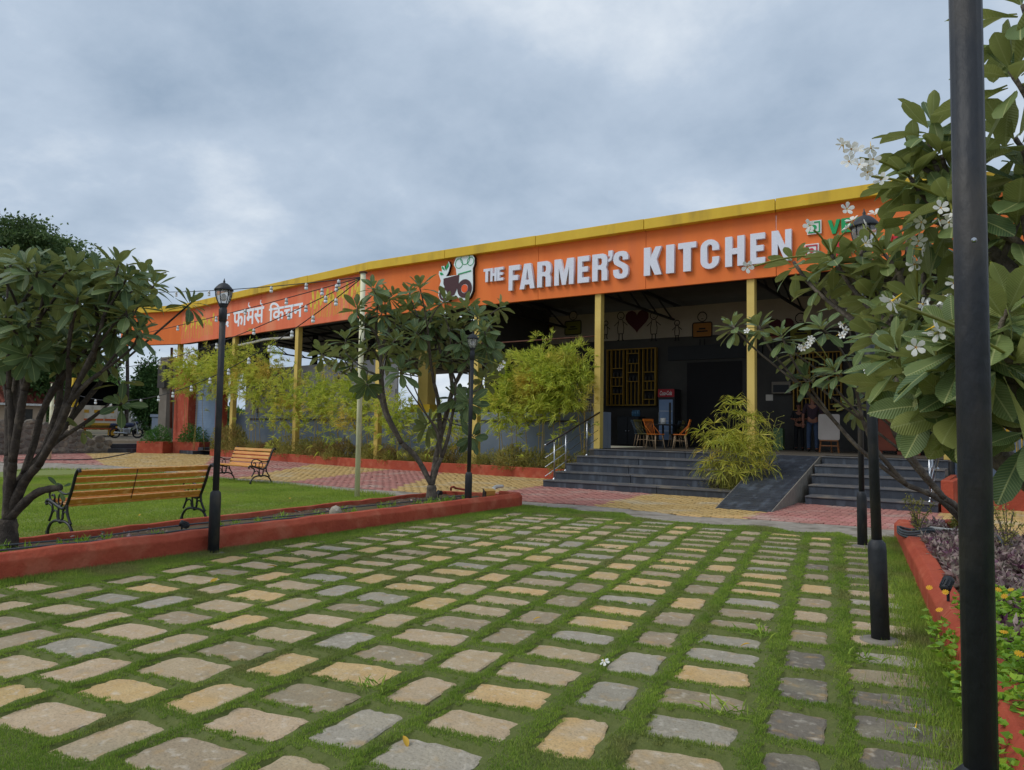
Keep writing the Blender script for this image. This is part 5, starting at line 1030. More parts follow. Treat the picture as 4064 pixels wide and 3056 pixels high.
for i, (px, py, sx, sz, n, lb) in enumerate([(765, 1465, 75, 85, 520, 'yellow-green bamboo clump in front of the roller shutter and red pillar'), (905, 1460, 90, 95, 640, 'dense yellow-green bamboo clump behind a lantern post, before the grey boards'), (1040, 1480, 95, 110, 520, 'bamboo clump before the grey board screen, behind the bench by the path'), (1150, 1580, 85, 130, 380, 'thin bamboo clump round a yellow column in front of the grey boards'), (1290, 1560, 90, 120, 430, 'bamboo clump between a yellow column and the cream pole'), (1420, 1570, 80, 120, 380, 'bamboo clump behind the tall cream pole'), (1570, 1640, 80, 90, 230, 'sparse bamboo clump behind the branches of the frangipani in the soil bed'), (1760, 1690, 100, 70, 150, 'sparse bamboo behind the trunk of the frangipani in the soil bed'), (2010, 1560, 80, 120, 330, 'bamboo clump behind the lamp post by the wooden slab'), (2140, 1500, 110, 140, 800, 'dense bright bamboo clump above the stair railing, under the painted children'), (2260, 1480, 95, 120, 620, 'dense bright bamboo clump touching the yellow column by the stair railing')]):
    Yc = 20.0 if px > 1500 else 20.0 + (1500 - px) * .0026
    clump(px, py + 10, Yc - .45, sx * 1.12, sz * 1.12, lb, int(n * 1.15), culms=5)
clump(4010, 1130, 19.6, 90, 120, 'bamboo with golden culms behind the trees at the blue wall', 380, True, 10, .2)
c_ = clump(3830, 1500, 19.4, 40, 30, 'golden bamboo culms standing against the blue wall by the narrow steps', 40, True, 9, .2)
mb = MB(); wallseg(mb, (-1.18, 20.3), (5, 23.3), .18, 0, 2.3); tag(obj('side_planter_wall', mb, 'blue_wall'), 'blue-grey wall behind the golden bamboo culms', 'wall')
kerb('side_planter_kerb', dens([(-1.21, 19.3), (-1.21, 16.7), (-1.0, 16.7), (-.9, 17.9), (5, 20.0)], 1.5), .12, .62, 'brick-red planter wall beside the narrow steps', ch=.01)
struct(sheet('side_planter_bed', [(-1.1, 17.5), (-.9, 18.1), (5, 20.2), (5, 23.2), (-1.1, 20.2)], .3, 'soil'))
# low shrubs along the bamboo kerb
def shrub_mesh(seed, n=2200, m='hedge', L_=.1, w=.022):
    r3 = unit(npr.normal(size=(n, 3))) * (npr.uniform(0, 1, (n, 1)) ** .35); r3[:, 2] = np.abs(r3[:, 2]); lob = 1 + .3 * smooth_noise(r3[:, 0], r3[:, 1], 4, seed) + .2 * smooth_noise(r3[:, 2], r3[:, 0], 6, seed + 1)
    p = r3 * lob[:, None] * np.array([.62, .42, .5]); d = unit(r3 + npr.normal(0, .6, (n, 3)) + np.array([0, 0, .3])); return np_mesh('shrub', cards(p, d, L_, w, .05), 4, m)
SHR = [shrub_mesh(s) for s in range(5)]
shl = ['in front of the roller shutter corner', 'behind the bench by the path', 'behind the tall cream pole', 'behind the frangipani in the soil bed', 'beside the stair railing']
k = 0; Ls = dens([(-30.6, 21.45), (-19.4, 19.8), (-10.7, 19.75)], .85)
for x, y in Ls:
    px = PX((x, y, .4))[0]; lab = shl[0] if px < 880 else shl[1] if px < 1230 else shl[2] if px < 1560 else shl[3] if px < 1950 else shl[4]
    s_ = rnd.uniform(.9, 1.3) * (1.35 if px < 960 else 1); o = link('low_shrub', SHR[k % 5], None, Matrix.Translation((x + rnd.uniform(-.1, .1), y + rnd.uniform(-.1, .15), .2)) @ Matrix.Rotation(rnd.uniform(0, 6), 4, 'Z') @ Matrix.Diagonal((s_, s_, s_ * rnd.uniform(.9, 1.25) * (1.5 if px < 960 else 1.05), 1)))
    tag(o, 'low brown-green shrub behind the brick-red kerb ' + lab, 'shrub', 'shrubs ' + lab); k += 1
# umbrella sedge beside the ramp
b = V(-5.42, 17.2, .18); sd_ = thing('umbrella_sedge', 'big yellow-green umbrella sedge growing between the wide steps and the ramp', 'plant', tuple(b)); st, lp_, ld_ = MB(), [], []
for i in range(64):
    a = rnd.uniform(0, 6.28); rr = rnd.random() ** .6; h = rnd.uniform(.45, 2.15) * (1 - .25 * rr); tipp = b + Vector((math.cos(a) * rr * .82 + .12, math.sin(a) * rr * .55 - .25, h * (1.0 - .25 * rr) + .12)); b0 = b + Vector((math.cos(a) * .22 + rnd.uniform(-.1, .1), math.sin(a) * .15, 0))
    st.tube(spline([b0, b0 + (tipp - b0) * .5 + Vector((0, 0, .18)), tipp], 4), .006, 4); ax = (tipp - b0).normalized(); n = 22
    ph = npr.uniform(0, 6.28, n); el = npr.uniform(-.15, .55, n); o1 = ax.orthogonal().normalized(); o2 = ax.cross(o1)
    d = np.outer(np.cos(ph) * np.cos(el), o1) + np.outer(np.sin(ph) * np.cos(el), o2) + np.outer(np.sin(el), ax); lp_.append(np.repeat(np.array(tipp)[None], n, 0)); ld_.append(d)
stuff(obj('stems', st, 'stalk', sd_)); pts, d = np.concatenate(lp_), unit(np.concatenate(ld_))
m1 = cards(pts, d, .3, .02, .0); tipq = m1[:, 2].copy(); d2 = unit(d + np.array([0, 0, -.9])); m2_ = cards(tipq - d * .05, d2, .18, .016, .1)
stuff(link('leaves', np_mesh('leaves', np.concatenate([m1, m2_]), 4, 'sedge'), sd_, None, True))
n = 1500; q = np.array(b) + npr.normal(0, 1, (n, 3)) * np.array([.35, .22, .3]) + np.array([0, -.05, .3]); q = q[q[:, 2] > .16]; stuff(link('undergrowth', np_mesh('undergrowth', cards(q, unit(npr.normal(size=(len(q), 3)) + [0, 0, .6]), .14, .012, .1), 4, 'hedge'), sd_, None, True))
sb = V(-5.0, 17.9, .4); sp_ = thing('seed_stalk_plant', 'thin branching plant gone to seed beside the ramp and yellow column', 'plant', tuple(sb)); mb = MB()
for i in range(26):
    a = rnd.uniform(-1.2, 1.2); h = rnd.uniform(.7, 1.65); e1 = sb + Vector((math.sin(a) * h * .55, rnd.uniform(-.3, .1), h * math.cos(a * .7))); P = spline([sb, sb + (e1 - sb) * .5 + Vector((0, 0, .1)), e1], 5); mb.tube(P, .006, 4)
    for j in range(4):
        q0 = P[-1 - 2 * j]; q1 = q0 + Vector((rnd.uniform(-.14, .2), rnd.uniform(-.1, .1), rnd.uniform(.02, .16))); mb.tube([q0, q1], .004, 3); mb.sphere(q1, .014, 5, 3)
stuff(obj('twigs', mb, 'stalk', sp_))
# ---- flower bed cover
def in_bed(n, y0, y1, poly): x = npr.uniform(-1.6, 2.6, n); y = npr.uniform(y0, y1, n); ok = inpoly(x, y, poly); return x[ok], y[ok]
bp_ = [(-1.28, 12.1), (-.65, 12.2), (0, 11.1), (.6, 9.2), (2.2, 6.3), (2.6, 1.3), (.5, 1.3), (0, 5.0), (-.22, 6.2), (-.62, 8.4)]
x, y = in_bed(30000, 4.6, 12.2, bp_); pu = (npr.uniform(0, 1, len(x)) < np.clip((y - 5.2) / 2.2, .12, 1)); x, y = x[pu], y[pu]
x, y = x[::4], y[::4]; nl = 7; h = .2 + .1 * npr.uniform(0, 1, len(x)) + .05 * smooth_noise(x, y, 4, 41); pc_ = np.repeat(np.stack([x, y, h], 1), nl, 0); a = np.tile(np.arange(nl) * 2.4, len(x)) + np.repeat(npr.uniform(0, 6, len(x)), nl); el = np.tile(np.linspace(1.1, .05, nl), len(x)) + npr.normal(0, .15, len(a))
x = pc_; stuff(tag(link('purple_ground_cover', np_mesh('purple_ground_cover', cards(pc_, np.stack([np.cos(a) * np.cos(el), np.sin(a) * np.cos(el), np.sin(el)], 1), .11, .036, .12), 4, 'purple_leaf')), 'purple and silver striped leaves covering the flower bed', 'ground cover'))
x, y = in_bed(30000, 1.4, 7.2, bp_); gr = npr.uniform(0, 1, len(x)) < np.clip((7.2 - y) / 1.6, 0, 1); x, y = x[gr], y[gr]
ex = np.interp(-y, [-p_[1] for p_ in RK], [p_[0] for p_ in RK]); ov = npr.uniform(0, 1, len(x)) < .08; x = np.where(ov & (y < 6.4), ex + npr.uniform(-.1, .25, len(x)), x)
h = .24 + .14 * npr.uniform(0, 1, len(x)) + .06 * smooth_noise(x, y, 5, 43); h = np.where(x < ex + .05, npr.uniform(.05, .26, len(x)), h); a = npr.uniform(0, 6.28, len(x)); el = npr.uniform(-.2, .8, len(x)); base_ = np.stack([x, y, h], 1); L3 = []
for da in (-.7, 0, .7): L3.append(cards(base_, np.stack([np.cos(a + da) * np.cos(el), np.sin(a + da) * np.cos(el), np.sin(el)], 1), .055, .028, .1))
wd = stuff(tag(link('daisy_ground_cover', np_mesh('daisy_ground_cover', np.concatenate(L3), 4, 'wedelia')), 'bright green lobed leaves of creeping daisy spilling over the kerb', 'ground cover'))
dz_ = MB()
for k in range(10):
    a = .628 * k; M = Matrix.Rotation(a, 4, 'Z'); dz_.add([M @ Vector(p) for p in ((-.06, .2, 0), (.06, .2, 0), (.17, .75, .03), (0, 1, .0), (-.17, .75, .03))], [(0, 1, 2, 3, 4)])
dz_.sphere((0, 0, .03), .26, 8, 4, (1, 1, .5)); DZ = dz_.mesh('daisy', 'flower_yellow')
for i, (px, py) in enumerate([(3688, 2332), (3752, 2350), (3962, 2340), (3935, 2362), (3986, 2366), (4012, 2340), (4060, 2370), (3984, 2508), (4045, 2594), (3728, 2420)]):
    p = G(px, py, .42); d = (Vector(CP) - p).normalized() * .5 + Vector((rnd.uniform(-.4, .4), rnd.uniform(-.4, .4), .8)); M = Matrix.Translation(p) @ d.to_track_quat('Z', 'Y').to_matrix().to_4x4() @ Matrix.Scale(.024, 4)
    link('daisy_flower', DZ, wd, M)
def twig_plant(p, h, label, m='hedge'):
    t = thing('twiggy_plant', label, 'plant', tuple(p)); mb = MB(); pts = []
    for i in range(9):
        e1 = p + Vector((rnd.uniform(-.35, .35) * h, rnd.uniform(-.2, .2) * h, h * rnd.uniform(.5, 1))); P = spline([p, p + (e1 - p) * .5 + Vector((0, 0, .05)), e1], 4); mb.tube(P, .004, 4); pts += [v for v in P[2:] for _ in range(5)]
    stuff(obj('twigs', mb, 'bark', t)); a = np.array([tuple(v) for v in pts]) + npr.normal(0, .015, (len(pts), 3)); stuff(link('leaves', np_mesh('leaves', cards(a, unit(npr.normal(size=a.shape)), .045, .018, 0), 4, m), t, None, True))
twig_plant(G(3640, 2125, .25), .55, 'thin twiggy plant at the back corner of the flower bed by the coiled hose')
twig_plant(G(4000, 2190, .25), .55, 'thin twiggy plant at the back kerb beside a curved grey hose')
twig_plant(G(3790, 2125, .25), .3, 'short leafy plant in the clay pot by the white pipe')
# bed fittings
def spotlight(p, d, s, label):
    t = thing('spotlight', label, 'spotlight', tuple(p)); M = Matrix.Translation(p) @ Vector(d).to_track_quat('Z', 'Y').to_matrix().to_4x4() @ Matrix.Scale(.68, 4)
    obj('housing', MB().lathe([(.03, -.14), (.05, -.12), (.05, -.02), (.062, 0), (.062, .03), (.055, .03)], 14, M=M), 'plastic_black', t, True)
    for k in range(10): a = .628 * k; obj('fin', MB().bar(M @ Vector((.052 * math.cos(a), .052 * math.sin(a), -.11)), M @ Vector((.052 * math.cos(a), .052 * math.sin(a), -.02)), .008, .014), 'plastic_black', t)
    obj('lens', MB().lathe([(.054, .018), (.05, .02), (.001, .021)], 12, M=M), 'lens', t); obj('spike', MB().tube([p, p - Vector((0, 0, .18))], .012, 6), 'plastic_black', t)
spotlight(G(3762, 2308, .4), (.2, .75, .5), 1, 'black finned garden spotlight among the purple leaves')
spotlight(G(722, 2078, .24), (-.7, -.6, .35), 1, 'small garden spotlight with white lens in the soil bed behind a bench')
spotlight(G(1741, 1954, .24), (-.1, -.9, .2), 1, 'round white-faced spotlight beside the frangipani trunk in the soil bed')
tag(obj('white_pipe', MB().tube([G(3693, 2105, .1), G(3694, 2096, .33), G(3770, 2104, .33), G(3850, 2108, .33)], .022, 8), 'pipe_white', None, True), 'white plastic pipe elbow at the back kerb of the flower bed', 'pipe')
tag(obj('grey_hose', MB().tube(spline([G(3930, 2122, .26), G(3960, 2130, .36), G(3980, 2160, .32), G(3985, 2185, .22), G(3965, 2190, .2)], 5), .016, 8), 'hose', None, True), 'curved grey hose at the back kerb of the flower bed', 'hose')
pc = G(3635, 2128, .24); mb = MB()
for j in range(3): mb.tube([pc + Vector((.2 * math.cos(i * .393), .16 * math.sin(i * .393), .02 + .03 * j + .02 * math.sin(i))) for i in range(17)], .016, 6)
tag(obj('coiled_hose', mb, 'hose', None, True), 'coiled dark hose in the back corner of the flower bed', 'hose')
pp = G(3800, 2135, .2); pt_ = thing('clay_pot', 'terracotta pot at the back of the flower bed', 'pot', tuple(pp)); obj('pot', MB().lathe([(.08, 0), (.12, .18), (.135, .18), (.135, .22), (.115, .22), (.1, .16)], 14, pp), 'terracotta', pt_, True)
# soil bed details
q = G(1905, 1955, .28); ws = thing('wooden_slab', 'pale cut wooden slab with bark edge leaning on the end of the red kerb', 'slab', tuple(G(1935, 2015)))
A_, B_ = G(1935, 2022, .0), V(-7.9, 11.05, .36); u = (B_ - A_).normalized(); sd2 = V(.35, .93, 0).normalized(); nrm = u.cross(sd2)
Lw = (B_ - A_).length; prof = [(-.15, 0), (-.13, .12), (-.085, .25), (-.095, .4), (-.12, Lw), (.1, Lw), (.11, .35), (.1, .22), (.16, .1), (.19, .02)]
obj('board', MB().prism([(a, b_) for a, b_ in prof], lambda a, b_, c: A_ + sd2 * a + u * b_ + nrm * c, .07), 'wood_cut', ws); obj('bark_edge', MB().prism([(a - .03, b_) for a, b_ in prof[:5]] + [(a, b_) for a, b_ in prof[:5]][::-1], lambda a, b_, c: A_ + sd2 * a + u * b_ + nrm * (c - .01), .09), 'bark_dark', ws)
tag(obj('log', MB().tube(spline([V(-7.95, 11.2, .36), V(-8.2, 11.6, .38), V(-8.3, 12.0, .37)], 4), [.035, .04, .035, .03, .035, .04, .035, .03, .03], 8), 'pipe_white', None, True), 'pale peeled branch lying on the kerb end behind a lamp post', 'branch')
tag(obj('red_pipe', MB().tube(spline([G(1790, 1945, .2), G(1790, 1936, .3), G(1800, 1932, .34), G(1812, 1938, .3), G(1850, 1944, .26)], 5), .022, 8), 'terracotta', None, True), 'bent red pipe in the soil bed near the frangipani trunk', 'pipe')
for i, (L_, z, lb) in enumerate(((-8.3, .2, 'black drip hose running along the soil bed nearest the stone court'), (-8.75, .19, 'black drip hose running along the soil bed nearest the lawn'))): tag(obj('drip_hose', MB().tube(spline([(L_ + rnd.uniform(-.1, .1), y_, z + rnd.uniform(-.01, .02)) for y_ in np.arange(2, 11.8, .8)], 4), .011, 6), 'hose', None, True), lb, 'hose')
rk_ = G(1332, 2038, .2); tag(link('rock', MB().sphere((0, 0, 0), .11, 8, 5, (1, .8, 1.1)).mesh('rock', 'stone_G', True), None, Matrix.Translation(rk_)), 'grey stone standing in the soil bed', 'rock')
n = 1500; y = npr.uniform(2.5, 11.8, n); x = npr.uniform(-9.1, -8.0, n) - (y - 4) * .02; ok = smooth_noise(x, y, 3, 51) > .1; x, y = x[ok], y[ok]; a = npr.uniform(0, 6.28, len(x)); el = npr.uniform(0, .8, len(x)); P_ = np.stack([x, y, np.full(len(x), .16)], 1); D_ = np.stack([np.cos(a) * np.cos(el), np.sin(a) * np.cos(el), np.sin(el)], 1)
hf = len(x) // 2; stuff(tag(link('bed_litter', np_mesh('bed_litter', cards(P_[:hf], D_[:hf], .08, .03, .1), 4, 'purple_leaf')), 'withered purple leaves on the soil bed', 'leaf litter'))
n = 60; cx_, cy_ = npr.uniform(-8.9, -8.1, n), npr.uniform(3, 11.5, n); P_ = np.repeat(np.stack([cx_, cy_, np.full(n, .14)], 1), 22, 0) + npr.normal(0, .03, (n * 22, 3)) * [1, 1, .1]; D_ = unit(npr.normal(0, .5, (n * 22, 3)) + [0, 0, 1]); stuff(tag(link('bed_weeds', np_mesh('bed_weeds', cards(P_, D_, .13, .012, .15), 4, 'wedelia')), 'thin green weeds sprouting in the soil bed', 'weed'))
# fallen flowers and leaves
for px, py, lb in ((2398, 2630, 'fallen white frangipani flower on the turf beside a pinkish stone'), (3634, 2897, 'fallen white frangipani flower on a dark grey stone by the large lamp pole'), (2015, 2050, 'fallen white blossom on the turf near the wooden slab')):
    p = G(px, py, .03); t = thing('fallen_flower', lb, 'flower', tuple(p)); M = Matrix.Translation((0, 0, .012)) @ Matrix.Rotation(rnd.uniform(0, 6), 4, 'Z') @ Matrix.Rotation(2.6, 4, 'X') @ Matrix.Scale(.036, 4); link('flower', FLW, t, M); link('flower_throat', FLC, t, M)
for px, py, lb in ((865, 2293, 'yellow fallen leaf curled on a dark grey stone near a lamp post'), (1060, 2245, 'yellow-green fallen leaf on a grey stone near the red kerb')):
    p = G(px, py, .03); tag(link('fallen_leaf', leaf_mesh('fallen_leaf', 'dry_leaf', .3, .4, 1, 8), None, Matrix.Translation(p) @ Matrix.Rotation(rnd.uniform(0, 6), 4, 'Z') @ Matrix.Scale(.13, 4)), lb, 'leaf')
# ================================================================== INSIDE THE VERANDA
PZ = .942
def chair_parts(t, m):
    k = dict(world=False)
    obj('seat', MB().prism([(-.2, -.2), (.2, -.2), (.215, 0), (.18, .2), (-.18, .2), (-.215, 0)], lambda a, b_, c: Vector((a, b_, .43 + c)), .03), m, t, bevel=.008, **k)
    for sx in (-1, 1):
        for sy in (-1, 1): obj('leg', MB().tube([(sx * .15, sy * .15, .43), (sx * .21, sy * .21, 0)], [.02, .013], 8), 'chair_leg', t, True, **k)
        obj('stretcher', MB().tube([(sx * .175, -.175, .25), (sx * .175, .175, .25)], .009, 6), 'chair_leg', t, True, **k)
        obj('back_post', MB().tube([(sx * .16, .17, .45), (sx * .2, .3, .88)], .014, 6), m, t, True, **k); obj('side_brace', MB().tube([(sx * .19, -.02, .45), (sx * .185, .25, .72)], .01, 6), m, t, True, **k)
    for i in range(5): obj('spindle', MB().tube([(-.1 + .05 * i, .18, .45), (-.12 + .06 * i, .3, .86)], .008, 6), m, t, True, **k)
    obj('top_rail', MB().bar((-.23, .305, .88), (.23, .305, .88), .03, .07), m, t, bevel=.008, **k)
for px, py, rz, m, cn, lb in ((2600, 1781, 70, 'chair_orange', 'orange', 'orange spindle-back chair at the black table, its back towards the wall cabinet'), (2700, 1782, -75, 'chair_orange', 'orange', 'orange spindle-back chair at the black table, its back towards the doorway'), (2560, 1775, 80, 'chair_olive', 'olive', 'olive spindle-back chair behind the orange chair by the wall cabinet'), (2680, 1774, -80, 'chair_olive', 'olive', 'olive spindle-back chair behind the orange chair by the doorway'), (2548, 1772.5, 84, 'chair_blue', 'blue', 'blue-grey spindle-back chair next to the wall cabinet'), (2664, 1772, -82, 'chair_blue', 'blue', 'blue-grey spindle-back chair between the table and the fridge')):
    g = G(px, py, PZ); t = thing('wooden_chair', lb, 'chair', (g.x, g.y, PZ), math.radians(rz), 'chairs round the black table'); chair_parts(t, m)
g = G(2652, 1776, PZ); tb = thing('dining_table', 'black table with pedestal legs between the coloured chairs', 'table', (g.x, g.y, PZ))
obj('table_top', MB().box((0, 0, .755), (.8, 1.5, .04)), 'charcoal_dark', tb, bevel=.008, world=False)
for yy in (-.45, .45): obj('leg', MB().lathe([(.2, 0), (.2, .02), (.035, .04), (.035, .735), (.09, .74)], 12, (0, yy, 0)), 'charcoal_dark', tb, True, world=False)
tag(obj('paper_roll', MB().lathe([(.09, 0), (.09, .2), (.03, .2), (.03, .19)], 14, (g.x - .02, g.y - .4, PZ + .776)), 'white', None, True), 'white paper roll standing on the black table', 'paper roll'); tag(obj('plate', MB().lathe([(.07, 0), (.12, .02), (.115, .022), (.06, .008)], 14, (g.x - .3, g.y + .15, PZ + .776)), 'white', None, True), 'white plate on the black table', 'plate')
# drinks fridge
p, q = YP(2620, 1545, 25.0), YP(2686, 1545, 25.0); fx, fw = (p.x + q.x) / 2, q.x - p.x; fz = p.z
fr = thing('drinks_fridge', 'tall glass-door drinks fridge with red header and white script lettering', 'fridge', (fx, 25.1, PZ)); yF = 24.8
obj('cabinet', MB().box((fx, 25.12, (PZ + fz) / 2), (fw, .6, fz - PZ)), 'fridge_body', fr, bevel=.01); obj('header', MB().box((fx, yF, fz - .15), (fw - .02, .06, .28)), 'fridge_red', fr, bevel=.01)
obj('door_frame', MB().box((fx, yF, (PZ + .2 + fz - .34) / 2), (fw - .03, .04, fz - .34 - PZ - .2)), 'fridge_body', fr); obj('glass_door', MB().box((fx, yF - .025, (PZ + .24 + fz - .38) / 2), (fw - .12, .02, fz - .38 - PZ - .24)), 'fridge_glass', fr); obj('handle', MB().box((fx - fw / 2 + .06, yF - .05, PZ + 1.0), (.02, .03, .4)), 'steel', fr)
for k in range(3): obj('shelf', MB().box((fx, yF - .04, PZ + .55 + k * .35), (fw - .13, .008, .015)), 'white', fr)
obj('door_sticker', MB().box((fx + .16, yF - .042, PZ + 1.0), (.08, .006, 1.1)), 'charcoal', fr)
me = text_mesh('Coca-Cola', 'white', .01, .35, .01); c_ = np.empty(len(me.vertices) * 3); me.vertices.foreach_get('co', c_); c_ = c_.reshape(-1, 3); mn, mxx = c_.min(0), c_.max(0); c_[:, 0] = (c_[:, 0] - (mn[0] + mxx[0]) / 2) / (mxx[0] - mn[0]) * fw * .72; c_[:, 1] = (c_[:, 1] - (mn[1] + mxx[1]) / 2) / (mxx[1] - mn[1]) * .15; me.vertices.foreach_set('co', c_.reshape(-1))
link('header_lettering', me, fr, Matrix.Translation((0, yF - 25.1 - .04, fz - .15 - PZ)) @ Matrix.Rotation(math.pi / 2, 4, 'X'))
# wall cabinet with bottle pack
p, q = YP(2450, 1652, 24.9), YP(2532, 1768, 24.9); wc = thing('wall_cabinet', 'low black cabinet against the dark wall beside the chairs', 'cabinet', ((p.x + q.x) / 2, 25.2, PZ)); obj('carcass', MB().box(((p.x + q.x) / 2, 25.22, (p.z + PZ) / 2), (q.x - p.x, .6, p.z - PZ)), 'charcoal_dark', wc, bevel=.008)
for sx in (-.25, .25): dr = obj('cabinet_door', MB().box(((p.x + q.x) / 2 + sx * (q.x - p.x), 24.9, (p.z + PZ) / 2), ((q.x - p.x) * .48, .03, p.z - PZ - .08)), 'charcoal_dark', wc, bevel=.006); obj('knob', MB().sphere(((p.x + q.x) / 2 + sx * .3 * (q.x - p.x), 24.87, (p.z + PZ) / 2), .025), 'steel', dr, True)
pk = thing('bottle_pack', 'pack of blue-capped water bottles on the black wall cabinet', 'bottles', (q.x - .15, 25.1, p.z))
for i in range(3):
    for j in range(2): obj('water_bottle', MB().lathe([(.045, 0), (.045, .16), (.018, .2), (.018, .23)], 8, (q.x - .28 + i * .1, 25.05 + j * .1, p.z + .002)), 'bottle_blue', pk, True)
# right-hand furniture
p, q = YP(3070, 1517, BY), YP(3146, 1563, BY); ac = thing('air_conditioner', 'wall-mounted grey ventilation grille box on the dark wall', 'grille', ((p.x + q.x) / 2, BY - .2, q.z)); ob = obj('casing', MB().box(((p.x + q.x) / 2, BY - .14, (p.z + q.z) / 2), (q.x - p.x, .26, p.z - q.z)), 'grey_concrete', ac, bevel=.02); obj('grille', MB().box(((p.x + q.x) / 2, BY - .275, (p.z + q.z) / 2 - .03), (q.x - p.x - .12, .02, p.z - q.z - .16)), 'charcoal_dark', ac)
p, q = YP(3040, 1566, BY), YP(3068, 1590, BY); tag(obj('notice_paper', MB().box(((p.x + q.x) / 2, BY - .015, (p.z + q.z) / 2), (q.x - p.x, .01, p.z - q.z)), 'paper'), 'paper notice on the dark wall below the ventilation box', 'notice')
g = G(3290, 1797, PZ); ea = thing('easel', 'grey board standing on a brown wooden easel near two people', 'easel', (g.x, g.y, PZ)); k = dict(world=False)
pl = []
for cx, cz, a0 in ((.24, 1.06, 0), (-.24, 1.06, 90), (-.24, .42, 180), (.24, .42, 270)): pl += arc(cx, cz, .05, a0, a0 + 90, 3)
obj('board', MB().prism(pl, lambda a, b_, c: Vector((a, c - .02 + b_ * .06, b_)), .02), 'easel_board', ea, **k)
for sx in (-1, 1): obj('leg', MB().bar((sx * .26, .02, 0), (sx * .16, .1, 1.0), .035, .03), 'easel_wood', ea, **k)
obj('leg', MB().bar((0, .4, 0), (0, .12, .95), .035, .03), 'easel_wood', ea, **k); obj('tray', MB().box((0, -.0, .35), (.5, .06, .03)), 'easel_wood', ea, **k); obj('crossbar', MB().box((0, .03, .2), (.44, .025, .03)), 'easel_wood', ea, **k)
g = G(3133, 1776, PZ); bx = thing('carton', 'printed white and green carton standing on the veranda floor', 'box', (g.x, g.y, PZ)); obj('box', MB().box((0, 0, .2), (.36, .3, .4)), 'box_white', bx, bevel=.006, world=False); obj('lid', MB().box((0, 0, .42), (.37, .31, .03)), 'box_green', bx, world=False); obj('printed_band', MB().box((0, -.152, .27), (.362, .006, .05)), 'fridge_red', bx, world=False)
g = G(3150, 1788, PZ); tag(obj('floor_box', MB().box((g.x - .55, g.y + .4, PZ + .35), (.3, .25, .7)), 'box_green', None, bevel=.01), 'tall dull green box behind the printed carton', 'box')
g = G(3225, 1781, PZ); bh = thing('low_bench', 'small wooden bench on the veranda floor behind the standing people', 'bench', (g.x, g.y, PZ)); obj('seat', MB().box((0, 0, .38), (.8, .3, .04)), 'easel_wood', bh, world=False)
for sx in (-.35, .35): obj('leg', MB().box((sx, 0, .18), (.05, .26, .36)), 'easel_wood', bh, world=False)
for px, lb in ((3540, 'brown wooden cabinet at the side of the veranda behind a lamp post'), (3610, 'red-brown wooden counter beside the brown cabinet in the veranda')):
    g = YP(px, 1760, 23.2); cb = thing('wooden_cabinet', lb, 'cabinet', (g.x, 23.2, PZ)); obj('carcass', MB().box((0, 0, .55), (.62, .5, .9)), 'cabinet_wood', cb, bevel=.01, world=False)
    for sx in (-.25, .25): obj('leg', MB().box((sx, -.2, .05), (.06, .06, .1)), 'cabinet_wood', cb, world=False)
    obj('cabinet_top', MB().box((0, 0, 1.015), (.68, .56, .03)), 'cabinet_wood', cb, world=False)
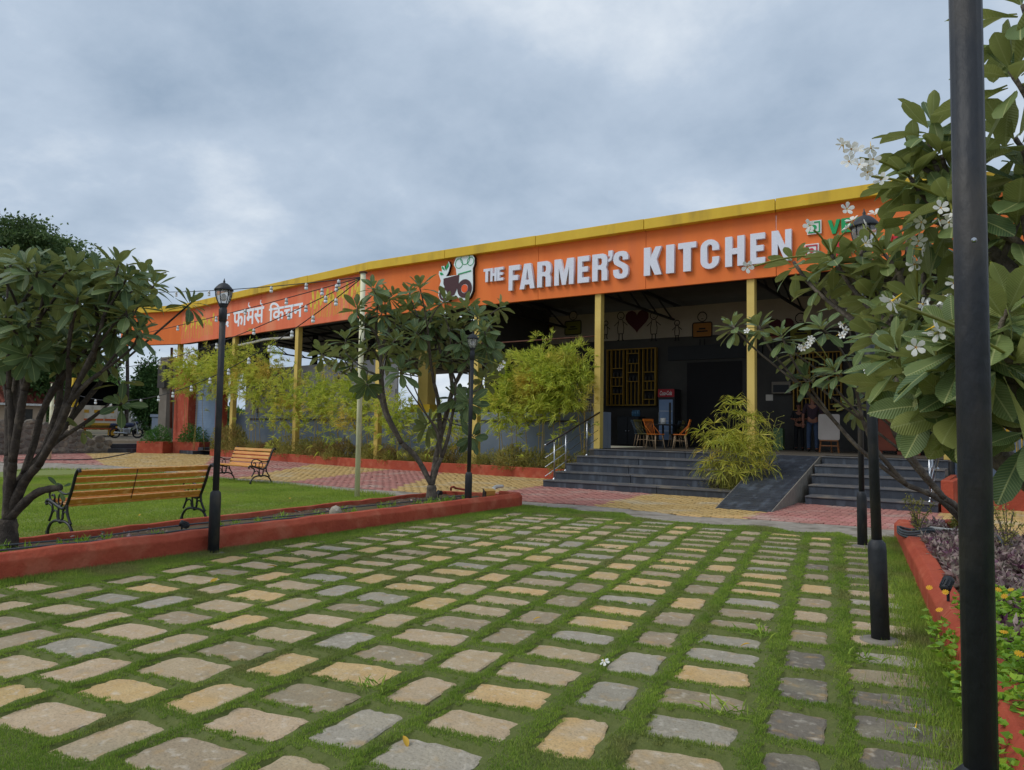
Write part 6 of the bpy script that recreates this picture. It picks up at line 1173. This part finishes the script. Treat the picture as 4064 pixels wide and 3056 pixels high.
# ---- people
def person(loc, rz, H, label, shirt, trouser, armpose, hairm='hair'):
    t = thing('person', label, 'person', loc, rz); s_ = H / 1.75
    def skin(name, J, E_, m, parent=t, sub=2, root=0):
        me = bpy.data.meshes.new(name); me.from_pydata([Vector(j[:3]) * s_ for j in J], E_, []); me.materials.append(MATS[m]); o = link(name, me, parent)
        sk = o.modifiers.new('skin', 'SKIN'); sv = me.skin_vertices[0].data
        for i, j in enumerate(J): sv[i].radius = (j[3] * s_, (j[4] if len(j) > 4 else j[3]) * s_)
        sv[root].use_root = True; o.modifiers.new('sub', 'SUBSURF').levels = sub; o.modifiers['sub'].render_levels = sub; me.polygons.foreach_set('use_smooth', [True] * len(me.polygons)); sk.use_smooth_shade = True; return o
    sh = lambda sx: (sx * .19, 0, 1.42)
    arms = armpose
    J = [(0, 0, .95, .15, .1), (0, 0, 1.12, .135, .095), (0, .005, 1.3, .16, .1), (0, 0, 1.45, .09, .07), (0, -.01, 1.53, .055, .055), (0, -.02, 1.63, .075, .09), (0, -.015, 1.7, .065, .08)]
    E_ = [(0, 1), (1, 2), (2, 3), (3, 4), (4, 5), (5, 6)]
    for sx, pts in zip((-1, 1), arms):
        J.append((sx * .18, 0, 1.41, .065)); E_.append((2, len(J) - 1))
        for x, y, z, r_ in pts: J.append((x, y, z, r_)); E_.append((len(J) - 2, len(J) - 1))
    for sx in (-1, 1):
        J.append((sx * .09, 0, .88, .085)); E_.append((0, len(J) - 1))
        for x, y, z, r_ in ((sx * .11, -.01, .5, .058), (sx * .115, .02, .09, .042), (sx * .12, -.1, .035, .034)): J.append((x, y, z, r_)); E_.append((len(J) - 2, len(J) - 1))
    body = skin('body', J, E_, 'skin')
    Js = [(0, 0, .9, .165, .115), (0, 0, 1.12, .15, .11), (0, .005, 1.3, .175, .115), (0, 0, 1.44, .1, .08)]; Es = [(0, 1), (1, 2), (2, 3)]
    for sx, pts in zip((-1, 1), arms):
        Js.append((sx * .18, 0, 1.41, .078)); Es.append((2, len(Js) - 1)); x, y, z, r_ = pts[0]; Js.append((x, y, z, .062)); Es.append((len(Js) - 2, len(Js) - 1))
    skin('shirt', Js, Es, shirt)
    Jt = [(0, 0, .97, .16, .112)]; Et = []
    for sx in (-1, 1):
        Jt.append((sx * .09, 0, .86, .095)); Et.append((0, len(Jt) - 1))
        for x, y, z, r_ in ((sx * .11, -.01, .5, .072), (sx * .115, .015, .07, .06)): Jt.append((x, y, z, r_)); Et.append((len(Jt) - 2, len(Jt) - 1))
    skin('trousers', Jt, Et, trouser); 
    obj('hair', MB().sphere((0, .005 * s_, 1.71 * s_), .1 * s_, 12, 8, (.86, 1.02, .85)), hairm, t, True, world=False)
    for sx in (-1, 1):
        obj('ear', MB().sphere((sx * .083 * s_, 0, 1.64 * s_), .024 * s_, 8, 5, (.5, .8, 1.2)), 'skin', t, True, world=False); obj('eye', MB().sphere((sx * .03 * s_, -.1 * s_, 1.655 * s_), .011 * s_, 6, 4), 'ink', t, True, world=False)
        obj('shoe', MB().sphere((sx * .12 * s_, -.06 * s_, .04 * s_), .1 * s_, 10, 6, (.5, 1.3, .45)), 'shoe', t, True, world=False)
        pts = arms[0 if sx < 0 else 1]; hx, hy, hz, _ = pts[-1]; ex_, ey_, ez_, _ = pts[-2]; d = (Vector((hx, hy, hz)) - Vector((ex_, ey_, ez_))).normalized(); side = d.cross(Vector((0, 1, .2))).normalized(); hm = MB(); P0 = Vector((hx, hy, hz))
        for i, ln in enumerate((.07, .08, .076, .06)): b0 = P0 + d * .05 + side * ((i - 1.5) * .019); hm.tube([(b0) * s_, (b0 + d * ln * .55 + Vector((0, -.008, 0))) * s_, (b0 + d * ln + Vector((0, -.025, 0))) * s_], [.0095 * s_, .009 * s_, .007 * s_], 6)
        hm.tube([(P0 + side * .03) * s_, (P0 + side * .055 + d * .03) * s_, (P0 + side * .06 + d * .06) * s_], [.012 * s_, .01 * s_, .008 * s_], 6); hm.sphere((P0 + d * .03) * s_, .042 * s_, 8, 6, (.9, .7, 1.15)); obj('hand', hm, 'skin', t, True, world=False)
    obj('nose', MB().sphere((0, -.112 * s_, 1.63 * s_), .016 * s_, 6, 4, (.8, 1, 1.3)), 'skin', t, True, world=False); obj('mouth', MB().box((0, -.104 * s_, 1.585 * s_), (.045 * s_, .01, .008)), 'cabinet_wood', t, world=False)
    return t
hang = [[(-.27, .01, 1.13, .046), (-.27, -.05, .9, .034), (-.27, -.06, .84, .03)], [(.27, .01, 1.13, .046), (.28, -.06, .9, .034), (.28, -.08, .84, .03)]]
fold = [[(-.26, .0, 1.15, .046), (-.05, -.18, 1.14, .034), (.02, -.19, 1.15, .03)], [(.26, .0, 1.15, .046), (.05, -.2, 1.1, .034), (-.03, -.2, 1.1, .03)]]
g = G(3226, 1792, PZ); p2 = person((g.x, g.y, PZ), .2, 1.74, 'standing person in dark maroon shirt and blue jeans with a bright wristwatch', 'cloth_maroon', 'denim', hang); obj('wristwatch', MB().lathe([(.036, -.015), (.036, .015)], 10, (.28, -.06, .9)), 'lens', p2, world=False)
g = G(3172, 1787, PZ); person((g.x, g.y, PZ), .15, 1.52, 'standing person in black clothes with folded arms beside the person in jeans', 'cloth_black', 'cloth_black', fold)
# ================================================================== BACKGROUND BEYOND THE LAWN
struct(obj('terrace', MB().hexa([V(-120, 10, -.06), V(-37.3, 10, -.06), V(-37.3, 120, -.06), V(-120, 120, -.06), V(-120, 10, .55), V(-38.0, 10, .55), V(-38.0, 120, .55), V(-120, 120, .55)]), 'earth'))
def bg_tree(label, px, py, dep, rx, rz, n, m, base_y, leaf=.3, red=0, seed=1, group=None, layers=0, z0=None):
    c = DP(px, py, dep); k = dep / FOC; RX, RZ = rx * k, rz * k; b = DP(px, base_y, dep)
    if z0 is not None: b.z = z0
    t = thing('tree', label, 'tree', tuple(b), 0, group); r = random.Random(seed)
    tr = obj('trunk', MB().tube(spline([b - Vector((0, 0, .3)), b + (c - b) * .5 + Vector((.2, 0, 0)), c], 5), [RX * .07 * (1 - .5 * i / 10) for i in range(11)], 8), 'bark_dark', t, True)
    nc = 130 if layers else 46; C = []
    for i in range(nc):
        v = unit(npr.normal(size=3)) * npr.uniform(.35, 1) ** .6; C.append(np.array(c) + v * np.array([RX, RX * .8, RZ]) * (.95 if layers else .85))
        if i < 14: obj('branch', MB().tube(spline([c - Vector((0, 0, RZ * .5)), Vector(C[-1]) * .5 + c * .5 - Vector((0, 0, RZ * .1)), Vector(C[-1])], 4), [RX * .02] * 9, 5), 'bark_dark', tr, True)
    C = np.array(C); idc = npr.integers(0, nc, n); sg_ = np.array([RX * .1, RX * .1, RZ * .045]) if layers else np.array([RX * .2, RX * .2, RZ * .2]); p = C[idc] + npr.normal(size=(n, 3)) * sg_
    d = unit((p - np.array(c)) * np.array([1, 1, .4]) / RX + npr.normal(0, .6, (n, 3)) + ([0, 0, -.15] if layers else [0, 0, .1])); stuff(link('crown', np_mesh('crown', cards(p, d, leaf, leaf * .42, .1), 4, m), t, None, True))
    for i in range(red):
        q = C[r.randrange(nc)] + npr.normal(size=3) * sg_; q[1] -= RX * .3; qq = q + npr.normal(0, .16, (26, 3)); stuff(link('blossoms', np_mesh('blossoms', cards(qq, unit(npr.normal(size=(26, 3))), .16, .12, 0), 4, 'flame'), t, None, True))
    return t
bg_tree('large feathery flame tree with red blossoms behind the frangipani by the bench', 70, 1120, 46, 420, 250, 55000, 'flame_leaf', 1735, .3, 22, 3, layers=1, z0=.5)
bg_tree('flame tree branch mass reaching over the pavilion end', 500, 1240, 50, 130, 95, 12000, 'far_leaf', 1720, .3, 0, 4, layers=1, z0=.5)
bg_tree('dark creeper-covered tree beside the end of the restaurant', 590, 1570, 52, 65, 140, 9000, 'creeper', 1735, .3, 0, 5, z0=.5)
bg_tree('bushy green tree behind the parked truck', 500, 1610, 75, 75, 90, 6000, 'far_leaf2', 1730, .45, 0, 6, z0=.5)
bg_tree('dense dark tree filling the gap under the flame tree', 140, 1400, 60, 230, 150, 16000, 'far_leaf', 1730, .42, 0, 11, z0=.5)
bg_tree('round green tree behind the cream pole', 255, 1600, 70, 90, 100, 6000, 'far_leaf', 1730, .45, 0, 7, z0=.5)
bg_tree('pale green tree above the tiled roof', 70, 1530, 90, 90, 80, 5000, 'far_leaf2', 1730, .5, 0, 8, z0=.5)
bg_tree('loose green tree above the truck canopy', 400, 1490, 95, 80, 70, 4000, 'far_leaf2', 1730, .5, 0, 9, z0=.5)
n = 60000; ang = npr.uniform(math.radians(55), math.radians(190), n); dist = npr.uniform(95, 150, n); hz = 4.5 + 2.5 * smooth_noise(ang * 20, ang * 0, 2, 61) + 1.5 * smooth_noise(ang * 20, ang * 0, 9, 62)
z = .3 + npr.uniform(0, 1, n) ** .8 * np.clip(hz, 2, 9); p = np.stack([np.cos(ang) * dist, np.sin(ang) * dist, z], 1); stuff(tag(link('far_wood', np_mesh('far_wood', cards(p, unit(npr.normal(size=(n, 3)) + [0, 0, .3]), 1.1, .6, 0), 4, 'far_leaf')), 'far-off line of trees behind the restaurant', 'trees'))
# rough stone wall and gate post
SWP = [(-36.4, 9, 1.6), (-36.5, 14.6, 1.5), (-36.7, 16.6, 1.35), (-36.6, 17.6, 1.0), (-36.5, 18.3, .7), (-36.45, 19.0, .55)]
sw = thing('stone_wall', 'low rough rubble stone wall sloping down beside the block path', 'wall', (-36.6, 15, 0)); core = MB()
for (x1, y1, h1), (x2, y2, h2) in zip(SWP, SWP[1:]): core.hexa([V(x1, y1, -.05), V(x1 - .45, y1, -.05), V(x2 - .45, y2, -.05), V(x2, y2, -.05)][::-1] + [V(x1, y1, h1 - .06), V(x1 - .45, y1, h1 - .06), V(x2 - .45, y2, h2 - .06), V(x2, y2, h2 - .06)][::-1])
obj('wall_core', core, 'mortar', sw); y = 11.0
while y < 19:
    z = .0; h = np.interp(y, [s_[1] for s_ in SWP], [s_[2] for s_ in SWP]); x = np.interp(y, [s_[1] for s_ in SWP], [s_[0] for s_ in SWP])
    while z < h - .1:
        sz = rnd.uniform(.22, .36); sy = rnd.uniform(.3, .5); o = MB().sphere((0, 0, 0), .5, 7, 5); o.v = [tuple(max(-.38, min(.38, c)) * rnd.uniform(.92, 1.08) for c in v) for v in o.v]
        so2 = obj('stone', o, 'stone_wall', sw); so2.matrix_basis = Matrix.Translation((x - .06, y + rnd.uniform(-.06, .06), z + sz / 2)) @ Matrix.Rotation(rnd.uniform(-.3, .3), 4, 'X') @ Matrix.Diagonal((.26, sy * 1.3, sz * 1.25, 1)); z += sz * .95
    y += .38
gp = DP(290, 1690, 39.0); gt = thing('gate_post', 'beige plastered gate pillar with a yellow post on top, beside the stone wall', 'gate post', (gp.x, gp.y, .3)); obj('pillar', MB().box((gp.x, gp.y, 1.2), (.75, .7, 1.9)), 'beige', gt, bevel=.02); obj('pillar_cap', MB().box((gp.x - .1, gp.y, 2.2), (.6, .8, .09)), 'grey_concrete', gt); obj('post', MB().box((gp.x - .05, gp.y, 3.0), (.32, .3, 1.55)), 'yellow', gt)
# red-tiled house
hp = DP(-30, 1640, 58); hs = thing('tiled_house', 'low house with red tiled roof beyond the stone wall', 'house', (hp.x, hp.y, .5)); obj('wall', MB().box((hp.x, hp.y, 1.6), (4, 6, 2.6)), 'house_wall', hs)
rx_, ry_ = 2.6, 3.6; obj('roof', MB().add([(hp.x - rx_, hp.y - ry_, 2.8), (hp.x + rx_, hp.y - ry_, 2.8), (hp.x + rx_, hp.y + ry_, 2.8), (hp.x - rx_, hp.y + ry_, 2.8), (hp.x, hp.y - ry_, 4.6), (hp.x, hp.y + ry_, 4.6)], [(0, 1, 4), (2, 3, 5), (1, 2, 5, 4), (3, 0, 4, 5), (3, 2, 1, 0)]), 'tile_roof', hs)
for k in range(14):
    f = (k + .5) / 14; yk = hp.y - ry_ + 2 * ry_ * f; obj('tile_row', MB().tube([(hp.x + rx_ + .02, yk, 2.8), (hp.x + .02, yk, 4.62)], .14, 6), 'tile_roof', hs)
obj('eaves_board', MB().box((hp.x + rx_ + .03, hp.y, 2.74), (.05, 7.2, .16)), 'white', hs); obj('door', MB().box((hp.x + 2.02, hp.y + 1.5, 1.4), (.05, 1.0, 2.0)), 'charcoal', hs)
# steps and red planter boxes at the pavilion end
ps = [(-36.3, 19.3), (-35.9, 20.3)]
mb = MB(); wallseg(mb, (-36.4, 19.0), (-36.1, 21.3), .5, -.02, .2, 1); wallseg(mb, (-36.75, 19.0), (-36.45, 21.3), .6, .201, .42, 1); tag(obj('side_steps', mb, 'black_slab'), 'two dark stone steps between the rubble wall and the red planter box', 'steps')
rb = G(612, 1800); dx = Vector((.83, .56, 0)); BSH = [shrub_mesh(70 + s_, 1600, 'bush', .07, .03) for s_ in range(2)]
for i, (off, lb) in enumerate(((-.35, 'square brick-red planter box at the foot of the side steps'), (1.15, 'square brick-red planter box against the red pillar'))):
    c0 = Vector((-35.0, 21.0, 0)) + dx * off + Vector((0, .3 * i, 0)); t = thing('planter_box', lb, 'planter', tuple(c0)); t.rotation_euler = (0, 0, .35); obj('box', MB().box((0, 0, .26), (1.5, 1.0, .62)), 'red_paint', t, bevel=.01, world=False)
    s_ = 1.35; o = link('round_bush', BSH[i], None, Matrix.Translation(c0 + Vector((0, 0, .5))) @ Matrix.Diagonal((s_, s_ * 1.2, s_ * 1.25, 1))); tag(o, 'dense round green bush in the ' + lb.replace('square ', ''), 'bush')
bw = on_plane(1, 637, 1690, -1.6); t = thing('blue_parapet', 'short blue-grey parapet wall with cap behind the round bushes', 'wall', (bw.x, bw.y, 0)); obj('wall', MB().box((bw.x, bw.y, .85), (1.5, .2, 1.9)), 'blue_wall', t); obj('coping', MB().box((bw.x, bw.y, 1.9), (1.65, .34, .16)), 'blue_wall', t)
tag(obj('black_cable', MB().tube(spline([G(700, 1752, .3), G(590, 1785, .02), G(500, 1802, .01), G(380, 1822, .01), G(200, 1826, .01), G(20, 1826, .01)], 6), .03, 5), 'cable', None, True), 'black cable snaking over the block path from the planter boxes', 'cable')
# cargo truck seen from behind
tp = DP(383, 1748, 47); tk = thing('cargo_truck', 'parked cargo truck seen from behind with yellow bumper and dark tarpaulin hood', 'truck', (tp.x, tp.y, .55)); tk.rotation_euler = (0, 0, math.atan2(tp.y, tp.x) - math.pi / 2); k = dict(world=False)
obj('chassis', MB().box((0, 2.6, .62), (2.0, 5.4, .2)), 'tarp', tk, **k); obj('tarp_hood', MB().add([(-1.1, .05, 1.9), (1.1, .05, 1.9), (1.1, .05, 3.25), (.7, .05, 3.5), (-.7, .05, 3.5), (-1.1, .05, 3.25), (-1.1, 4.5, 1.9), (1.1, 4.5, 1.9), (1.1, 4.5, 3.25), (.7, 4.5, 3.5), (-.7, 4.5, 3.5), (-1.1, 4.5, 3.25)], [(1, 7, 8, 2), (2, 8, 9, 3), (3, 9, 10, 4), (4, 10, 11, 5), (5, 11, 6, 0), (6, 7, 8, 9, 10, 11)]), 'tarp', tk, **k)
tg = obj('tailgate', MB().box((0, 0, 1.4), (2.2, .08, 1.15)), 'truck_white', tk, **k)
for x_ in (-1.06, -.36, .36, 1.06): obj('gate_rib', MB().box((x_, -.06, 1.4), (.05, .05, 1.15)), 'truck_white', tg, **k)
obj('red_stripe', MB().box((0, -.06, 1.08), (2.1, .03, .12)), 'truck_orange', tg, **k)
for x_ in (-.7, 0, .7): obj('painted_panel', MB().box((x_, -.05, 1.6), (.42, .02, .2)), 'truck_yellow', tg, **k)
for sx in (-1, 1): obj('side_board', MB().box((sx * 1.08, 2.3, 1.4), (.06, 4.5, 1.15)), 'truck_white', tk, **k); obj('wheel', MB().lathe([(.45, -.15), (.45, .15), (.2, .16)], 16, M=Matrix.Translation((sx * .85, 1.6, .45)) @ Matrix.Rotation(1.57, 4, 'Y')), 'tyre', tk, **k); obj('mud_flap', MB().box((sx * .8, .12, .35), (.4, .03, .5)), 'truck_yellow', tk, **k); obj('tail_light', MB().box((sx * .85, -.1, .66), (.35, .06, .14)), 'tyre', tk, **k)
obj('bumper', MB().box((0, -.05, .72), (2.25, .1, .3)), 'truck_yellow', tk, **k); obj('reflector_strip', MB().box((0, -.07, .52), (2.3, .06, .1)), 'truck_orange', tk, **k)
obj('cab', MB().box((0, 5.4, 1.7), (2.0, 1.5, 2.0)), 'truck_yellow', tk, bevel=.1, **k)
# motorcycle
mp_ = DP(500, 1750, 44); mc_ = thing('motorcycle', 'dark blue motorcycle parked side-on between the truck and the bushes', 'motorcycle', (mp_.x, mp_.y, .55)); mc_.rotation_euler = (0, 0, math.atan2(mp_.y, mp_.x) - math.pi / 2 + .3)
for x_ in (-.63, .63): w_ = obj('wheel', MB().tube([(x_ + .27 * math.cos(a), 0, .3 + .27 * math.sin(a)) for a in [i * .3927 for i in range(17)]], .045, 6), 'tyre', mc_, True, **k); obj('hub', MB().lathe([(.06, -.05), (.06, .05)], 8, M=Matrix.Translation((x_, 0, .3)) @ Matrix.Rotation(1.57, 4, 'X')), 'steel', w_, **k)
obj('engine', MB().box((-.02, 0, .42), (.4, .28, .32)), 'steel', mc_, bevel=.04, **k); obj('fuel_tank', MB().sphere((.18, 0, .78), .2, 10, 6, (1.4, .7, .75)), 'bike_blue', mc_, True, **k); obj('seat', MB().sphere((-.35, 0, .76), .2, 10, 6, (1.8, .7, .35)), 'tyre', mc_, True, **k); obj('tail', MB().sphere((-.72, 0, .8), .14, 8, 5, (1.5, .6, .6)), 'bike_blue', mc_, True, **k)
obj('fork', MB().tube([(.63, .06, .3), (.45, .06, .95)], .025, 6).tube([(.63, -.06, .3), (.45, -.06, .95)], .025, 6), 'steel', mc_, **k); obj('handlebar', MB().tube([(.38, -.35, 1.02), (.44, 0, 1.0), (.38, .35, 1.02)], .016, 6), 'iron', mc_, **k); obj('headlight', MB().sphere((.55, 0, .9), .1, 8, 6), 'bike_blue', mc_, True, **k); obj('exhaust', MB().tube([(0, -.15, .28), (-.7, -.15, .35)], .05, 8), 'steel', mc_, True, **k)
for yy in (-.38, .36): obj('mirror', MB().sphere((.36, yy, 1.22), .07, 8, 5, (.4, 1.2, .8)), 'lens', mc_, True, **k); obj('mirror_stalk', MB().tube([(.4, yy * .9, 1.02), (.36, yy, 1.22)], .008, 5), 'iron', mc_, **k)
# grey van further back
vp = DP(520, 1735, 58); vn = thing('grey_van', 'grey van parked behind the motorcycle', 'van', (vp.x, vp.y, .55)); vn.rotation_euler = (0, 0, math.atan2(vp.y, vp.x) + .35)
bodyp = [(-2.1, .35), (2.0, .35), (2.1, .9), (1.6, 1.1), (1.1, 1.75), (-1.95, 1.8), (-2.1, 1.2)]; obj('body', MB().prism(bodyp, lambda a, b_, c: Vector((a, c - .8, b_)), 1.6), 'van_grey', vn, bevel=.05, **k)
obj('windscreen', MB().prism([(1.56, 1.13), (1.12, 1.7), (1.14, 1.71), (1.6, 1.15)], lambda a, b_, c: Vector((a, c - .7, b_)), 1.4), 'van_glass', vn, **k)
for x0_, x1_ in ((.35, 1.0), (-.6, .25), (-1.8, -.7)): obj('side_window', MB().box(((x0_ + x1_) / 2, -.805, 1.42), (x1_ - x0_, .03, .45)), 'van_glass', vn, **k)
obj('side_stripe', MB().box((0, -.806, .95), (3.9, .02, .06)), 'truck_orange', vn, **k)
for x_ in (-1.35, 1.35):
    for yy in (-.72, .72): obj('wheel', MB().lathe([(.32, -.1), (.32, .1)], 14, M=Matrix.Translation((x_, yy, .32)) @ Matrix.Rotation(1.57, 4, 'X')), 'tyre', vn, **k)
# far houses seen through the gap
for px, py, w_, h_, dep, m, rm, lb in ((540, 1660, 9, 3.2, 110, 'house_wall', 'tile_roof', 'pale far house with red roof between the trees behind the van'), (60, 1490, 8, 7, 120, 'house_wall', 'tile_roof', 'tall pale far house behind the tiled roof')):
    p = DP(px, py, dep); p.z = 0; t = thing('far_house', lb, 'house', tuple(p)); obj('wall', MB().box((p.x, p.y, h_ / 2), (w_, 6, h_)), m, t); obj('roof', MB().box((p.x, p.y, h_ + .15), (w_ + .8, 7, .3)), rm, t)
    for j in (-.25, .25): obj('window', MB().box((p.x + w_ / 2 + .02, p.y + j * 5, h_ * .6), (.05, 1.2, 1.1)), 'charcoal', t)

for px, py, lb in ((820, 1950, 'tiny dry leaf on the lawn beside a lamp post'), (560, 2040, 'dry leaf on the lawn under the bench seen from behind'), (1150, 1975, 'dry leaf on the lawn near the cream pole'), (2980, 2555, 'small orange leaf on a brown stone in the court'), (1600, 2920, 'brown leaf scrap in a turf joint near the front of the court'), (2150, 2450, 'brown leaf scrap on the turf in the middle of the court')):
    p = G(px, py, .03); tag(link('fallen_leaf', leaf_mesh('fallen_leaf', 'dry_leaf', .4, .5, 1, 9), None, Matrix.Translation(p) @ Matrix.Rotation(rnd.uniform(0, 6), 4, 'Z') @ Matrix.Scale(.07, 4)), lb, 'leaf')
